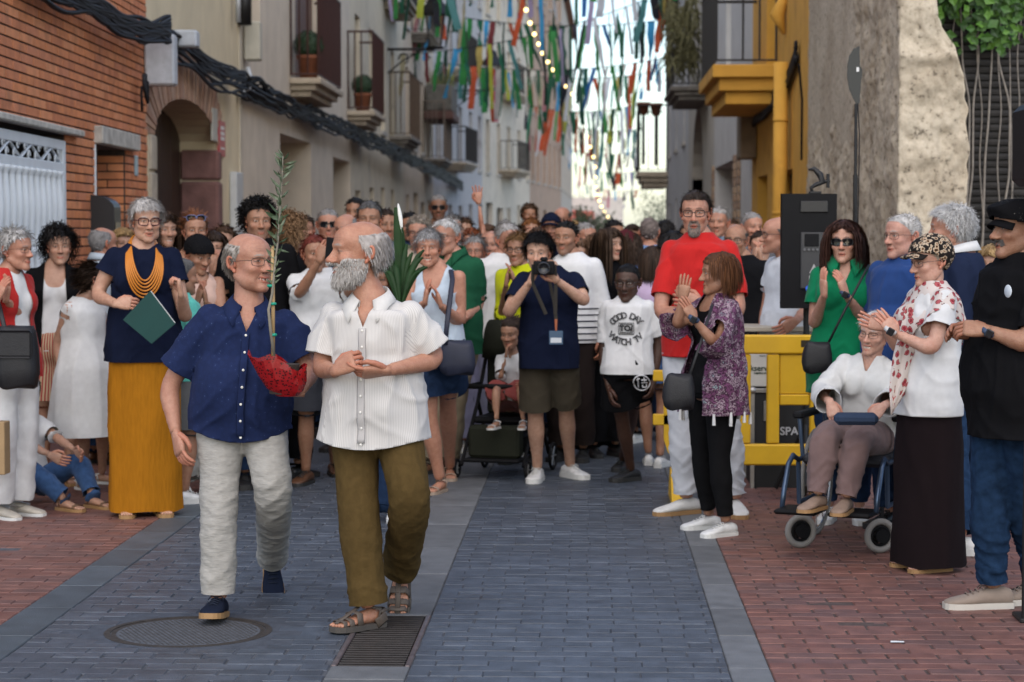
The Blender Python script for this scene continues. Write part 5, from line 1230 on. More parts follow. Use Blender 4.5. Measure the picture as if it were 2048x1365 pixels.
def ballplant(label, p, s, leafc=(.02, .05, .02)):
    t = thing('potted_plant', label, 'potted plant', p); MB().lathe([(.13*s, 0), (.17*s, .30*s), (.19*s, .31*s), (.19*s, .36*s), (.16*s, .36*s), (.15*s, .33*s), (.01, .33*s)], 18).build('pot', pot_m, t, smooth=True)
    rng = np.random.RandomState(int(s * 100)); lv = MB(); lv.ball((0, 0, .52*s), .20*s, 14, 10)
    for i in range(500):
        d = nrm(rng.randn(3)); c = np.array((0, 0, .52*s)) + d * .215 * s * (.9 + .2 * rng.rand()); u = nrm(np.cross(d, rng.randn(3))); w = np.cross(d, u); k = .03 * s; lv.add([c - u*k, c + w*k*.5 + d*.01, c + u*k, c - w*k*.5 + d*.01], [(0, 1, 2, 3)])
    lv.build('crown', mat('ball_leaf', leafc, .6, var=.3, scale=20), t)
    return t
ballplant('clipped ball plant in terracotta pot on the nearest left balcony', WD.pt(b1 + .35, 4.052, .26), 1.02); ballplant('clipped ball plant in terracotta pot on the second left balcony', WD.pt(b2 + .05, 4.032, .28), .98)
# planter box high on the left, behind ribbons
p = W3.pt(8.5, 5.05); t = thing('window_planter', 'dark planter box with dry grass high on the left wall', 'planter', p); o = W3.box(MB(), 8.3, 11.8, 5.05, 5.3, .002, .9, .03).build('slab', mat('planter_red', (.10, .05, .04), .8), t); o.location = -p
o = W3.box(MB(), 8.35, 11.7, 5.31, 6.1, .05, .85, .03).build('trough', mat('trough_grey', (.11, .105, .09), .9, var=.3, scale=6), t); o.location = -p
gm = MB(); rngp = np.random.RandomState(3)
for i in range(160): c = W3.pt(8.4 + 3.2 * rngp.rand(), 6.08, .1 + .7 * rngp.rand()) - p; gm.tube([c, c + np.array((rngp.randn() * .12, rngp.randn() * .12, .3 + .3 * rngp.rand()))], [.012, .003], 4)
tag(gm.build('dry_grass', mat('dry_grass', (.12, .13, .05), .8), t), kind='stuff')
# yellow balcony on the right
sy0 = near_s(WY, 1555); tY = balcony('mustard yellow moulded balcony with thin black railing', WY, sy0, sy0 + 3.6, .86, 3.89, 1.2, yel, iron_b, th=.52, steps=3, spacing=.22)
balcony('balcony draped with dry plants under the second yellow one', WA, 2.0, 6.0, .8, 4.7, 1.1, old_st, iron_b, spacing=.2)
dp = thing('dry_plant', 'dry trailing plant hanging over the far iron balcony', 'plant', WA.pt(3, 4.7, .5)); mb = MB(); rngd = np.random.RandomState(4)
for i in range(420):
    c = np.array((.25 - .6 * rngd.rand(), 4 * rngd.rand() - 2, .5 + 1.4 * rngd.rand())); e = c + np.array((rngd.randn() * .15, rngd.randn() * .25, -.15 - .4 * rngd.rand())); mb.tube([c, (c + e) / 2 + rngd.randn(3) * .06, e], [.02, .015, .004], 4)
mb.build('crown', mat('dry_leaf', (.10, .095, .04), .8, var=.4, scale=10), dp)
sF = 1.5; balcony('far iron balcony with terracotta pots on the corner house', WZ, WZ.px(1330, 350)[0] - 2.6, WZ.px(1330, 350)[0] + 1.5, .95, 3.55, 2.1, cast, iron_b, th=.5, spacing=.3)
for k, (x, y) in enumerate(((1287, 210), (1312, 212))):
    pz = at(x, y, 68.5); t = thing('flower_pot', ['terracotta pot hung on the far balcony rail, outer one', 'terracotta pot hung on the far balcony rail, inner one'][k], 'flower pot', pz); MB().lathe([(.12, -.32), (.2, 0), (.23, .0), (.23, .08), (.18, .08), (.17, .03), (.01, .03)], 14).build('pot', pot_m, t, smooth=True)
    MB().tube([(0, 0, -.32), (0, .05, -1.9)], [.05, .05], 6).build('post', iron_b, t)
# junction boxes and cables
def wbox(label, nm, W, x0, x1, y0, y1, o0, o1, m, cat='junction box'):
    xc, yc = (x0 + x1) / 2, (y0 + y1) / 2; a, h = W.px(xc, yc); p = W.pt(a, h); hw = (x1 - x0) / 2 * p[1] / FPX; hh = (y1 - y0) / 2 * p[1] / FPX
    # face towards us: width comes from depth off the wall, so keep it square in plan
    o = W.box(MB(), a - .12, a + .12, h - hh, h + hh, o0, o0 + 2 * hw, .02).build(nm, m); return tag(o, label, cat)
jb = mat('junction_white', (.42, .45, .49), .6, var=.15, scale=9, dirt=((.2, .21, .22), 8, .66))
j1 = wbox('upright white junction box where the brick house ends', 'junction_box', WB, 258, 318, 70, 172, .02, .2, jb)
j2 = wbox('level white conduit box joining the black cables', 'conduit_box', WC, 300, 362, 62, 96, .02, .2, jb)
j3 = wbox('beige upright meter box high on the beige house', 'junction_box', WD, 470, 503, 45, 122, .02, .2, mat('box_cream', (.42, .40, .33), .6, var=.1))
cab_m = [mat('cable_%d' % k, c, .6, spec=.15) for k, c in enumerate(((.010, .010, .012), (.016, .016, .02), (.03, .032, .038), (.007, .007, .008)))]
def cables(label, pts, n, spread, r, seed, sag=.06):
    """pts: world polyline; n separate cables wander round it"""
    rng = np.random.RandomState(seed); P = np.array(pts); t = thing('cable_bundle', label, 'cables', P[0]); L = np.concatenate([[0], np.cumsum(np.linalg.norm(np.diff(P, axis=0), axis=1))]); s = np.linspace(0, L[-1], int(L[-1] / .22) + 6)
    base = np.stack([np.interp(s, L, P[:, k]) for k in range(3)], 1)
    k3 = np.array((1, 2, 3, 2, 1)) / 9.; base = np.stack([np.convolve(np.pad(base[:, k], 2, 'edge'), k3, 'valid') for k in range(3)], 1)
    for i in range(n):
        o = np.array((rng.rand() * .8, 0, rng.randn())) * spread; w = np.stack([noise3(np.stack([s * .9 + i * 7, s * 0 + k * 5 + i, s * 0], 1)) for k in range(3)], 1) * spread * np.array((.5, .2, .8)); q = base + o + w - P[0]; q[:, 2] -= sag * rng.rand() * np.sin(s * 2.2 + i) ** 2; q[:, 0] = np.maximum(q[:, 0], -.0)
        MB().tube(q, [r * (.6 + .8 * rng.rand())] * len(q), 6).build('cable', cab_m[i % 4], t, smooth=True)
    return t
wp = lambda W, x, y, o: W.pt(*W.pxo(x, y, o), o)
cables('thick tangle of black cables sagging across the brick wall', [wp(WB, 40, -60, .1), wp(WB, 120, -12, .1), wp(WB, 175, 14, .1), wp(WB, 215, 45, .12), wp(WB, 250, 58, .12), wp(WB, 285, 62, .12), wp(WB, 300, 60, .1)], 24, .062, .016, 1)
cables('grey black cable bundle looping over the brick arch', [wp(WC, 312, 66, .12), wp(WC, 345, 80, .12), wp(WC, 375, 100, .12), wp(WC, 405, 130, .12), wp(WC, 440, 150, .12), wp(WC, 478, 158, .12)], 22, .060, .016, 2)
cables('long cable bundle running along the beige facade under the balconies', [wp(WD, 482, 165, .1), wp(WD, 520, 185, .1), wp(WD, 560, 205, .1), wp(WD, 620, 232, .1), wp(WD, 690, 262, .1), wp(WD, 697, 265, .1)] + [wp(W2, 740, 288, .1), wp(W2, 800, 318, .1), wp(W3, 850, 345, .1), wp(W3, 895, 372, .1)], 18, .085, .022, 3)
cables('black cables hanging down the corner of the brick house', [wp(WB, 283, 150, .08), wp(WB, 284, 190, .08), wp(WB, 286, 215, .10), wp(WB, 280, 160, .08)], 6, .05, .014, 4)
MB().tube([wp(WC, 495, 135, .1), wp(WC, 502, 160, .14), wp(WC, 497, 178, .14), wp(WC, 485, 182, .1)], [.03] * 4, 8).build('conduit_elbow', jb, None, smooth=True)
tag(bpy.data.objects['conduit_elbow'], 'white conduit elbow hooked out of the cables', 'conduit')
tag(MB().tube([wp(WD, 488, -40, .08), wp(WD, 488, 50, .08)], [.10, .10], 12).build('downpipe', iron_b, None, smooth=True), 'black downpipe above the beige meter box', 'pipe')
tag(MB().tube([wp(WD, 476, -40, .1), wp(WD, 476, 45, .1)], [.035, .035], 10).build('conduit_pipe', mat('pipe_grey', (.4, .42, .44), .4, .3), None, smooth=True), 'thin grey conduit rising from the beige meter box', 'pipe')
cables('black cables looping over the yellow drainpipe', [WY.pt(1.2, 3.75, .05), WY.pt(.9, 3.85, .15), WY.pt(.75, 3.75, .22)] + [wp(WY, 1560, 175, .12), wp(WY, 1530, 215, .1), wp(WY, 1510, 235, .1), wp(WY, 1500, 250, .08)], 9, .07, .025, 5, .03)
s0, h0 = WY.px(1505, 262); tag(WY.box(MB(), s0 - .9, s0 - .1, h0 - .45, h0 + .35, .002, .25, .02).build('wall_cabinet', mat('cab_brown', (.20, .15, .10), .7, var=.15)), 'brown wall cabinet at the far end of the yellow house', 'cabinet')
MB().tube([wp(WY, 1598, 130, .16), wp(WY, 1604, 200, .1), wp(WY, 1603, 320, .06)], [.014] * 3, 6).build('drop_cable', cab_m[0], None); tag(bpy.data.objects['drop_cable'], 'single black cable beside the yellow drainpipe', 'cable')
# street lanterns on brackets
def lantern(label, W, a, h, out, s=1.0):
    p = W.pt(a, h); t = thing('street_lantern', label, 'street lamp', p); q = W.n
    MB().tube([np.zeros(3), q * out * .5 * 1.0, q * out], [.03 * s] * 3, 8).build('bracket', iron_b, t)
    th = np.linspace(0, 4.5, 14); MB().tube([q * (out * .35 - .12 * s * math.cos(k) * (1 - k / 9)) + np.array((0, 0, -.22 * s + .16 * s * math.sin(k) * (1 - k / 9))) for k in th], [.016 * s] * 14, 6).build('scroll', iron_b, t, smooth=True)
    MB().tube([np.array((0, 0, -.5 * s)), q * out * .3 + np.array((0, 0, -.25 * s)), q * out * .75], [.018 * s] * 3, 6).build('strut', iron_b, t)
    c = q * out; M = np.eye(4); M[:3, 3] = c + np.array((0, 0, .06))
    for k in range(4):
        e = math.pi / 4 + k * math.pi / 2; u = np.array((math.cos(e), math.sin(e), 0)); MB().tube([c + u * .16 * s + np.array((0, 0, .06)), c + u * .27 * s + np.array((0, 0, .72 * s))], [.014 * s] * 2, 5).build('corner_bar', iron_b, t)
    MB().lathe([(.19 * s, 0), (.19 * s, .06), (.02, .06)], 4, c).build('base', iron_b, t); MB().lathe([(.40 * s, .72 * s), (.36 * s, .78 * s), (.16 * s, .98 * s), (.12 * s, 1.12 * s), (.03 * s, 1.2 * s)], 4, c, M=None).build('roof', iron_b, t)
    MB().lathe([(.13 * s, .07), (.2 * s, .70 * s)], 4, c).build('pane', mat('lantern_glass', (.25, .24, .2), .2, alpha=.35), t)
a1_, h1_ = W2.px(768, 92); lantern('black iron street lantern on a scrolled wall bracket, nearest', W2, W2.px(775, 95)[0], h1_, 1.15, 1.15)
lantern('smaller street lantern further along the left facades', W4, 6, 6.6, 1.3, 1.2)
# ribbons on strings across the street
rcol = [(.015, .10, .055), (.01, .055, .035), (.02, .16, .09), (.03, .22, .05), (.02, .13, .38), (.05, .33, .62), (.45, .07, .02), (.42, .03, .10), (.50, .22, .24), (.45, .35, .10), (.48, .42, .26), (.40, .38, .35), (.55, .58, .62), (.012, .014, .022), (.03, .03, .045), (.40, .45, .05), (.35, .30, .45), (.15, .02, .025), (.06, .20, .20), (.62, .60, .52)]
rib_m = [mat('ribbon_%d' % k, c, .75, var=.1, scale=5) for k, c in enumerate(rcol)]
for m in rib_m:
    b = m.node_tree.nodes['Principled BSDF']; tr = m.node_tree.nodes.new('ShaderNodeBsdfTranslucent'); mx = m.node_tree.nodes.new('ShaderNodeMixShader'); mx.inputs[0].default_value = .35; src = b.inputs['Base Color'].links[0].from_socket
    m.node_tree.links.new(src, tr.inputs[0]); m.node_tree.links.new(b.outputs[0], mx.inputs[1]); m.node_tree.links.new(tr.outputs[0], mx.inputs[2]); m.node_tree.links.new(mx.outputs[0], m.node_tree.nodes['Material Output'].inputs[0])
rmesh = []
for k in range(14):
    rng = np.random.RandomState(50 + k); n = 12; z = -np.linspace(0, 1, n); w = .5 * (.75 + .4 * rng.rand()); tw = rng.randn() * 1.2; x = np.cumsum(rng.randn(n) * .010); y = np.cumsum(rng.randn(n) * .02); an = tw * (-z) + np.cumsum(rng.randn(n)) * .12
    v = np.stack([np.stack([x + sg * w * np.cos(an) * .15, y * .6 + sg * w * np.sin(an) * .15, z], 1) for sg in (-1, 1)], 1).reshape(-1, 3); me = MB().add(v, [(2*i, 2*i+1, 2*i+3, 2*i+2) for i in range(n-1)]).mesh('ribbon', rib_m[0], smooth=True); rmesh.append(me)
rngr = np.random.RandomState(21)
def bunting(label, Y, hL, hR, n, ln, wscale, xl=None, xr=None):
    xl = xl if xl is not None else float(np.interp(Y, *LEFT_X)) + .03; xr = xr if xr is not None else 2.45; t = thing('ribbon_string', label, 'bunting', (xl, Y, hL), 0, 'strings of ribbons across the street'); sag = .35
    curve = lambda u: np.array((u * (xr - xl), 0, (hR - hL) * u - sag * 4 * u * (1 - u)))
    MB().tube([curve(u) for u in np.linspace(0, 1, 24)], [.012] * 24, 5).build('string', cab_m[3], t)
    for i in range(n):
        u = (i + .2 + .6 * rngr.rand()) / n; k = rngr.randint(14); c = rngr.randint(len(rib_m)) if rngr.rand() > .4 else rngr.choice([0, 1, 2, 3, 12, 5, 6]); o = link('ribbon', rmesh[k], t); o.location = curve(u) + np.array((0, rngr.randn() * .02, 0)); o.rotation_euler = (rngr.randn() * .06, rngr.randn() * .12, rngr.randn() * .8)
        l = ln * (.40 + .72 * rngr.rand()); o.scale = (wscale * (.6 + .7 * rngr.rand()),) * 2 + (l,); o.material_slots[0].link = 'OBJECT'; o.material_slots[0].material = rib_m[c]
bunting('string of long coloured ribbons nearest, hanging in from the top edge', 50, 8.0, 8.2, 34, 1.75, .95, xr=2.3)
bunting('short ribbon string at the upper left before the nearest full one', 45, 7.6, 8.3, 24, 1.6, .95, xr=1.4)
bunting('ribbon string low over the left balconies behind the lantern', 55, 6.2, 7.9, 26, 1.7, .95, xr=2.2)
bunting('string of ribbons second from the front', 60, 7.9, 7.6, 34, 1.8, 1.0); bunting('string of ribbons third from the front', 70, 7.2, 7.3, 34, 1.8, 1.05)
bunting('string of ribbons fourth from the front, against the white sky', 83, 8.0, 7.8, 34, 2.1, 1.1); bunting('string of ribbons fifth from the front', 98, 7.4, 7.5, 34, 2.2, 1.15)
bunting('string of ribbons sixth from the front', 116, 7.6, 7.2, 22, 2.0, 1.25, xr=2.9); bunting('string of ribbons seventh from the front', 138, 7.0, 6.8, 18, 2.0, 1.35, xr=3.2)
bunting('string of ribbons eighth from the front', 165, 6.8, 6.2, 16, 1.8, 1.5, xr=3.6); bunting('string of ribbons farthest and lowest over the crowd', 200, 6.2, 5.4, 14, 1.6, 1.6, xr=4.5)
bulb_m = mat('warm_bulb', (.9, .75, .4), .4, emit=(1.0, .72, .28), estr=2.5)
def lights(label, pts, n, r):
    P = np.array([at(*p) for p in pts]); t = thing('string_lights', label, 'string lights', P[0]); L = np.linspace(0, len(P) - 1, 40); q = np.stack([np.interp(L, range(len(P)), P[:, k]) for k in range(3)], 1) - P[0]; MB().tube(q, [.012] * 40, 5).build('wire', cab_m[3], t)
    for i in range(n):
        u = (i + .5) / n * (len(P) - 1); c = np.array([np.interp(u, range(len(P)), P[:, k]) for k in range(3)]) - P[0]; MB().ball(c - np.array((0, 0, .09)), r, 8, 6).build('bulb', bulb_m, t, smooth=True)
lights('lit bulb string crossing the ribbons from upper left', [(1040, -30, 46), (1062, 45, 50), (1085, 100, 56), (1112, 145, 64), (1150, 190, 76)], 11, .05)
lights('lit bulb string hanging low over the street centre', [(1170, 260, 90), (1190, 320, 92), (1192, 380, 96), (1205, 415, 102), (1225, 445, 110)], 12, .065)
# end of the street: pale houses, red awning, trees
t = thing('far_building', 'pale far building with red awning roof closing the street', 'building', (-4, 250, 0)); MB().box((-6, 0, 0), (8, 8, 5.5)).build('wall', plaster('far_end', (.5, .46, .42)), t)
MB().add([(-1.6, -.5, 4.2), (4.6, -.5, 3.9), (4.6, -3, 3.0), (-1.6, -3, 3.2)], [(0, 1, 2, 3)]).build('awning', mat('awning_red', (.42, .09, .06), .8), t)
for k in range(4): MB().box((-4 + 2.6 * k, -.06, 1.0), (-2.9 + 2.6 * k, -.01, 2.8)).build('window', glass_m, t)
def tree(label, p, h, cr, col, n=900, seed=1):
    t = thing('tree', label, 'tree', p); bark = mat('bark', (.08, .06, .045), .9, var=.3); MB().tube([(0, 0, 0), (.05, 0, h * .35), (-.05, .03, h * .6)], [.12, .09, .05], 8).build('trunk', bark, t, smooth=True); rng = np.random.RandomState(seed); lv = MB()
    for k in range(5): a = k * 1.3; MB().tube([(0, 0, h * .4), (cr * .5 * math.cos(a), cr * .5 * math.sin(a), h * .75)], [.05, .02], 6).build('branch', bark, t)
    cl = rng.randn(14, 3) * np.array((cr * .45, cr * .45, h * .13)) + np.array((0, 0, h * .75))
    for i in range(n):
        c = cl[rng.randint(14)] + rng.randn(3) * cr * .22; u = nrm(rng.randn(3)); w = nrm(np.cross(u, rng.randn(3))); k = .08 + .05 * rng.rand(); lv.add([c - u * k, c + w * k * .4, c + u * k, c - w * k * .4], [(0, 1, 2, 3)])
    lv.build('crown', mat('tree_leaf_%s' % seed, col, .6, var=.4, scale=3), t)
q = at(1180, 440, 90); tree('small olive green tree at the end of the street', (q[0], 90, 0), 2.5, .9, (.05, .075, .035), 900, 1)
q = at(1300, 440, 150); tree('pale hazy tree far beyond the corner house', (q[0] + .5, 150, 0), 4.0, 1.8, (.10, .13, .08), 900, 2)
# ================================================================ cloth, leather and pattern materials
def CL(name, c, var=.05, bump=.15, rough=.95, sheen=0): return mat('cloth_' + name, c, rough, var=var, scale=26, bump=bump, bscale=380, sheen=.08 if max(c) > .1 else 0, spec=.08)
def patmat(name, kind, cols, scale=1.0, attr=True, rough=.9):
    key = 'pattern_' + name
    if key in _mats: return _mats[key]
    m = bpy.data.materials.new(key); m.use_nodes = True; nt = m.node_tree; b = nt.nodes['Principled BSDF']; b.inputs['Roughness'].default_value = rough; b.inputs['Specular IOR Level'].default_value = .25
    if attr: a = nt.nodes.new('ShaderNodeAttribute'); a.attribute_name = 'pat'; src = a.outputs['Vector']
    else: a = nt.nodes.new('ShaderNodeTexCoord'); src = a.outputs['Object']
    mp = nt.nodes.new('ShaderNodeMapping'); mp.inputs['Scale'].default_value = (scale,) * 3; nt.links.new(src, mp.inputs[0]); src = mp.outputs[0]
    ramp = nt.nodes.new('ShaderNodeValToRGB'); ramp.color_ramp.interpolation = 'CONSTANT'; e = ramp.color_ramp.elements
    def setr(lst):
        while len(e) > 1: e.remove(e[-1])
        e[0].position = lst[0][0]; e[0].color = (*lst[0][1], 1)
        for p, c in lst[1:]: k = e.new(p); k.color = (*c, 1)
    if kind in ('vstripe', 'hstripe'):
        w = nt.nodes.new('ShaderNodeTexWave'); w.wave_type = 'BANDS'; w.bands_direction = 'X' if kind == 'vstripe' else 'Y'; w.inputs['Scale'].default_value = 1.0; w.inputs['Distortion'].default_value = .0; nt.links.new(src, w.inputs['Vector']); setr(cols); nt.links.new(w.outputs['Fac'], ramp.inputs[0])
        if len(cols) == 2: ramp.color_ramp.interpolation = 'EASE'
    elif kind == 'voronoi':
        n0 = nt.nodes.new('ShaderNodeTexNoise'); n0.inputs['Scale'].default_value = 2.6; n0.inputs['Detail'].default_value = 3; nt.links.new(src, n0.inputs['Vector']); ad = nt.nodes.new('ShaderNodeMix'); ad.data_type = 'RGBA'; ad.blend_type = 'ADD'; ad.inputs[0].default_value = .55; nt.links.new(src, ad.inputs[6]); nt.links.new(n0.outputs['Color'], ad.inputs[7])
        w = nt.nodes.new('ShaderNodeTexVoronoi'); w.inputs['Scale'].default_value = 1.0; nt.links.new(ad.outputs[2], w.inputs['Vector']); setr(cols); nt.links.new(w.outputs['Distance'], ramp.inputs[0])
    else:
        w = nt.nodes.new('ShaderNodeTexNoise'); w.inputs['Scale'].default_value = 1.0; w.inputs['Detail'].default_value = 6; w.inputs['Roughness'].default_value = .7; nt.links.new(src, w.inputs['Vector']); setr(cols); nt.links.new(w.outputs['Fac'], ramp.inputs[0])
    nt.links.new(ramp.outputs[0], b.inputs['Base Color']); _mats[key] = m; return m
def leather(name, c, rough=.45): return mat('leather_' + name, c, rough, var=.15, scale=20, bump=.2, bscale=140)
# skins and hair colours
FAIR, TAN, RUDDY, OLIVE, BROWN, DEEP = (.43, .255, .180), (.32, .172, .110), (.41, .215, .150), (.36, .205, .135), (.23, .12, .075), (.060, .029, .018)
GREY, WHITE_H, SILVER, BLACK_H, BRN, DKBRN, AUB, BLOND, RED_H, SALT = (.26, .25, .245), (.50, .49, .48), (.38, .365, .355), (.010, .009, .009), (.075, .04, .022), (.028, .016, .010), (.12, .045, .018), (.28, .18, .08), (.14, .03, .02), (.11, .105, .10)
frame_b = mat('frame_black', (.012, .012, .013), .3); frame_w = mat('frame_wire', (.07, .06, .055), .3, .8); frame_r = mat('frame_burgundy', (.045, .006, .010), .25)
G_thin, G_black = dict(m=frame_w, w=.024, h=.016, r=.0012), dict(m=frame_b, w=.025, h=.018, r=.0022); G_sun = dict(m=frame_b, w=.029, h=.021, r=.0026, sun=True)
def CLW(name, c, st=(1, 1, 2.2), k=.9):
    m = mat('creased_' + name, c, .95, var=.10, scale=26, bump=k, bscale=13, stretch=st, spec=.08); b = [n for n in m.node_tree.nodes if n.type == 'BUMP'][0]; b.inputs['Distance'].default_value = .010; return m
WH, NAVY, BLK = CL('white', (.58, .58, .58)), CL('navy', (.006, .009, .024)), CL('black', (.006, .006, .007)); DENIM, JEAN_D = CL('denim', (.035, .075, .17), var=.25), CL('dark_denim', (.012, .024, .055), var=.25)
white_sole, tan_sole, blk_sole = mat('white_sole', (.6, .6, .58), .6), mat('tan_sole', (.30, .17, .07), .7), mat('black_sole', (.02, .02, .02), .7)
SN_W = dict(kind='sneaker', m=[leather('white', (.62, .62, .61)), white_sole, white_sole]); SN_B = dict(kind='sneaker', m=[leather('black', (.012, .012, .013)), blk_sole, blk_sole]); SH_BR = dict(kind='shoe', m=[leather('brown', (.09, .04, .02)), blk_sole])
SA_BR = dict(kind='sandal', m=[tan_sole, leather('tan', (.16, .09, .05))]); SA_W = dict(kind='sandal', m=[white_sole, leather('white', (.62, .62, .61))]); SA_N = dict(kind='sandal', m=[mat('nude_sole', (.32, .24, .18), .7), leather('nude', (.36, .26, .19))])
# ================================================================ the two men walking in front
P1 = person('balding man in blue short-sleeved shirt and pale trousers carrying a sapling', 482, 9.30, 466, 8, skin=RUDDY, hd=dict(px=497, yaw=44, pitch=-2, d=.03), hair=dict(style='sideburn', col=(.34, .31, .28), bald=.48, scalp=.45, th=.005, len=.030), face=dict(smile=.9, open=.3, eye=.6, age=.9, fat=.35, jaw=1.05), fat=.35, belly=.65, detail=3, hsc=1.07,
  glasses=dict(m=frame_w, w=.025, h=.0165, r=.0013), neck=(497, 612, .02),
  R=dict(e=(336, 775, .0), h=(352, 868, .08), curl=.32, palm=(.8, 0, -.6)), L=dict(e=(622, 742, .02), h=(598, 785, .24), dir=(-1, .05, .45), palm=(-.1, 1, .3), curl=.38, thumb=.1),
  RL=dict(f=(437, 1234), yaw=-10, pitch=-8), LL=dict(f=(545, 1180), yaw=4, lift=.05, pitch=40, k=(548, 985, .13)),
  tp=dict(kind='shirt', m=patmat('blue_dots', 'voronoi', [(0, (.045, .07, .15)), (.10, (.0085, .017, .062)), (.5, (.0075, .015, .055))], 42.0, False, .95), sleeve=.74, hem=-.30, ease=.030, sease=.034, collar=1, buttons=7, v=.10, tail=.03, flare=.12, fold=.017),
  bt=dict(kind='trousers', m=CLW('cream_linen', (.34, .325, .30), (1, 1, 2.6), 1.0), len=1.94, ease=.014, cuff=.074, fold=.010), shoes=dict(kind='shoe', m=[CL('navy_canvas', (.010, .014, .028)), tan_sole, CL('navy_lace', (.02, .025, .04))]))
P2 = person('white-bearded man in pinstriped white shirt and khaki trousers, hands before him', 748, 9.05, 442, -10, skin=(.40, .205, .135), hd=dict(px=718, yaw=-58, pitch=-2, d=.04), hair=dict(style='sideburn', col=(.34, .31, .29), bald=.52, scalp=.4, len=.042, n=1800, col2=(.5, .46, .43), nape=.01), beard=dict(col=(.40, .375, .35), len=.026), face=dict(smile=.8, open=.3, eye=.55, age=.95, nose=1.2), detail=3, belly=.35, hsc=1.09, neck=(742, 600, .02),
  R=dict(e=(640, 738, .02), h=(672, 742, .26), dir=(.75, .45, .35), palm=(.3, -.3, -1), curl=(.75, .8, .85, .9), thumb=.7), L=dict(e=(876, 720, .0), h=(772, 742, .26), dir=(-1, -.12, .2), palm=(-.1, .75, -.5), curl=(.25, .35, .4, .45), thumb=.3),
  RL=dict(f=(738, 1256), yaw=-32, pitch=-2), LL=dict(f=(800, 1222), yaw=6, lift=.09, pitch=52, k=(822, 1000, .13)),
  tp=dict(kind='shirt', m=patmat('pinstripe', 'vstripe', [(0, (.42, .40, .385)), (.42, (.56, .54, .515))], 52.0), pat=1, sleeve=.74, hem=-.36, ease=.030, sease=.036, collar=1, buttons=8, v=.10, tail=.02, flare=.20, fold=.016, cm=CL('shirt_white', (.56, .545, .52))),
  bt=dict(kind='trousers', m=CLW('khaki', (.078, .050, .018), (1.5, 1.5, 1.2), .8), len=1.95, ease=.016, cuff=.080, fold=.009), shoes=dict(kind='closed', m=[mat('grey_sole', (.06, .052, .045), .8), leather('taupe', (.075, .058, .046), .65)]))
# ---- left group
P3 = person('grey-haired woman in navy top and long mustard trousers with burgundy glasses and orange beads', 288, 12.5, 397, 15, sex='f', skin=FAIR, hd=dict(px=292, yaw=8, pitch=4), hair=dict(style='pixie', col=(.38, .36, .345), col2=(.5, .48, .46)), face=dict(smile=.75, open=.22, age=.55, eye=.8), detail=3, glasses=dict(m=frame_r, w=.027, h=.021, r=.0034), fat=.35,
  R=dict(e=(192, 592, .05), h=(232, 608, .28), dir=(1, .05, .2), palm=(-.2, -.4, -1), curl=.55), L=dict(e=(372, 640, .02), h=(362, 590, .22), dir=(-.1, 1, .1), palm=(-1, 0, .2), curl=.95, thumb=.8),
  tp=dict(kind='tee', m=NAVY, sleeve=.42, hem=-.16, ease=.030, sease=.03, fold=.012, nw=.085), bt=dict(kind='skirt', m=CLW('mustard', (.30, .118, .008), (3, 3, .5), .7), hemz=.035, flare=.015, pleat=.040, np=7, fold=.018), shoes=SA_BR)
P4 = person('grey-haired woman in red cardigan and white trousers clapping at the picture edge', 22, 12.4, 458, 62, sex='f', skin=RUDDY, hd=dict(px=30, yaw=8), hair=dict(style='wavy', col=SILVER, col2=(.6, .58, .56)), face=dict(age=.9, smile=.4), detail=2, glasses=G_thin,
  R=dict(e=(-40, 640, .2), h=(-5, 600, .3), dir=(.35, 1, 0), palm=(.6, 0, -.6), curl=.2), L=dict(e=(45, 640, -.05), h=(12, 600, .2), dir=(.2, 1, 0), palm=(-.7, 0, .5), curl=.2),
  tp=[dict(kind='tee', m=WH, sleeve=.2, hem=.1, ease=.012, fold=.004), dict(kind='open', m=CL('red', (.36, .022, .02)), sleeve=1.0, hem=-.16, ease=.026, fold=.008, ow=.05)], bt=dict(kind='trousers', m=WH, len=1.95, ease=.012), shoes=dict(kind='loafer', m=[leather('stone', (.42, .38, .32)), white_sole]))
person('woman with bushy black curls, black cardigan and red striped shorts by the grille', 112, 14.0, 455, 12, sex='f', skin=FAIR, hd=dict(px=118, yaw=6), hair=dict(style='curly', col=BLACK_H, len=.15, grav=.4, vol=.25), face=dict(age=.35), detail=2,
  tp=[dict(kind='tank', m=WH, sleeve=0, hem=-.05, ease=.010, fold=.004), dict(kind='open', m=BLK, sleeve=.95, hem=.0, ease=.022, ow=.065, fold=.008)], bt=dict(kind='shorts', m=patmat('red_stripe', 'vstripe', [(0, (.28, .018, .02)), (.86, (.45, .36, .24))], 16.0), pat=1, len=.8, ease=.03), shoes=SA_BR)
P6 = person('girl in white ruffled dress with dark ponytail, white sandals', 172, 13.55, 525, 55, sex='f', skin=FAIR, hd=dict(px=186, yaw=70), hair=dict(style='back', col=DKBRN), face=dict(age=0, child=1), detail=2,
  R=dict(e=(112, 690, .0), h=(122, 745, .05)), L=dict(), tp=dict(kind='dress', m=WH, sleeve=.12, hem=-.92, ease=.028, flare=.30, fold=.012, fk='drape', nw=.08), shoes=SA_W, RL=dict(f=(165, 980), yaw=-10), LL=dict(f=(205, 968), yaw=20))
person('seated child in jeans and white shirt on the ground at far left', 62, 13.0, 830, 55, skin=FAIR, seat=dict(pel=(0, .05, .14)), Hfix=1.35, hd=dict(yaw=10, pitch=15), hair=dict(style='bob', col=DKBRN), face=dict(age=0), detail=2,
  R=dict(hl=(-.12, -.40, .40)), L=dict(hl=(.12, -.40, .42)), RL=dict(fl=(-.09, -.40, 0), yaw=0), LL=dict(fl=(.10, -.44, 0), yaw=0), tp=dict(kind='tee', m=WH, sleeve=.7, hem=0, fold=.008), bt=dict(kind='trousers', m=DENIM, len=1.9, ease=.016, cuff=.07), shoes=SA_BR)
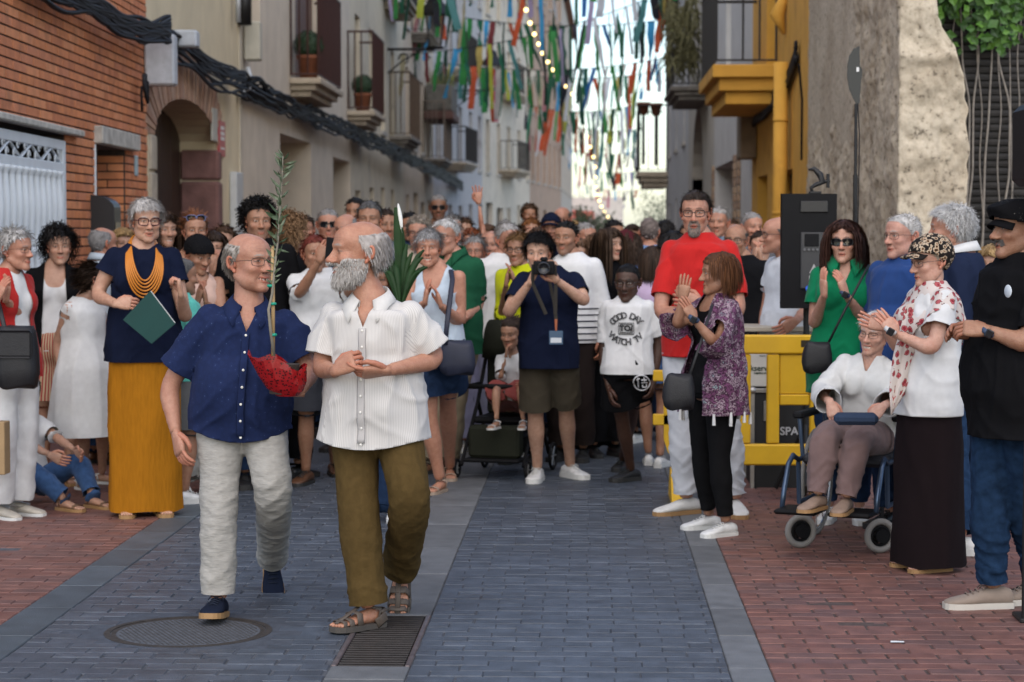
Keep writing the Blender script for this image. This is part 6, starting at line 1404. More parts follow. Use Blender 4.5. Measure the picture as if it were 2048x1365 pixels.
person('older man with cropped grey hair seen from behind in pale blue shirt', 207, 15.3, 455, 140, skin=RUDDY, hair=dict(style='crop', col=GREY, bald=.25), tp=dict(kind='shirt', m=CL('pale_blue', (.40, .46, .52)), sleeve=.8, hem=-.2, fold=.01, collar=1), bt=dict(kind='trousers', m=JEAN_D), shoes=SH_BR)
person('blonde head half hidden behind the mustard-trousered woman', 248, 15.9, 455, 25, sex='f', skin=FAIR, hair=dict(style='bob', col=BLOND), tp=dict(kind='tee', m=CL('sand', (.35, .28, .2))), bt=dict(kind='trousers', m=JEAN_D), shoes=SN_W, detail=1)
person('woman with long dark hair and white top in the arch doorway', 332, 15.2, 425, 30, sex='f', skin=FAIR, hair=dict(style='long', col=DKBRN), tp=dict(kind='tee', m=WH, fold=.008), bt=dict(kind='trousers', m=JEAN_D), shoes=SN_W, detail=2)
P9 = person('auburn-haired woman with sunglasses pushed up on her head', 385, 14.5, 425, -5, sex='f', skin=TAN, hd=dict(px=390, yaw=22), hair=dict(style='back', col=AUB, len=.09), face=dict(smile=.3, age=.3), detail=2, tp=dict(kind='tank', m=CL('peach', (.52, .33, .27)), sleeve=0, hem=-.1, v=.10), bt=dict(kind='trousers', m=BLK), shoes=SN_W)
P10 = person('person in black headscarf looking down, peach sleeveless top', 393, 13.6, 472, 20, sex='f', skin=TAN, hd=dict(px=397, yaw=20, pitch=18), hair=dict(style='short', col=BLACK_H), face=dict(age=.3), detail=2, R=dict(h=(395, 605, .3), dir=(.2, 1, 0), curl=.2), L=dict(h=(412, 605, .3), dir=(-.1, 1, 0), curl=.2), tp=dict(kind='tank', m=CL('peach2', (.50, .34, .28)), sleeve=0, hem=-.1, v=.08), bt=dict(kind='trousers', m=CL('stone', (.3, .29, .27))), shoes=SN_W)
cap(P10, BLK, None, 'headscarf', th=.014, front=.015)
person('boy with shaved dark hair seen from behind, turquoise shirt', 362, 13.1, 500, 130, skin=TAN, Hfix=1.52, hair=dict(style='crop', col=SALT), tp=dict(kind='tee', m=CL('turquoise', (.10, .42, .36))), bt=dict(kind='shorts', m=CL('grey', (.12, .125, .13)), len=.9), shoes=SN_W)
person('dark-fringed woman clapping beside the headscarf wearer', 430, 14.6, 462, 10, sex='f', skin=FAIR, hair=dict(style='bob', col=DKBRN, front=.05), R=dict(h=(432, 540, .3), dir=(.3, 1, 0), curl=.2), L=dict(h=(448, 540, .3), dir=(-.2, 1, 0), curl=.2), tp=dict(kind='tee', m=CL('rose', (.4, .2, .2))), bt=dict(kind='trousers', m=BLK), shoes=SN_B, detail=1)
person('brown-haired person in the back row near the red sign', 450, 16.5, 452, 0, skin=FAIR, hair=dict(style='wavy', col=BRN), tp=dict(kind='tee', m=CL('grey_blue', (.2, .24, .3))), bt=dict(kind='trousers', m=JEAN_D), shoes=SN_B, detail=1)
person('young man with a mop of black curls and black shirt', 518, 13.9, 400, 15, skin=TAN, hd=dict(px=516, yaw=5), hair=dict(style='curly', col=BLACK_H, len=.095, n=2400), face=dict(age=.1), beard=dict(col=(.05, .035, .03), paint=1, w=.35), detail=2, tp=dict(kind='tee', m=BLK, sleeve=.75, fold=.01), bt=dict(kind='trousers', m=JEAN_D), shoes=SN_B)
person('woman with light brown curls seen from behind, black blouse', 580, 14.5, 432, 150, sex='f', skin=TAN, hair=dict(style='curly', col=(.16, .09, .045), col2=(.32, .2, .11), len=.15, grav=.3, n=2600), detail=2, tp=dict(kind='tee', m=BLK, sleeve=.5), bt=dict(kind='trousers', m=BLK), shoes=SN_B)
P13 = person('red-haired person in white t-shirt and dark shorts taking a phone picture', 640, 13.9, 470, 10, skin=TAN, hd=dict(px=630, yaw=10), hair=dict(style='short', col=RED_H, burn=.03), face=dict(age=.5), detail=2, R=dict(e=(598, 590, .18), h=(640, 520, .34), dir=(.35, .9, 0), palm=(.4, .1, -1), curl=.45), L=dict(e=(700, 590, .1), h=(682, 510, .34), dir=(-.3, .9, 0), palm=(-.5, 0, -1), curl=.5), tp=dict(kind='tee', m=WH, sleeve=.75, hem=-.15, fold=.012, ease=.03), bt=dict(kind='shorts', m=CL('charcoal', (.035, .037, .045)), len=.85, ease=.03), shoes=SH_BR, RL=dict(f=(612, 968), yaw=-25), LL=dict(f=(668, 950)))
person('man with white sunglasses and red face in the back row', 657, 17.4, 418, 10, skin=RUDDY, hair=dict(style='crop', col=GREY), glasses=G_sun, tp=dict(kind='tee', m=CL('brick', (.25, .08, .06))), bt=dict(kind='trousers', m=JEAN_D), shoes=SN_B, detail=1)
person('grey-haired man half hidden behind the bearded man', 693, 16.2, 428, -20, skin=RUDDY, hair=dict(style='short', col=GREY, bald=.3), glasses=G_thin, tp=dict(kind='tee', m=CL('grey_m', (.2, .2, .21))), bt=dict(kind='trousers', m=JEAN_D), shoes=SN_B, detail=1)
person('man with short grey black hair and dark brows behind the bearded man', 740, 15.2, 402, 0, skin=TAN, hair=dict(style='short', col=(.09, .088, .088)), face=dict(age=.5, eye=.6), detail=2, tp=dict(kind='tee', m=CL('slate', (.07, .08, .1))), bt=dict(kind='trousers', m=JEAN_D), shoes=SN_B)
person('dark-haired man at the very back left of centre', 712, 19.5, 395, -10, skin=TAN, hair=dict(style='short', col=BLACK_H), tp=dict(kind='tee', m=NAVY), bt=dict(kind='trousers', m=JEAN_D), shoes=SN_B, detail=1)
person('dark-haired person right of the white lily flower bud stem', 772, 17.0, 418, 20, skin=TAN, hair=dict(style='short', col=DKBRN), tp=dict(kind='tee', m=CL('olive', (.1, .1, .06))), bt=dict(kind='trousers', m=JEAN_D), shoes=SN_B, detail=1)
PL = person('short person carrying the lily pot behind the bearded man', 758, 12.3, 520, 0, sex='f', skin=TAN, hair=dict(style='bob', col=BRN), R=dict(h=(775, 650, .25)), L=dict(h=(815, 650, .25)), tp=dict(kind='tee', m=CL('ivory', (.45, .42, .36))), bt=dict(kind='trousers', m=JEAN_D), shoes=SN_W, detail=1)
person('curly grey-haired woman with glasses behind the lily leaves', 838, 16.0, 432, -5, sex='f', skin=RUDDY, hair=dict(style='curly', col=(.27, .23, .19), len=.05), glasses=G_black, face=dict(age=.8), tp=dict(kind='tee', m=CL('beige_t', (.4, .33, .26))), bt=dict(kind='trousers', m=JEAN_D), shoes=SN_W, detail=2)
person('tall man in dark sunglasses standing above the crowd by the dark doorway', 877, 22.5, 390, 5, skin=BROWN, hair=dict(style='crop', col=GREY), glasses=G_sun, beard=dict(col=(.1, .08, .07), paint=1, w=.4), tp=dict(kind='tee', m=CL('brown_t', (.12, .07, .05))), bt=dict(kind='trousers', m=JEAN_D), shoes=SN_B, detail=1)
# ---- centre
P15 = person('smiling woman with short grey hair, pale blue vest top and denim shorts, clapping', 872, 13.55, 458, -14, sex='f', skin=(.42, .215, .145), hd=dict(px=857, yaw=14, pitch=2), hair=dict(style='short', col=(.21, .205, .205), len=.045, front=.066, burn=.02, nape=.01), face=dict(smile=1.0, open=.45, age=.6, eye=.55), detail=3, fat=.3,
  R=dict(e=(815, 640, .02), h=(850, 605, .30), dir=(.1, 1, .1), palm=(1, 0, -.2), curl=.15), L=dict(e=(922, 645, .02), h=(882, 612, .30), dir=(-.25, 1, .1), palm=(-1, 0, .2), curl=.2),
  tp=dict(kind='tank', m=CL('ice_blue', (.42, .49, .56)), sleeve=0, hem=-.12, ease=.014, v=.15, aw=.115, nw=.080, fold=.008), bt=dict(kind='shorts', m=JEAN_D, len=.62, ease=.02, wide=.03), shoes=SA_N, RL=dict(f=(880, 985), yaw=-5), LL=dict(f=(900, 958), yaw=20))
person('white-haired man with glasses and dark green polo shirt', 905, 14.6, 437, -25, skin=RUDDY, hd=dict(px=893, yaw=0), hair=dict(style='short', col=WHITE_H, len=.04), glasses=G_thin, face=dict(age=.8), belly=.6, fat=.3, detail=2, R=dict(e=(860, 640), h=(880, 660, .3)), L=dict(e=(958, 610, -.02), h=(925, 640, .28), dir=(-1, 0, .1), curl=.5), tp=dict(kind='shirt', m=CL('bottle_green', (.012, .07, .035)), sleeve=.72, hem=-.2, collar=1, v=.08, ease=.028), bt=dict(kind='trousers', m=CL('sand_trouser', (.27, .22, .15))), shoes=SH_BR, LL=dict(f=(897, 938)), RL=dict(f=(870, 945)))
person('small grey-haired woman with glasses, hand at her mouth, lilac trousers', 950, 16.2, 472, -5, sex='f', skin=RUDDY, hair=dict(style='short', col=GREY, len=.05), glasses=G_thin, face=dict(age=.8, smile=.5), L=dict(h=(948, 560, .26), dir=(-.2, 1, 0), curl=.6), tp=dict(kind='tee', m=CL('cobalt', (.04, .11, .30))), bt=dict(kind='trousers', m=CL('lilac', (.24, .24, .36))), shoes=SN_W, detail=2)
person('grey-haired man in plain white t-shirt beside the pushchair', 1006, 16.0, 446, 12, skin=RUDDY, hd=dict(px=1016, yaw=18), hair=dict(style='short', col=SILVER), face=dict(age=.7), detail=2, R=dict(e=(978, 640), h=(982, 690)), tp=dict(kind='tee', m=WH, sleeve=.8, ease=.032, hem=-.2), bt=dict(kind='trousers', m=CL('lavender_grey', (.22, .23, .33))), shoes=SN_W)
P20 = person('person with black glasses clapping in a lime yellow top by the pushchair', 1042, 15.4, 466, -12, sex='f', skin=TAN, hd=dict(px=1036, yaw=-5), hair=dict(style='wavy', col=(.14, .075, .03)), glasses=G_black, face=dict(age=.5, smile=.4), detail=2, R=dict(e=(1002, 640), h=(1012, 570, .3), dir=(.1, 1, 0), palm=(1, 0, 0), curl=.15), L=dict(e=(1062, 640), h=(1030, 565, .3), dir=(-.3, 1, 0), palm=(-1, 0, 0), curl=.15), tp=dict(kind='tee', m=CL('lime', (.42, .45, .01)), sleeve=1.1, hem=-.2, ease=.03), bt=dict(kind='trousers', m=BLK), shoes=SN_B)
P19 = person('young photographer in navy t-shirt and olive shorts with camera raised to his eye', 1097, 14.0, 466, -2, skin=(.50, .31, .225), hd=dict(px=1077, yaw=-6, pitch=6), hair=dict(style='wavy', col=BLACK_H, len=.06, comb=(0, -.8, .1), n=1800), face=dict(age=.05), detail=3,
  R=dict(e=(1012, 632, .18), h=(1060, 565, .34), dir=(.35, .8, .1), palm=(.9, .1, -.3), curl=.55), L=dict(e=(1172, 606, .18), h=(1112, 560, .36), dir=(-.5, .7, .1), palm=(-.5, .6, .2), curl=.5),
  tp=dict(kind='tee', m=NAVY, sleeve=.6, hem=-.22, ease=.030, fold=.011), bt=dict(kind='shorts', m=CL('olive_brown', (.062, .052, .037)), len=.92, ease=.024, wide=.015, fold=.010), shoes=SN_W, RL=dict(f=(1075, 962), yaw=-8), LL=dict(f=(1140, 955), yaw=38))
person('man with short black hair in white jumper striped at the hem', 1142, 15.6, 442, -12, skin=TAN, hd=dict(px=1132, yaw=-6), hair=dict(style='crop', col=BLACK_H, len=.02), beard=dict(col=(.04, .03, .025), paint=1, w=.4), face=dict(age=.3), detail=2, tp=dict(kind='sweater', m=WH, sleeve=1.9, hem=-.14, ease=.024), bt=dict(kind='trousers', m=CL('espresso', (.018, .013, .012))), shoes=SN_B)
person('woman with long straight brown hair and black top looking aside', 1212, 15.9, 456, 22, sex='f', skin=FAIR, hd=dict(px=1218, yaw=22), hair=dict(style='long', col=DKBRN, col2=(.08, .05, .03)), face=dict(age=.1), detail=2, tp=dict(kind='tee', m=BLK, sleeve=.2), bt=dict(kind='trousers', m=BLK), shoes=SN_B)
P27 = person('boy with glasses in white printed t-shirt and black shorts', 1255, 14.0, 528, -6, skin=DEEP, hd=dict(px=1255, yaw=-6, pitch=3), hair=dict(style='crop', col=(.006, .005, .005), len=.006), glasses=dict(m=frame_b, w=.025, h=.018, r=.0018), face=dict(age=0, nose=1.1, jaw=.95), detail=3, hsc=1.08, sh=.92,
  R=dict(e=(1206, 710, -.02), h=(1218, 778, .05)), L=dict(e=(1318, 690, -.05), h=(1308, 760, .0)), tp=dict(kind='tee', m=WH, sleeve=.75, hem=-.10, ease=.026, fold=.009), bt=dict(kind='shorts', m=BLK, len=.68, ease=.03, wide=.03), shoes=SN_B, RL=dict(f=(1262, 962), yaw=-45), LL=dict(f=(1245, 940), yaw=-10))
P28 = person('person in maroon cap and denim jacket seen from behind', 1252, 17.0, 462, 160, sex='f', skin=TAN, hair=dict(style='longcurl', col=DKBRN), tp=dict(kind='sweater', m=DENIM, sleeve=1.9, ease=.028), bt=dict(kind='trousers', m=BLK), shoes=SN_W, detail=2)
cap(P28, CL('maroon', (.06, .012, .016)), None, 'cap', th=.02)
person('dark-haired girl from behind in lilac and white top', 1305, 15.3, 492, 170, sex='f', skin=TAN, hair=dict(style='bob', col=DKBRN), tp=dict(kind='tee', m=CL('lilac_top', (.42, .32, .45))), bt=dict(kind='shorts', m=DENIM, len=.6), shoes=SN_W, detail=2, LL=dict(f=(1297, 930)), RL=dict(f=(1320, 935)))
person('broad man with cropped grey hair from behind in blue shirt', 1298, 18.5, 436, 175, skin=RUDDY, hair=dict(style='crop', col=(.16, .13, .12)), tp=dict(kind='tee', m=CL('mid_blue', (.12, .2, .36))), bt=dict(kind='trousers', m=JEAN_D), shoes=SN_B, detail=1, sh=1.1)
P30 = person('tall man in red t-shirt and white jeans with crossed arms, beard and glasses', 1398, 12.7, 381, -4, skin=RUDDY, hd=dict(px=1391, yaw=-4, pitch=2), hair=dict(style='short', col=(.035, .024, .018), len=.028, lift=.2, comb=(.4, -.2, .0), temple=.062), beard=dict(col=(.20, .17, .15), len=.010, goatee=1, n=1500), glasses=dict(m=frame_b, w=.025, h=.017, r=.0022), face=dict(age=.55, smile=.1, eye=.7), detail=3, sh=.90,
  R=dict(e=(1318, 630, .14), h=(1395, 622, .33), dir=(1, .25, .0), palm=(0, -.2, -1), curl=.2), L=dict(e=(1480, 630, .14), h=(1400, 606, .36), dir=(-1, .2, -.2), palm=(0, 0, -1), curl=.3), tp=dict(kind='tee', m=CL('scarlet', (.42, .018, .017)), sleeve=.72, hem=-.16, ease=.028, fold=.013), bt=dict(kind='trousers', m=CL('white_jean', (.46, .47, .50)), slim=.022, len=1.93, fold=.012), shoes=dict(kind='espadrille', m=[CL('white_canvas', (.55, .54, .52)), tan_sole]), RL=dict(f=(1372, 1028), yaw=-55), LL=dict(f=(1470, 1030), yaw=10))
P31 = person('woman with auburn bob in purple patterned kimono jacket and black leggings, clapping', 1428, 11.75, 504, -58, sex='f', skin=TAN, hd=dict(px=1440, yaw=-26, d=.02), hair=dict(style='bob', col=(.075, .030, .013), col2=(.17, .07, .026), len=.105, part=0.0, side=.5, comb=(0, .5, 0), vol=.10, w=.0034), face=dict(age=.6, smile=.3), detail=3,
  R=dict(e=(1352, 655, .05), h=(1366, 600, .10), dir=(.1, 1, .1), palm=(.3, 0, -1), curl=.12), L=dict(e=(1432, 690, .30), h=(1388, 640, .34), dir=(-.5, 1, 0), palm=(-.6, 0, -.8), curl=.15),
  tp=[dict(kind='tank', m=BLK, sleeve=0, hem=-.1, v=.10, ease=.008, fold=.004), dict(kind='open', name='kimono', m=patmat('kimono', 'noise', [(0, (.035, .010, .026)), (.40, (.15, .055, .12)), (.46, (.03, .010, .024)), (.52, (.34, .26, .30)), (.56, (.07, .022, .055)), (.64, (.24, .33, .33))], 22.0, False), sleeve=1.25, hem=-.34, ease=.030, sease=.03, bell=1.4, ow=.06, og=.09, fold=.012, flare=.12)],
  bt=dict(kind='trousers', m=CL('black_leggings', (.008, .008, .009)), slim=.010, len=1.88, fold=.004), shoes=dict(kind='shoe', m=[leather('white', (.62, .62, .61)), white_sole, white_sole]), RL=dict(f=(1418, 1058), yaw=-12), LL=dict(f=(1452, 1072), yaw=4))
person('balding man with glasses in black printed t-shirt behind the yellow barrier', 1484, 15.6, 448, -8, skin=TAN, hd=dict(px=1472, yaw=-8), hair=dict(style='crop', col=SALT, bald=.7, scalp=.3), glasses=G_black, face=dict(age=.6), detail=2, tp=dict(kind='tee', m=BLK, sleeve=.75, ease=.028), bt=dict(kind='trousers', m=JEAN_D), shoes=SN_B)
P33 = person('bald man in profile, white vest and green neckerchief, leaning on the barrier', 1580, 14.5, 434, -50, skin=RUDDY, hd=dict(px=1556, yaw=-35), hair=dict(style='crop', col=SALT, bald=.85, scalp=.25), glasses=G_black, face=dict(age=.7), belly=.4, detail=2, L=dict(e=(1612, 620, .1), h=(1592, 642, .35), dir=(-.6, -.4, .2), curl=.3), tp=dict(kind='tee', m=CL('vest_white', (.52, .55, .60)), sleeve=.5, ease=.024), bt=dict(kind='trousers', m=JEAN_D), shoes=SN_B)
m = MB(); a = np.linspace(0, 2 * math.pi, 20); m.tube([P33['nk'] + np.array((.075 * math.cos(q), .07 * math.sin(q), .0 - .02 * math.sin(q + 3.1))) for q in a], [(.018, .012)] * 20, 8, caps=False); m.build('neckerchief', CL('green_scarf', (.01, .16, .05)), P33['root'], smooth=True)
person('man with sunglasses on his cropped hair behind the balding man', 1502, 17.6, 424, 20, skin=RUDDY, hair=dict(style='crop', col=GREY), tp=dict(kind='tee', m=CL('grey_d', (.1, .1, .11))), bt=dict(kind='trousers', m=JEAN_D), shoes=SN_B, detail=1)
person('silver-haired head behind the tall red-shirted man', 1436, 18.4, 414, -15, skin=RUDDY, hair=dict(style='short', col=SILVER), tp=dict(kind='tee', m=CL('blue_grey2', (.14, .18, .24))), bt=dict(kind='trousers', m=JEAN_D), shoes=SN_B, detail=1)
person('dark-haired clapping person between the barrier men', 1520, 16.6, 462, 0, skin=FAIR, hair=dict(style='short', col=DKBRN), R=dict(h=(1508, 520, .3), dir=(.1, 1, 0)), L=dict(h=(1522, 520, .3), dir=(-.1, 1, 0)), tp=dict(kind='tee', m=CL('white_b', (.5, .5, .5))), bt=dict(kind='trousers', m=JEAN_D), shoes=SN_B, detail=1)
# ---- right group
P34 = person('woman with long brown hair, dark sunglasses and green blouse, clapping', 1690, 12.35, 440, -10, sex='f', skin=(.47, .27, .20), hd=dict(px=1689, yaw=-6), hair=dict(style='longcurl', col=(.035, .014, .010), col2=(.08, .035, .022), len=.24, curl=.28, part=.0, w=.0036, n=2200), glasses=dict(m=frame_b, w=.030, h=.020, r=.003, sun=True), face=dict(age=.35), detail=3,
  R=dict(e=(1627, 655, .0), h=(1648, 590, .28), dir=(-.1, 1, .1), palm=(1, 0, -.35), curl=.12), L=dict(e=(1735, 650, .02), h=(1692, 590, .28), dir=(-.35, 1, .1), palm=(-.8, .1, -.5), curl=.18), tp=dict(kind='shirt', m=CL('emerald', (.004, .145, .062)), sleeve=.55, hem=-.34, ease=.036, sease=.03, v=.12, collar=1, fold=.014), bt=dict(kind='trousers', m=JEAN_D, slim=.012), shoes=SN_W)
P35 = person('grey-haired man with glasses in plain blue t-shirt looking to the side', 1806, 12.1, 428, -42, skin=(.48, .27, .21), hd=dict(px=1806, yaw=-14), hair=dict(style='crop', col=(.40, .385, .37), len=.018, front=.085), glasses=G_thin, face=dict(age=.7), belly=.6, fat=.5, detail=3, tp=dict(kind='tee', m=CL('royal', (.020, .052, .17)), sleeve=.8, hem=-.2, ease=.030, fold=.012), bt=dict(kind='trousers', m=JEAN_D), shoes=SN_B)
P36 = person('man with thick white hair in navy suit jacket turned away', 1915, 11.5, 409, -100, skin=RUDDY, hd=dict(px=1903, yaw=0), hair=dict(style='wavy', col=(.36, .355, .35), col2=(.5, .49, .48), len=.040, n=2600, w=.0022, lift=.4, nape=.015), face=dict(age=.8), detail=3, tp=[dict(kind='shirt', m=WH, sleeve=.0, hem=.45, ease=.002, collar=1, v=.06, fold=.0), dict(kind='jacket', m=CL('suit_navy', (.012, .018, .042)), sleeve=1.9, hem=-.34, ease=.034, v=.22, vw=.30, fold=.008, nw=.088)], bt=dict(kind='trousers', m=CL('jean_blue', (.015, .034, .075), var=.25), len=1.95), shoes=SN_W, RL=dict(f=(1885, 1090), yaw=0), LL=dict(f=(1920, 1110), yaw=0))
P37 = person('woman in leopard print cap, floral shawl and wide dark trousers, clapping', 1856, 10.65, 476, -72, sex='f', skin=(.50, .295, .225), hd=dict(px=1862, yaw=4, pitch=8), hair=dict(style='crop', col=(.3, .25, .2), len=.008), face=dict(age=.55, nose=1.05), glasses=G_thin, detail=3, fat=.3,
  R=dict(e=(1800, 700, -.12), h=(1768, 655, -.04), dir=(-1, .35, .1), palm=(.3, .2, 1), curl=.1), L=dict(e=(1868, 702, .24), h=(1792, 668, .16), dir=(-.75, .9, 0), palm=(-.4, 0, -1), curl=.12),
  tp=[dict(kind='tee', m=WH, sleeve=.55, hem=-.22, ease=.026, fold=.010, sease=.04), dict(kind='tee', name='shawl', m=patmat('floral', 'voronoi', [(0, (.20, .02, .03)), (.20, (.36, .08, .09)), (.36, (.09, .035, .03)), (.41, (.54, .48, .45)), (.9, (.40, .12, .12))], 24.0, False), sleeve=.62, hem=.40, ease=.038, sease=.042, fold=.014, slant=.9, nw=.072)],
  bt=dict(kind='skirt', m=CL('aubergine', (.011, .007, .008)), hemz=.03, flare=.035, pleat=.06, np=6, fold=.014), shoes=SA_BR)
cap(P37, patmat('leopard', 'voronoi', [(0, (.010, .007, .006)), (.22, (.20, .10, .045)), (.33, (.42, .33, .24)), (.50, (.010, .007, .006))], 44.0, False), 'front', 'cap', th=.013, puff=.010, bl=.070, tilt=.0, front=.040, back=-.045)
P38 = person('man in black flat cap and black t-shirt with moustache at the right edge', 2028, 9.4, 398, -68, skin=(.31, .17, .11), hd=dict(px=2036, yaw=-2, d=.02), hair=dict(style='short', col=SALT), beard=dict(col=(.09, .08, .075), stache=1, len=.014), face=dict(age=.75, nose=1.2), belly=.6, detail=3,
  R=dict(e=(1975, 690, -.12), h=(1950, 668, -.02), dir=(-1, .2, .2), palm=(0, -.6, .8), curl=.45), L=dict(e=(2060, 690, .26), h=(1975, 662, .20), dir=(-1, .15, -.1), palm=(0, -.7, -.7), curl=.55), tp=dict(kind='tee', m=BLK, sleeve=.8, hem=-.34, ease=.034, fold=.012), bt=dict(kind='trousers', m=CL('jean_mid', (.012, .029, .064), var=.3), len=1.93, slim=.020), shoes=dict(kind='shoe', m=[CL('taupe_knit', (.24, .19, .155)), mat('off_white_sole', (.48, .45, .40), .7), CL('taupe_lace', (.16, .12, .1))], s=1.05), RL=dict(f=(1985, 1216), yaw=-14), LL=dict(f=(2075, 1205), yaw=0))
cap(P38, BLK, 'flat', 'flat_cap', th=.018, puff=.002, bl=.034, front=.022, tilt=.010)
MB().lathe([(.026, -.002), (.028, .0), (.026, .002)], 20, M=np.array([[1,0,0,0],[0,0,1,0],[0,1,0,0],[0,0,0,1.]])).build('chest_badge', mat('badge_white', (.55, .6, .65), .6), P38['root'], smooth=True).location = P38['J']((2016, 583, .235))
P39 = person('elderly woman in white blouse and mauve trousers laughing in the wheelchair', 1712, 11.45, 622, -20, sex='f', skin=(.50, .30, .23), seat=dict(pel=(.02, .10, .60)), Hfix=1.58, neck=(1742, 712, -.02), hd=dict(px=1750, yaw=-12, pitch=6, roll=8), hair=dict(style='short', col=(.42, .41, .40), len=.034, lift=.1), face=dict(age=1.0, smile=.9, open=.5, eye=.4), glasses=G_thin, detail=3,
  R=dict(e=(1645, 790, .1), h=(1660, 805, .36), dir=(.25, -.9, .4), palm=(0, 0, -1), curl=.4), L=dict(e=(1790, 800, .1), h=(1768, 812, .34), dir=(-.6, -.5, .3), palm=(0, -.6, -1), curl=.4), RL=dict(f=(1634, 1020, .56), yaw=-14, k=(1652, 868, .50)), LL=dict(f=(1690, 1026, .56), yaw=-2, k=(1716, 876, .50)),
  tp=dict(kind='shirt', m=CL('blouse_white', (.52, .52, .51)), sleeve=1.8, hem=-.05, ease=.034, sease=.040, v=.08, fold=.014), bt=dict(kind='trousers', m=CL('mauve_cord', (.15, .10, .096)), len=1.97, slim=.020, fold=.014), base=.0, shoes=dict(kind='loafer', m=[leather('beige_slip', (.22, .15, .11), .8), tan_sole]))
person('blonde person peeking out between the suit and the flat-capped man', 1985, 12.9, 490, -30, sex='f', skin=FAIR, hair=dict(style='long', col=BLOND, col2=(.4, .28, .14)), tp=dict(kind='tee', m=CL('tan_t', (.25, .2, .15))), bt=dict(kind='trousers', m=JEAN_D), shoes=SN_W, detail=1)
# ---- people further back, mostly heads over the crowd
PC = person('woman with auburn curls waving one arm high above the crowd', 942, 18.5, 458, 0, sex='f', skin=RUDDY, hair=dict(style='curly', col=(.17, .05, .02), len=.05), L=dict(e=(962, 440, .0), h=(957, 405, .0), dir=(-.05, 1, 0), palm=(0, 0, 1), curl=.05, spread=.35), tp=dict(kind='tee', m=CL('rust', (.25, .07, .03)), sleeve=.4), bt=dict(kind='trousers', m=JEAN_D), shoes=SN_W, detail=1)
PS = person('person with ginger hair carrying a small child on the shoulders', 1062, 20.5, 437, 5, sex='f', skin=FAIR, hair=dict(style='wavy', col=(.19, .075, .025)), R=dict(h=(1048, 470, .2)), L=dict(h=(1078, 470, .2)), tp=dict(kind='tee', m=NAVY), bt=dict(kind='trousers', m=JEAN_D), shoes=SN_W, detail=1)
person('small curly-haired child in yellow riding on shoulders above the crowd', 1060, 20.6, 401, 10, skin=TAN, Hfix=.98, base=at(1060, 401, 20.6)[2] - .98, seat=dict(pel=(0, .02, .42)), hair=dict(style='curly', col=BRN, len=.07), face=dict(age=0), RL=dict(fl=(-.13, -.22, .02)), LL=dict(fl=(.13, -.22, .02)), tp=dict(kind='tee', m=CL('sun_yellow', (.5, .4, .02))), bt=dict(kind='shorts', m=DENIM, len=.9), shoes=SN_W, detail=1, hsc=1.05)
bgp = [(1102, 19.2, 428, -5, 'm', RUDDY, 'short', DKBRN, NAVY, 'person in dark navy cap in front of the balding far man'), (1124, 21.5, 414, -20, 'm', RUDDY, 'crop', SALT, CL('grey_d2', (.1, .1, .11)), 'balding man with glasses far back under the bulbs'),
 (1170, 18.4, 445, 30, 'm', RUDDY, 'short', GREY, CL('sand2', (.3, .25, .2)), 'grey-haired man near the small olive tree'), (1192, 17.0, 468, 10, 'f', TAN, 'long', BRN, CL('plum', (.1, .04, .08)), 'woman with wavy brown hair left of the long-haired woman'),
 (1228, 18.6, 440, 20, 'm', TAN, 'short', BLACK_H, BLK, 'black-haired man behind the long-haired woman'), (984, 17.6, 462, -10, 'm', RUDDY, 'crop', SALT, CL('terracotta_t', (.3, .12, .08)), 'ruddy bald-browed man between two grey heads'),
 (975, 19.6, 448, 0, 'f', TAN, 'bob', BRN, CL('teal', (.03, .14, .15)), 'brown-bobbed woman far behind the waving arm'), (905, 19.0, 428, 10, 'm', RUDDY, 'short', SALT, CL('grey_e', (.15, .15, .16)), 'dark grey head under the sunglasses man'),
 (1330, 19.2, 440, 160, 'm', TAN, 'short', BLACK_H, NAVY, 'black-haired man seen from behind at the right of the street'), (1345, 17.2, 462, 170, 'f', FAIR, 'long', BLACK_H, BLK, 'long black-haired woman from behind beside the red shirt'),
 (1158, 16.8, 478, 0, 'f', FAIR, 'long', (.09, .05, .03), CL('wine', (.12, .02, .03)), 'brown-haired girl behind the striped jumper'), (1075, 17.5, 455, 10, 'm', TAN, 'short', BRN, CL('moss', (.09, .11, .05)), 'brown-haired man behind the photographer'),
 (610, 18.0, 430, 5, 'm', RUDDY, 'short', DKBRN, CL('grey_f', (.16, .17, .18)), 'dark-haired man behind the curly brown head'), (548, 17.2, 440, -5, 'f', FAIR, 'bob', AUB, CL('cream_t', (.42, .38, .3)), 'auburn woman behind the sapling leaves'),
 (820, 19.5, 425, 0, 'm', TAN, 'short', BLACK_H, CL('navy_b', (.02, .03, .06)), 'black-haired man behind the curly grey woman'), (1030, 18.8, 452, -5, 'f', FAIR, 'wavy', DKBRN, CL('red_c', (.3, .04, .04)), 'dark wavy-haired woman far behind the lime top'),
 (1375, 20.0, 446, 0, 'm', TAN, 'crop', DKBRN, CL('white_c', (.5, .5, .5)), 'man in pale shirt far behind the red shirt'), (1460, 20.5, 438, 10, 'm', RUDDY, 'short', BRN, CL('blue_d', (.08, .12, .2)), 'brown-haired man farthest back near the brick pillars'),
 (1145, 23.0, 440, 0, 'f', FAIR, 'bob', BLOND, CL('pale_pink', (.5, .35, .35)), 'fair-haired woman far down the street centre'), (1265, 21.5, 448, 5, 'f', TAN, 'bob', DKBRN, CL('mint', (.25, .4, .33)), 'dark-bobbed woman far down the street'),
 (1010, 23.5, 440, 0, 'm', TAN, 'short', GREY, CL('grey_g', (.18, .18, .19)), 'grey-haired man farthest back on the left'), (930, 22.0, 436, 5, 'f', FAIR, 'wavy', BRN, CL('coral', (.45, .15, .1)), 'wavy-haired woman farthest back beside the tall man')]
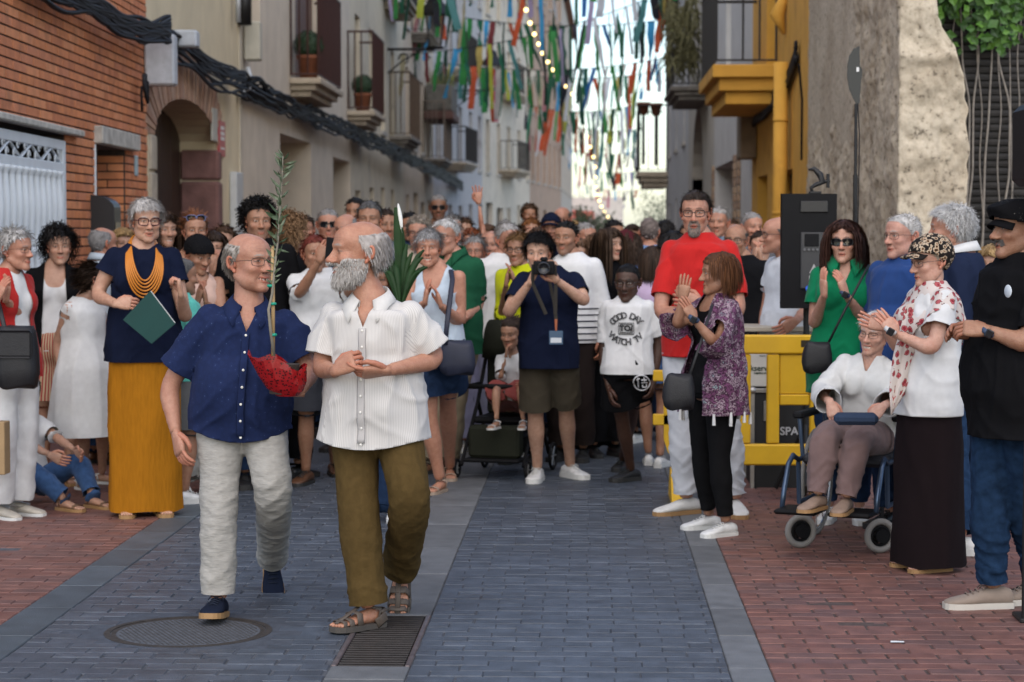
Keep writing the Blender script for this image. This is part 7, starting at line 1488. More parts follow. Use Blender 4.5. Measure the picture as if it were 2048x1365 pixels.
for px, Y, tpx, yw, sx, sk_, hs_y, hc_y, tm, lb in bgp:
    q = person(lb, px, Y, tpx, yw, sex=sx, skin=sk_, hair=dict(style=hs_y, col=hc_y, **(dict(bald=.6) if 'bald' in lb and hs_y == 'crop' else {})), glasses=G_thin if 'glasses' in lb else None, tp=dict(kind='tee', m=tm), bt=dict(kind='trousers', m=JEAN_D), shoes=SN_B, detail=1, group='people at the back of the crowd')
    if 'cap in' in lb: cap(q, NAVY, 'front')

nS = 9; tail_px = [(1812, 610), (1800, 660), (1786, 710), (1778, 770), (1782, 832)]; V = []; ys = np.linspace(0, 4, 14)
for u in ys:
    x, y = (np.interp(u, range(5), [q[k] for q in tail_px]) for k in (0, 1)); w = np.interp(u, range(5), [40, 62, 68, 52, 6])
    for j in range(nS): t = j / (nS - 1); V.append(P37['inv'](at(x + w * t, y - 10 * t, 10.65 - .08 + .03 * t + .018 * math.sin(j * 2.2 + u) - .02 * u)))
o = MB().add(V, [(i*nS+j, i*nS+j+1, (i+1)*nS+j+1, (i+1)*nS+j) for i in range(13) for j in range(nS-1)]).build('shawl_end', _mats['pattern_floral'], P37['root'], smooth=True)
# ================================================================ things carried and standing about
def text_geo(txt, size, outline=0.0, bold=0.0):
    cu = bpy.data.curves.new('lettering', 'FONT'); cu.body = txt; cu.size = size; cu.align_x = 'CENTER'; cu.align_y = 'CENTER'
    if outline: cu.fill_mode = 'NONE'; cu.bevel_depth = outline; cu.bevel_resolution = 0; cu.resolution_u = 4
    else: cu.extrude = .001; cu.offset = bold; cu.resolution_u = 4
    o = bpy.data.objects.new('lettering', cu); _TS.collection.objects.link(o); vl = _TS.view_layers[0]; vl.update(); ev = o.evaluated_get(vl.depsgraph); me = ev.to_mesh()
    v = np.array([q.co for q in me.vertices]).reshape(-1, 3); f = [list(q.vertices) for q in me.polygons]; ev.to_mesh_clear(); bpy.data.objects.remove(o); bpy.data.curves.remove(cu); return v, f
blackp = mat('black_plastic', (.007, .007, .008), .55, spec=.12, var=.1, bump=.1, bscale=200); ink = mat('print_black', (.012, .012, .014), .8); alu = mat('aluminium_edge', (.34, .33, .32), .35, .8, var=.2, scale=12)
# ---- the sapling
o0 = at(560, 745, 8.95); t = thing('sapling', 'tall olive sapling on a bamboo cane in shiny red wrapping', 'plant', o0); L_ = lambda x, y, d=0: at(x, y, 8.95 - d) - o0
rng = np.random.RandomState(3); n = 26; V = []; ring_ = []
top = [(499, 722), (512, 708), (540, 701), (575, 702), (605, 712), (624, 738)]; 
for k, (tt, w, dpt, dz) in enumerate(((0, .046, .048, -.100), (.25, .080, .068, -.072), (.5, .102, .082, -.032), (.75, .114, .088, .012), (1, .120, .090, .050))):
    for j in range(n):
        a = 2 * math.pi * j / n; r = 1 + .05 * math.sin(a * 7 + k * .4) * tt + .03 * rng.randn() * tt; cx = .03 - .045 * tt
        V.append((cx + math.cos(a) * w * r, math.sin(a) * dpt * r, dz + (.018 * math.sin(a * 4 + 1) - .030 * math.cos(a)) * tt - (.02 if False else 0)))
V = np.array(V); F_ = [(i*n+j, i*n+(j+1) % n, (i+1)*n+(j+1) % n, (i+1)*n+j) for i in range(4) for j in range(n)] + [tuple(range(n))[::-1]]
foil = patmat('red_foil', 'voronoi', [(0, (.045, .003, .004)), (.36, (.22, .006, .008)), (.9, (.26, .012, .012))], 85.0, False, .25); w_ = MB().add(V, F_).build('wrapping', foil, t); so = w_.modifiers.new('paper', 'SOLIDIFY'); so.thickness = .002
MB().lathe([(.055, -.09), (.075, .035), (.005, .036)], 16, (.01, 0, 0)).build('soil', mat('soil', (.03, .02, .015), .95), t)
cane = mat('bamboo', (.36, .24, .11), .6, var=.15); MB().tube([L_(546, 712), L_(546, 600), L_(545, 492)], [.0085, .0085, .0075], 8).build('cane', cane, t, smooth=True)
bark_o = mat('olive_bark', (.20, .18, .14), .85, var=.3); tr_ = [L_(548, 712, .0), L_(541, 660, .02), L_(537, 620, .02), L_(545, 585, .015), L_(549, 540, .01), L_(556, 480), L_(560, 420), L_(564, 360), L_(566, 312)]
MB().tube(tr_, np.linspace(.007, .0025, 9), 7).build('trunk', bark_o, t, smooth=True); leafm = [mat('olive_leaf_%d' % k, c, .5) for k, c in enumerate(((.045, .075, .035), (.07, .10, .05), (.12, .15, .09)))]
T_ = np.array(tr_)
for i in range(60):
    u = .40 + .60 * (i + rng.rand()) / 60; k = u * 8; c = np.array([np.interp(k, range(9), T_[:, q]) for q in range(3)]); a = i * 2.4 + rng.rand(); up_ = .5 + .5 * rng.rand() if u > .55 else .15 + .4 * rng.rand(); d = nrm(np.array((math.cos(a) + .3 * rng.randn(), math.sin(a) * .8, up_ + .35 * rng.randn()))); l = (.036 + .034 * rng.rand()) * (1.1 if u > .5 else .9); w = nrm(np.cross(d, (math.sin(a * 3), math.cos(a), .7))); nn = np.cross(d, w)
    pts = [c, c + d * l * .3 + w * l * .12, c + d * l * .65 + w * l * .11 - nn * .004, c + d * l - nn * .010, c + d * l * .65 - w * l * .11 - nn * .004, c + d * l * .3 - w * l * .12, c + d * l * .5 + nn * .004]
    MB().add(pts, [(0, 1, 6), (1, 2, 6), (2, 3, 6), (3, 4, 6), (4, 5, 6), (5, 0, 6)]).build('leaf', leafm[i % 3], t)
for x, y in ((541, 572), (546, 608), (547, 670)): MB().lathe([(.012, -.006), (.016, 0), (.012, .006)], 10, L_(x, y, .005)).build('tie', mat('tie_green', (.0, .26, .17), .5), t, smooth=True)
# ---- lily plant
o1 = at(800, 560, 12.0); t = thing('lily_plant', 'peace lily with one big leaf and a white flower above the bearded shoulder', 'plant', o1); Q_ = lambda x, y, d=0: at(x, y, 12.0 - d) - o1
def blade(pts, wd, m, nm='leaf'):
    P = np.array(pts); n = len(P); T = np.gradient(P, axis=0); v = []
    for i in range(n): s_ = nrm(np.cross(T[i], (0.2, -1, .1))); ww = wd * math.sin(math.pi * (i + .35) / (n + .2)); v += [P[i] - s_ * ww + np.array((0, .01, 0)), P[i] + np.array((0, -.006, 0)), P[i] + s_ * ww + np.array((0, .01, 0))]
    return MB().add(v, [(3*i+k, 3*i+k+1, 3*i+4+k, 3*i+3+k) for i in range(n-1) for k in (0, 1)]).build(nm, m, t, smooth=True)
lg_ = mat('lily_green', (.010, .034, .007), .5, spec=.2, var=.25, scale=12); sp = np.linspace(0, 1, 8)
blade([Q_(799 - 8 * q + 5 * math.sin(3 * q), 600 - 185 * q) for q in sp], .034, lg_)
for k, (x, y) in enumerate(((770, 500), (822, 505), (840, 515), (760, 530), (812, 488), (835, 545), (782, 515), (848, 535), (790, 530), (808, 520), (825, 530), (775, 545), (800, 505), (842, 500))): blade([Q_(800 + (x - 800) * 1.15 * q, 625 + (y - 625) * q - 26 * math.sin(math.pi * q), .06 * (k % 3) - .06 * q) for q in sp], .016, lg_)
blade([Q_(804 - 8 * q, 466 - 58 * q) for q in sp], .013, mat('lily_white', (.72, .72, .68), .5), 'flower'); MB().tube([Q_(800, 565), Q_(803, 500), Q_(804, 455)], [.005] * 3, 6).build('stem', lg_, t)
MB().lathe([(.07, -.36), (.092, -.20), (.095, -.18), (.085, -.18), (.08, -.19), (.005, -.19)], 18).build('pot', mat('pot_dark', (.02, .035, .02), .6), t, smooth=True)
# ---- folder, necklace, phone, camera
o2 = at(298, 634, 12.16); t = thing('folder', 'dark green folder held by the mustard-trousered woman', 'folder', o2); dia = [(246, 640), (300, 582), (350, 648), (303, 688)]; P = [at(x, y, 12.12 + .05 * (x > 300)) - o2 for x, y in dia]
def slab4(P, th, dv=(0, 1, 0)): P = np.array(P); d = np.array(dv) * th; return np.concatenate([P, P + d]), [(0, 1, 2, 3)[::-1], (4, 5, 6, 7), (0, 1, 5, 4), (1, 2, 6, 5), (2, 3, 7, 6), (3, 0, 4, 7)]
MB().add(*slab4(P, .004)).build('cover', mat('folder_green', (.006, .05, .045), .5, var=.08), t); MB().add(*slab4(np.array(P) * .97 + np.array((.004, .006, .004)), .012)).build('pages', mat('paper_white', (.6, .6, .58), .8), t); MB().add(*slab4(np.array(P) + np.array((.0, .021, 0)), .004)).build('cover', mat('folder_green', (.006, .05, .045), .5), t)
i3 = P3; nb_ = mat('orange_beads', (.50, .17, .012), .45)
for k in range(6):
    a = np.linspace(0, 2 * math.pi, 49)[:-1]; dz = .27 + .020 * k; pts = []
    for q in a:
        fr = (1 - math.cos(q)) / 2; x = math.sin(q) * (.072 + .012 * k * fr); z = i3['nk'][2] + .045 - dz * fr ** 1.6; ny = i3['nk'][1]
        y = np.interp(fr, [0, .25, .5], [ny + .075, ny + .03, ny - .075]) if fr < .5 else min(i3['front'](x + i3['nk'][0], min(z, i3['nk'][2] - .075)) - .012, ny - .075); pts.append((x + i3['nk'][0], y, z))
    pts = np.array(pts); pts[:, 1] = np.convolve(np.concatenate([pts[-2:, 1], pts[:, 1], pts[:2, 1]]), np.ones(5) / 5, 'valid') - .004; pts = np.concatenate([pts, pts[:1]])
    MB().tube(pts, [.0055] * len(pts), 6, caps=False).build('bead_strand', nb_, i3['root'], smooth=True)
o3 = at(662, 498, 13.5); ph = MB().bbox((-.037, -.004, -.072), (.037, .004, .072), .003).build('phone', blackp); tag(ph, 'black phone held up by the red-haired person', 'phone'); ph.location = o3; ph.rotation_euler = (0, math.radians(6), math.radians(-20))
o4 = at(1088, 536, 13.58); t = thing('camera_body', 'black photo camera with big lens held by the young photographer', 'camera', o4); MB().bbox((-.068, -.02, -.045), (.068, .04, .042), .008).build('body', blackp, t); MB().bbox((-.025, -.018, .042), (.025, .03, .068), .008).build('viewfinder', blackp, t)
Mx = np.array([[1, 0, 0, 0], [0, 0, -1, 0], [0, 1, 0, -.002], [0, 0, 0, 1.]]); MB().lathe([(.036, 0), (.038, .04), (.041, .042), (.041, .085), (.036, .10), (.034, .10), (.030, .088), (.004, .086)], 24, M=Mx).build('lens', mat('lens_black', (.010, .010, .012), .25), t, smooth=True)
for q in (-1, 1): MB().tube([np.array((.068 * q, 0, .02)), np.array((.075 * q, .06, -.10)), np.array((.03 * q + .04, .12, -.30))], [(.012, .003)] * 3, 6).build('strap', CL('strap_brown', (.05, .045, .04)), t)
t = thing('name_badge', 'blue lanyard badge hanging on the photographer', 'badge', at(1112, 676, 13.72)); bw = MB().bbox((-.045, -.003, -.045), (.045, .003, .045), .003).build('card', mat('card_blue', (.03, .07, .13), .4), t); MB().box((-.035, -.0045, -.032), (.035, -.0031, .0)).build('print', mat('card_white', (.5, .53, .56), .6), bw); MB().tube([(0, 0, .045), (0, -.0, .08), (.0, .0, .12)], [.006, .008, .010], 6).build('clip', mat('clip_orange', (.35, .10, .04), .5), t); MB().tube([(0, 0, .12), (-.01, .0, .22), (-.05, .02, .40)], [(.011, .003)] * 3, 6).build('lanyard', CL('strap_brown', (.05, .045, .04)), t)
# ---- bags
def bag(label, px, py, Y, w, h, d, m, strap=None, name='handbag', flap=True, sw=.008):
    o = at(px, py, Y); t = thing(name, label, 'bag', o); n = 20; V = []
    for z, k in ((-.5, .80), (-.46, .95), (-.2, 1.06), (.1, 1.02), (.40, .90), (.5, .80)):
        for j in range(n): a = 2 * math.pi * j / n; c, s_ = math.cos(a), math.sin(a); V.append((np.sign(c) * abs(c) ** .6 * w / 2 * k, np.sign(s_) * abs(s_) ** .7 * d / 2 * k, z * h + .012 * math.sin(3 * a + z * 4)))
    MB().add(V, [(i*n+j, i*n+(j+1) % n, (i+1)*n+(j+1) % n, (i+1)*n+j) for i in range(5) for j in range(n)] + [tuple(range(n))[::-1], tuple(5*n+j for j in range(n))]).build('body', m, t, smooth=True)
    if flap: MB().bbox((-w * .46, -d * .56, 0), (w * .46, -d * .50, h * .46), .015).build('flap', m, t)
    if strap:
        P = np.array([at(*q) for q in strap]) - o; MB().tube(P, [(sw, .003)] * len(P), 6).build('strap', m, t, smooth=True)
    return t
bag('big soft black bag on the arm of the red-cardigan woman', 34, 715, 12.0, .24, .34, .16, leather('bag_black', (.006, .006, .008), .6), [(12, 668, 12.0), (-5, 600, 12.2), (30, 570, 12.4)], sw=.014)
tag(MB().bbox((-.10, -.06, -.16), (.10, .06, .14), .004).build('paper_bag', mat('kraft_paper', (.30, .20, .10), .8, var=.1)), 'brown paper carrier bag at the left edge', 'bag').location = at(-20, 892, 12.0)
bag('navy shoulder bag of the pale blue vest woman', 914, 716, 13.25, .22, .20, .11, leather('bag_navy', (.008, .011, .028), .6), [(890, 690, 13.2), (895, 640, 13.22), (905, 560, 13.36), (902, 540, 13.5)], sw=.016, flap=False)
bag('round black crossbody bag of the kimono woman', 1357, 784, 11.35, .165, .175, .09, leather('bag_black', (.006, .006, .008), .6), [(1378, 755, 11.35), (1400, 690, 11.42), (1425, 610, 11.5)], flap=False)
bag('black crossbody bag of the green-bloused woman', 1634, 716, 12.05, .165, .16, .08, leather('bag_black', (.006, .006, .008), .6), [(1655, 690, 12.06), (1690, 620, 12.06), (1730, 545, 12.14), (1738, 530, 12.3)], sw=.007, flap=False)
wt = lambda nm, px, py, Y, c, info: tag(MB().bbox((-.019, -.006, -.021), (.019, .006, .021), .004).build(nm, mat('watch_face', (.010, .011, .013), .2)), None).__setattr__('location', Vector(at(px, py, Y)))
for nm, px, py, Y, lb in (('wrist_watch', 1387, 640, 11.36, 'smartwatch with blue strap on the kimono woman'), ('wrist_watch', 1781, 664, 10.44, 'smartwatch with white strap on the leopard cap woman'), ('wrist_watch', 1690, 590, 12.03, 'dark watch on the green-bloused woman'), ('wrist_band', 1978, 668, 9.16, 'black fitness band of the flat-capped man')):
    t = thing(nm, lb, 'watch', at(px, py, Y)); MB().bbox((-.017, -.007, -.019), (.017, .004, .019), .004).build('face', mat('watch_face', (.010, .011, .013), .2), t); MB().lathe([(.031, -.010), (.033, 0), (.031, .010)], 18, (0, .028, 0)).build('strap', mat('strap_' + lb[16:20].strip(), (.5, .5, .5) if 'white' in lb else (.03, .05, .10), .6), t, smooth=True); t.rotation_euler = (.2, .5, 0)
# ---- loudspeaker on a pole, antenna, clamp
SY = 13.66; o = at(1616, 617, SY); t = thing('loudspeaker', 'black loudspeaker on a pole, rear panel towards us', 'loudspeaker', (o[0], SY, 0)); zb = o[2]; zt_ = at(1616, 388, SY)[2]; hw = 56 / FPX * SY
cab = MB().prism([(-hw, 0), (-hw * .96, -.04), (hw * .96, -.04), (hw, 0), (hw * .85, .30), (-hw * .85, .30)], zb, zt_, (0, 0, 0), (1, 0, 0), (0, 1, 0), (0, 0, 1)).build('cabinet', blackp, t)
mid = (zb + zt_) / 2; H_ = zt_ - zb
pan = MB().bbox((-.055, -.052, mid - .24), (.115, -.039, mid + .12), .006).build('amp_panel', mat('amp_panel', (.028, .028, .03), .45), t); MB().bbox((-.06, -.05, zt_ - .12), (.12, -.039, zt_ - .045), .006).build('handle', mat('handle_dark', (.006, .006, .007), .4), t); MB().bbox((-.03, -.058, mid + .03), (.06, -.051, mid + .11), .003).build('heat_sink', blackp, t)
for k in range(5): MB().lathe([(.008, 0), (.008, .014), (.002, .014)], 10, M=np.array([[1, 0, 0, -.03 + k * .027], [0, 0, -1, -.052], [0, 1, 0, mid + .01], [0, 0, 0, 1.]])).build('knob', mat('knob_grey', (.10, .10, .105), .4), pan)
tri = MB().prism([(-.03, 0), (.03, 0), (0, .06)], 0, .002, (.03, -.053, mid - .14), (1, 0, 0), (0, 0, 1), (0, -1, 0)).build('warning_print', mat('print_grey', (.32, .32, .32), .6), pan); MB().box((-.0, -.0535, mid - .21), (.06, -.0521, mid - .155)).build('text_print', mat('print_grey', (.32, .32, .32), .6), pan)
MB().tube([(.0, -.05, mid - .225), (-.02, -.09, mid - .23), (.0, -.10, mid - .30)], [.011, .009, .006], 8).build('blue_plug', mat('plug_blue', (.01, .08, .5), .4), t, smooth=True); MB().tube([(0, .1, zb), (0, .1, .0)], [.02, .02], 10).build('pole', iron_b, t)
for k in range(3): a = k * 2.1 + .4; MB().tube([(0, .1, .45), (.22 * math.cos(a), .1 + .22 * math.sin(a), .01)], [.014, .014], 8).build('leg', iron_b, t)
t = thing('clamp', 'black hook clamp with knob resting on top of the loudspeaker', 'clamp', at(1632, 386, SY + .1)); c_ = lambda x, y: at(x, y, SY + .1) - at(1632, 386, SY + .1); th = np.linspace(.6, 3.3, 10)
MB().tube([c_(1625, 386), c_(1622, 376), c_(1632, 370), c_(1645, 365), c_(1640, 350), c_(1628, 338), c_(1617, 340)], [.012, .012, .014, .022, .022, .015, .006], 8).build('hook', iron_b, t, smooth=True); MB().tube([c_(1640, 365), c_(1660, 362)], [.010, .010], 8).build('screw', iron_b, t); MB().tube([c_(1656, 348), c_(1656, 376)], [.011, .011], 8).build('knob', iron_b, t); MB().bbox(c_(1618, 388) - np.array((0, .03, 0)), c_(1642, 383) + np.array((0, .03, 0)), .003).build('base', iron_b, t)
AY = 13.9; p0 = at(1712, 210, AY); t = thing('paddle_antenna', 'black half-moon paddle antenna on a thin stand before the rough wall', 'antenna', (p0[0], AY, 0)); px2 = AY / FPX
pl = [((1716 - 1712) * px2, (460 - y) * px2 + CAM_H) for y in (92, 206)]; arc_ = [(1718, 92), (1706, 98), (1698, 112), (1694, 132), (1694, 155), (1698, 178), (1705, 195), (1712, 208), (1719, 208), (1720, 190), (1722, 160), (1724, 150), (1724, 140), (1719, 132)]
MB().prism([((x - 1712) * px2, at(x, y, AY)[2]) for x, y in arc_], -.006, .006, (0, 0, 0), (1, 0, 0), (0, 0, 1), (0, 1, 0)).build('paddle', mat('antenna_black', (.016, .018, .016), .5), t); MB().prism([((x - 1712) * px2, at(x, y, AY)[2]) for x, y in ((1712, 135), (1717, 135), (1717, 144), (1712, 144))], -.009, -.0065, (0, 0, 0), (1, 0, 0), (0, 0, 1), (0, 1, 0)).build('sticker', mat('print_white', (.6, .6, .6), .6), t)
MB().tube([(0, 0, at(1712, 208, AY)[2]), (0, 0, at(1712, 350, AY)[2])], [.010, .010], 8).build('upper_pole', iron_b, t); MB().tube([(0, 0, at(1712, 350, AY)[2]), (0, 0, .3)], [.015, .015], 8).build('lower_pole', iron_b, t); MB().tube([(.01, 0, at(1712, 200, AY)[2]), (.025, .01, 2.3), (.018, 0, 1.6), (.02, 0, .4)], [.004] * 4, 5).build('cable', cab_m[0], t)
for k in range(3): a = k * 2.1; MB().tube([(0, 0, .5), (.35 * math.cos(a), .35 * math.sin(a), .01)], [.011, .011], 6).build('leg', iron_b, t)
EY = 8.6; q = at(2042, 1245, EY); t = thing('stand_pole', 'dark pole of a loudspeaker stand cut by the right edge', 'stand', (gnd(2052, 1245)[0], gnd(2052, 1245)[1], 0)); MB().tube([(0, 0, 0), (0, 0, 2.0)], [.02, .02], 10).build('pole', iron_b, t); MB().bbox((-.03, -.03, 0), (.2, .16, .02), .005).build('base', iron_b, t); MB().bbox((-.03, -.03, at(2040, 372, t.location[1])[2]), (.28, .3, at(2040, 205, t.location[1])[2]), .03).build('cabinet', blackp, t)
# ---- yellow barrier
BY = 13.35; pz = lambda y: at(1500, y, BY)[2]; bx0 = at(1345, 700, BY)[0]; ob = np.array((bx0, BY, 0)); t = thing('barrier', 'yellow plastic crowd barrier in front of the flight cases', 'barrier', ob); ym = mat('barrier_yellow', (.62, .36, .008), .42, var=.08, scale=6); XX = lambda x: at(x, 800, BY)[0] - bx0
MB().bbox((XX(1330), -.035, pz(708)), (XX(1668), .035, pz(670)), .010).build('top_rail', ym, t); MB().bbox((XX(1345), -.035, pz(930)), (XX(1668), .035, pz(888)), .010).build('bottom_rail', ym, t)
for x0, x1 in ((1345, 1366), (1479, 1501), (1533, 1558), (1619, 1638), (1650, 1668)): MB().bbox((XX(x0), -.028, pz(887)), (XX(x1), .028, pz(709)), .008).build('upright', ym, t)
MB().bbox((XX(1559), -.012, pz(788)), (XX(1618), .012, pz(709)), .004).build('panel', ym, t); MB().bbox((XX(1559), -.026, pz(810)), (XX(1618), .026, pz(789)), .006).build('cross_rail', ym, t)
hh = MB().bbox((XX(1600), -.037, pz(694)), (XX(1650), -.034, pz(680)), .001).build('hand_slot', mat('slot_black', (.02, .014, .004), .8), t)
for y in (752, 840): MB().bbox((XX(1306), -.03, pz(y + 11)), (XX(1347), .03, pz(y - 11)), .006).build('hook_tab', ym, t)
MB().prism([(XX(1326), pz(705)), (XX(1346), pz(705)), (XX(1346), pz(915)), (XX(1336), pz(905)), (XX(1328), pz(880))], -.03, .03, (0, 0, 0), (1, 0, 0), (0, 0, 1), (0, 1, 0)).build('end_plate', ym, t)
for x in (1352, 1640): MB().prism([(-.30, 0), (.30, 0), (.26, .05), (.06, .20), (-.06, .20), (-.26, .05)], -.035, .035, (XX(x), 0, 0), (0, 1, 0), (0, 0, 1), (1, 0, 0)).build('foot', ym, t); MB().bbox((XX(x) - .02, -.03, .18), (XX(x) + .02, .03, pz(925)), .006).build('foot_post', ym, t)
# ---- flight cases and carton
def case(label, x0, x1, y0, y1, Y, dep, txt=None):
    a, b = at(x0, y1, Y), at(x1, y0, Y); o = np.array(((a[0] + b[0]) / 2, Y, a[2])); t = thing('flight_case', label, 'flight case', o); w, h = (b[0] - a[0]) / 2, b[2] - a[2]; bd = MB().box((-w, 0, 0), (w, dep, h)).build('body', mat('case_black', (.006, .006, .007), .7, bump=.2, bscale=220), t); e = .014
    for x in (-w, w):
        for y in (0, dep): MB().bbox((x - e, y - e, -.003), (x + e, y + e, h + .003), .003).build('edge', alu, t)
    for z in (0, h):
        for y in (0, dep): MB().bbox((-w + e, y - e, z - e), (w - e, y + e, z + e), .003).build('edge', alu, t)
        for x in (-w, w): MB().bbox((x - e, e, z - e), (x + e, dep - e, z + e), .003).build('edge', alu, t)
    for x in (-w, w):
        for z in (0, h): MB().ball((x, 0, z), .026, 10, 8).build('corner', alu, t, smooth=True)
    MB().bbox((-w * .72, -.012, h * .70), (-w * .55, .002, h * .90), .004).build('latch', alu, t)
    if txt: v, f = text_geo(txt, .074, bold=.0015); MB().add(np.stack([v[:, 0] + .042, -v[:, 2] - .004, v[:, 1] + h * .60], 1), f).build('lettering', mat('print_silver', (.42, .42, .43), .6), t)
    for x in (-w * .8, w * .8): k = MB().tube([(x - .018, .08, -.06), (x + .018, .08, -.06)], [.045, .045], 14).build('caster', mat('caster_grey', (.10, .10, .11), .5), t, smooth=True); MB().bbox((x - .03, .04, -.05), (x + .03, .12, -.002), .004).build('caster_plate', alu, t)
case('black flight case with silver edges and stencilled letters behind the barrier', 1504, 1662, 782, 985, 14.0, .55, 'SPANN')
oc = at(1520, 770, 14.05); t = thing('carton', 'white carton with printed lettering on the flight case', 'box', (oc[0], 14.06, at(1520, 781, 14.0)[2] + .02)); MB().bbox((-.09, 0, 0), (.12, .3, .25), .003).build('box', mat('carton_white', (.48, .46, .42), .8, var=.06), t)
for s_, z, sz in (('kserver', .12, .052), ('Logistica y eventos', .09, .014), ('......', .21, .03)): v, f = text_geo(s_, sz, bold=.001); MB().add(np.stack([v[:, 0] + .015, -v[:, 2] - .003, v[:, 1] + z], 1), f).build('lettering', mat('print_green', (.03, .05, .035), .8), t)
ot = at(1575, 658, 14.2); t = thing('table', 'beige table top behind the barrier under the leaning man', 'table', (ot[0], 14.2, 0)); MB().bbox((-.30, 0, ot[2] - .02), (.35, .5, ot[2] + .012), .005).build('top', mat('table_beige', (.36, .32, .26), .6), t)
for x in (-.27, .32): MB().tube([(x, .4, 0), (x, .4, ot[2] - .02)], [.014, .014], 8).build('leg', iron_b, t)
# ---- wheelchair
WY_ = 11.55; ow = at(1716, 700, WY_); t = thing('wheelchair', 'blue grey framed wheelchair with black footplates and grey tyres', 'wheelchair', (ow[0], WY_, 0), math.radians(-22)); RZi = np.array(Euler((0, 0, math.radians(22))).to_matrix()); wl = lambda x, y, Y: RZi @ (at(x, y, Y) - np.array((ow[0], WY_, 0)))
fm = mat('chair_blue_grey', (.055, .085, .14), .3, .6, var=.1); tyre = mat('tyre_grey', (.20, .19, .18), .8); chrome = mat('chrome_rim', (.5, .5, .5), .2, .9)
MB().bbox((-.23, -.28, .44), (.23, .20, .50), .02).build('seat', mat('seat_nylon', (.012, .013, .018), .7), t); MB().bbox((-.22, .20, .50), (.22, .24, .92), .015).build('backrest', mat('seat_nylon', (.012, .013, .018), .7), t)
def wheel(c, r, w, tr, par_name='wheel', spokes=12, ang=0.0):
    u_ = np.array((math.sin(ang), math.cos(ang), 0)); n_ = np.array((math.cos(ang), -math.sin(ang), 0)); ez = np.array((0, 0, 1.)); a = np.linspace(0, 2 * math.pi, 33); k = MB().tube([c + u_ * r * math.cos(q) + ez * r * math.sin(q) for q in a], [(tr, w)] * 33, 8, caps=False, side=(0, 0, 1)).build(par_name, tyre, t, smooth=True)
    MB().tube([c + u_ * (r - tr * 1.4) * math.cos(q) + ez * (r - tr * 1.4) * math.sin(q) for q in a], [tr * .5] * 33, 6, caps=False).build('rim', chrome if r > .2 else blackp, k, smooth=True)
    MB().tube([c - n_ * w * 1.5, c + n_ * w * 1.5], [r * (.18 if r > .2 else .5)] * 2, 14).build('hub', blackp, k)
    for i in range(spokes): q = 2 * math.pi * i / spokes; MB().tube([c, c + u_ * (r - tr) * math.cos(q) + ez * (r - tr) * math.sin(q)], [.003 if r > .2 else .008] * 2, 5).build('spoke', chrome if r > .2 else blackp, k)
for s_ in (-1, 1):
    wheel(np.array((s_ * .28, .20, .30)), .285, .013, .014); wheel(np.array((s_ * .215, -.33, .092)), .074, .017, .018, 'caster', 6, .85)
    MB().tube([(s_ * .215, -.33, .085), (s_ * .215, -.30, .24)], [.014, .012], 8).build('caster_fork', blackp, t)
    MB().tube([(s_ * .24, .22, .90), (s_ * .24, .22, .25), (s_ * .24, -.28, .24), (s_ * .24, -.30, .46)], [.013] * 4, 8).build('side_frame', fm, t); MB().tube([(s_ * .24, .22, .47), (s_ * .24, -.30, .47), (s_ * .245, -.38, .50), (s_ * .25, -.45, .46), (s_ * .25, -.52, .34), (s_ * .25, -.56, .24)], [.014] * 6, 10).build('leg_rest_tube', fm, t, smooth=True)
    MB().bbox((s_ * .27 - .03, -.22, .68), (s_ * .27 + .03, .16, .715), .01).build('armrest', blackp, t); MB().tube([(s_ * .25, -.18, .47), (s_ * .27, -.18, .68)], [.012] * 2, 8).build('armrest_post', fm, t); MB().tube([(s_ * .24, .22, .90), (s_ * .24, .34, .88)], [.016] * 2, 8).build('push_handle', blackp, t)
    MB().bbox((min(s_ * .03, s_ * .255), -.70, .225), (max(s_ * .03, s_ * .255), -.46, .25), .01).build('footplate', blackp, t)
tag(MB().bbox((-.11, -.05, -.03), (.11, .05, .03), .02).build('pouch', CL('pouch_navy', (.03, .045, .08)), None), 'blue grey pouch on the lap of the elderly woman', 'pouch').location = at(1712, 838, 10.82)
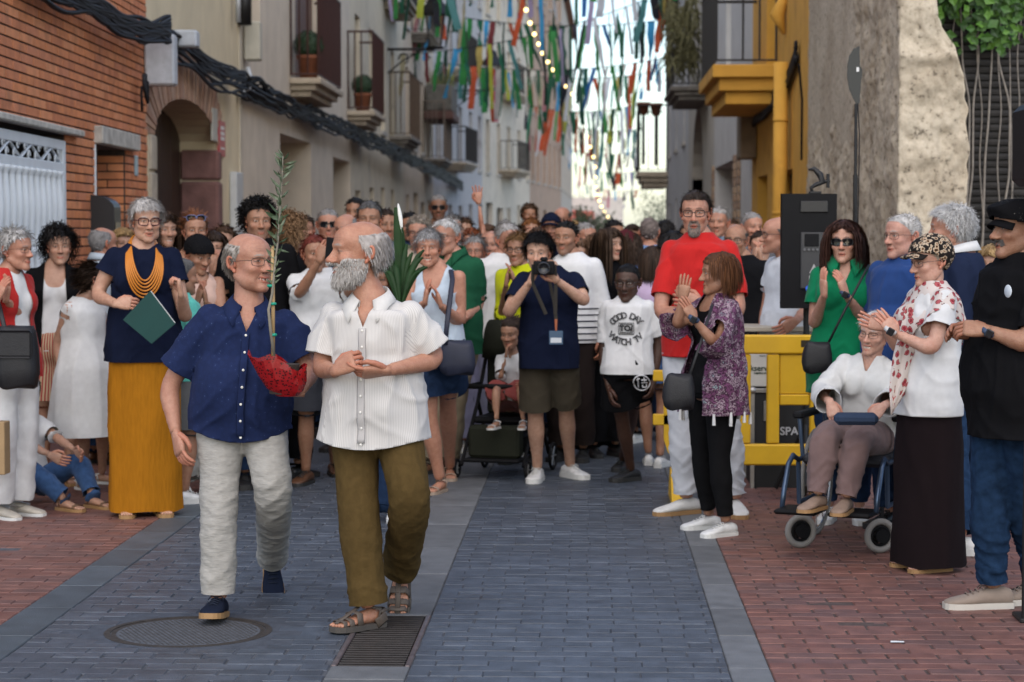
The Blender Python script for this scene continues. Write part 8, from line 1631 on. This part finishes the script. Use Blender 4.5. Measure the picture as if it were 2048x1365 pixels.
# ---- pushchair with child
def pushchair(label, px, Y, child):
    o = at(px, 700, Y); t = thing('pushchair', label, 'pushchair', (o[0], Y, 0)); ol = CL('canopy_olive', (.022, .024, .017)); th = np.linspace(0, math.pi, 12); V = [(x, .26 + .20 * math.cos(q), .80 + .26 * math.sin(q)) for x in (-.2, .2) for q in th]
    cn = MB().add(V, [(i, i+1, 13+i, 12+i) for i in range(11)]).build('canopy', ol, t, smooth=True); s_ = cn.modifiers.new('cloth', 'SOLIDIFY'); s_.thickness = .006
    MB().bbox((-.19, -.20, .36), (.19, .16, .41), .02).build('seat', blackp, t); MB().bbox((-.19, .14, .40), (.19, .19, .84), .02).build('backrest', ol, t); MB().bbox((-.18, -.34, .14), (.18, -.20, .36), .02).build('leg_rest', ol, t); MB().bbox((-.2, -.40, .115), (.2, -.2, .14), .01).build('footplate', blackp, t); MB().tube([(-.2, .0, .62), (-.2, -.25, .62), (0, -.33, .63), (.2, -.25, .62), (.2, .0, .62)], [.018] * 5, 10).build('bumper_bar', blackp, t, smooth=True); MB().bbox((-.18, -.12, .18), (.18, .25, .30), .03).build('basket', blackp, t)
    for s2 in (-1, 1):
        MB().tube([(s2 * .22, -.36, .09), (s2 * .21, .0, .5), (s2 * .21, .32, 1.0)], [.014] * 3, 8).build('frame_tube', blackp, t); MB().tube([(s2 * .22, .30, .12), (s2 * .21, .0, .5)], [.014] * 2, 8).build('frame_tube', blackp, t)
        for y, r in ((-.36, .068), (.30, .10)):
            a = np.linspace(0, 2 * math.pi, 21); c = np.array((s2 * .25, y, r)); k = MB().tube([c + np.array((0, (r - .012) * math.cos(q), (r - .012) * math.sin(q))) for q in a], [.012] * 21, 6, caps=False).build('wheel', blackp, t, smooth=True)
            for i in range(6): q = i * math.pi / 3; MB().tube([c, c + np.array((0, (r - .01) * math.cos(q), (r - .01) * math.sin(q)))], [.005] * 2, 5).build('spoke', mat('spoke_grey', (.3, .3, .3), .4, .5), k)
    MB().tube([(-.21, .32, 1.0), (.21, .32, 1.0)], [.016] * 2, 8).build('handlebar', blackp, t); return t
pushchair('black pushchair with olive hood holding a small girl', 1014, 14.75, True).rotation_euler = (0, 0, math.radians(-14))
person('small girl in white t-shirt resting her chin in the pushchair', 1020, 14.72, 637, -12, sex='f', skin=OLIVE, Hfix=1.02, base=0.0, seat=dict(pel=(0, .02, .50)), neck=(1024, 706, .05), hd=dict(px=1022, yaw=-6, pitch=8, d=.08), hair=dict(style='back', col=DKBRN), face=dict(age=0), R=dict(e=(1000, 760, .18), h=(1012, 712, .22), dir=(.1, 1, 0), curl=.4), L=dict(h=(1050, 770, .25)), RL=dict(f=(992, 858, .40), k=(992, 775, .34)), LL=dict(f=(1046, 858, .40), k=(1042, 775, .34)), tp=dict(kind='tee', m=WH, sleeve=.7, hem=0), bt=dict(kind='shorts', m=CL('brick_short', (.20, .05, .045)), len=.75), shoes=SA_W, detail=2, hsc=1.12)
# ---- prints on the boy's clothes
b = P27; off = .004
def on_shirt(v, cx, cz): 
    x, z = v[:, 0] + cx, v[:, 1] + cz; y = np.array([b['front'](q, w) for q, w in zip(x, z)]) - off - v[:, 2] * .2; return np.stack([x, y, z], 1)
cz0 = b['pel'][2] + .255; pr = MB(); fr_ = .105
for word, sgn, R_, span in (('GOOD DAY', 1, .098, 2.0), ('WATCH TV', -1, .105, 1.9)):
    for i, ch in enumerate(word):
        if ch == ' ': continue
        a = (i / (len(word) - 1) - .5) * span; v, f = text_geo(ch, .058, .0020); r = -a * .8 * sgn; c, s_ = math.cos(r), math.sin(r); v = np.stack([v[:, 0] * c - v[:, 1] * s_, v[:, 0] * s_ + v[:, 1] * c, v[:, 2]], 1); pr.add(on_shirt(v, R_ * math.sin(a) * 1.05, cz0 + sgn * (R_ * math.cos(a)) * .85 - .0), f)
for w, h in ((.050, .036), (.040, .027)):
    pts = np.array([(-w, -h, 0), (w, -h, 0), (w, h, 0), (-w, h, 0), (-w, -h, 0), (w, -h, 0)]); q = on_shirt(pts, 0, cz0); pr.tube(q, [.0028] * 6, 5)
v, f = text_geo('TO/', .05, .0024); pr.add(on_shirt(v, 0, cz0), f); tag(pr.build('shirt_print', ink, b['topo']), kind='stuff')
BV = b['botV']; 
def bfront(x, z): q = BV[(np.abs(BV[:, 0] - x) < .025) & (np.abs(BV[:, 2] - z) < .025)]; return q[:, 1].min() if len(q) else -.1
sp_ = MB(); cx, cz = .10, b['pel'][2] - .10
a = np.linspace(0, 2 * math.pi, 24); sp_.tube([(cx + .052 * math.cos(q), bfront(cx + .052 * math.cos(q), cz + .052 * math.sin(q)) - .006, cz + .052 * math.sin(q)) for q in a], [.0045] * 24, 5, caps=False)
for x0, z0, x1, z1 in ((-.03, .02, -.01, .03), (-.022, -.03, -.022, .035), (0, .02, .035, .02), (.0, .0, .035, .0), (.005, -.03, .03, -.03), (.005, -.03, .005, -.012), (.03, -.03, .03, -.012), (.018, .0, .018, .035)): sp_.tube([(cx + x0, bfront(cx + x0, cz + z0) - .006, cz + z0), (cx + x1, bfront(cx + x1, cz + z1) - .006, cz + z1)], [.0042] * 2, 5)
tag(sp_.build('emblem', mat('print_pale', (.6, .6, .62), .8), b['root']), kind='stuff')
# striped hem of the jumper, tassels of the kimono, sunglasses on hair, neck scarf
for k in range(16):
    v = P31['topV']; z = P31['hemz']; q = v[(np.abs(v[:, 2] - z) < .02)]; p = q[(k * len(q)) // 16]; MB().tube([p + np.array((0, 0, .005)), p + np.array((0, 0, -.055))], [.007, .010], 6).build('tassel', WH, P31['topo'])
build_glasses(P9['root'], lambda v: P9['HT'](np.asarray(v) * np.array((1, 1, 1)) + np.array((0, .018, .085))), dict(m=mat('lens_mirror', (.12, .15, .30), .15), w=.030, h=.020, r=.0025, sun=True), FACE0)
# striped hem bands
for q in [o for o in bpy.data.objects if o.get('label', '').startswith('man with short black hair in white jumper')]:
    sw = [c for c in q.children if c.name.startswith('sweater')][0]; v = np.array([p.co for p in sw.data.vertices]); z0 = v[:, 2].min()
    for k in range(6):
        z = z0 + .03 + k * .045; s_ = v[(np.abs(v[:, 2] - z) < .012) & (np.abs(v[:, 0]) < .24)]; an = np.arctan2(s_[:, 1], s_[:, 0]); pts = []
        for a in np.linspace(-math.pi, math.pi, 30): w = np.exp(-((np.angle(np.exp(1j * (an - a)))) / .12) ** 2) + 1e-9; c = (s_ * w[:, None]).sum(0) / w.sum(); d = nrm((c[0], c[1], 0)); pts.append((c[0] + d[0] * .006, c[1] + d[1] * .006, z))
        MB().tube(pts, [(.003, .005)] * 30, 5, caps=False, side=(1, 0, 0)).build('stripe', NAVY, sw, smooth=True)
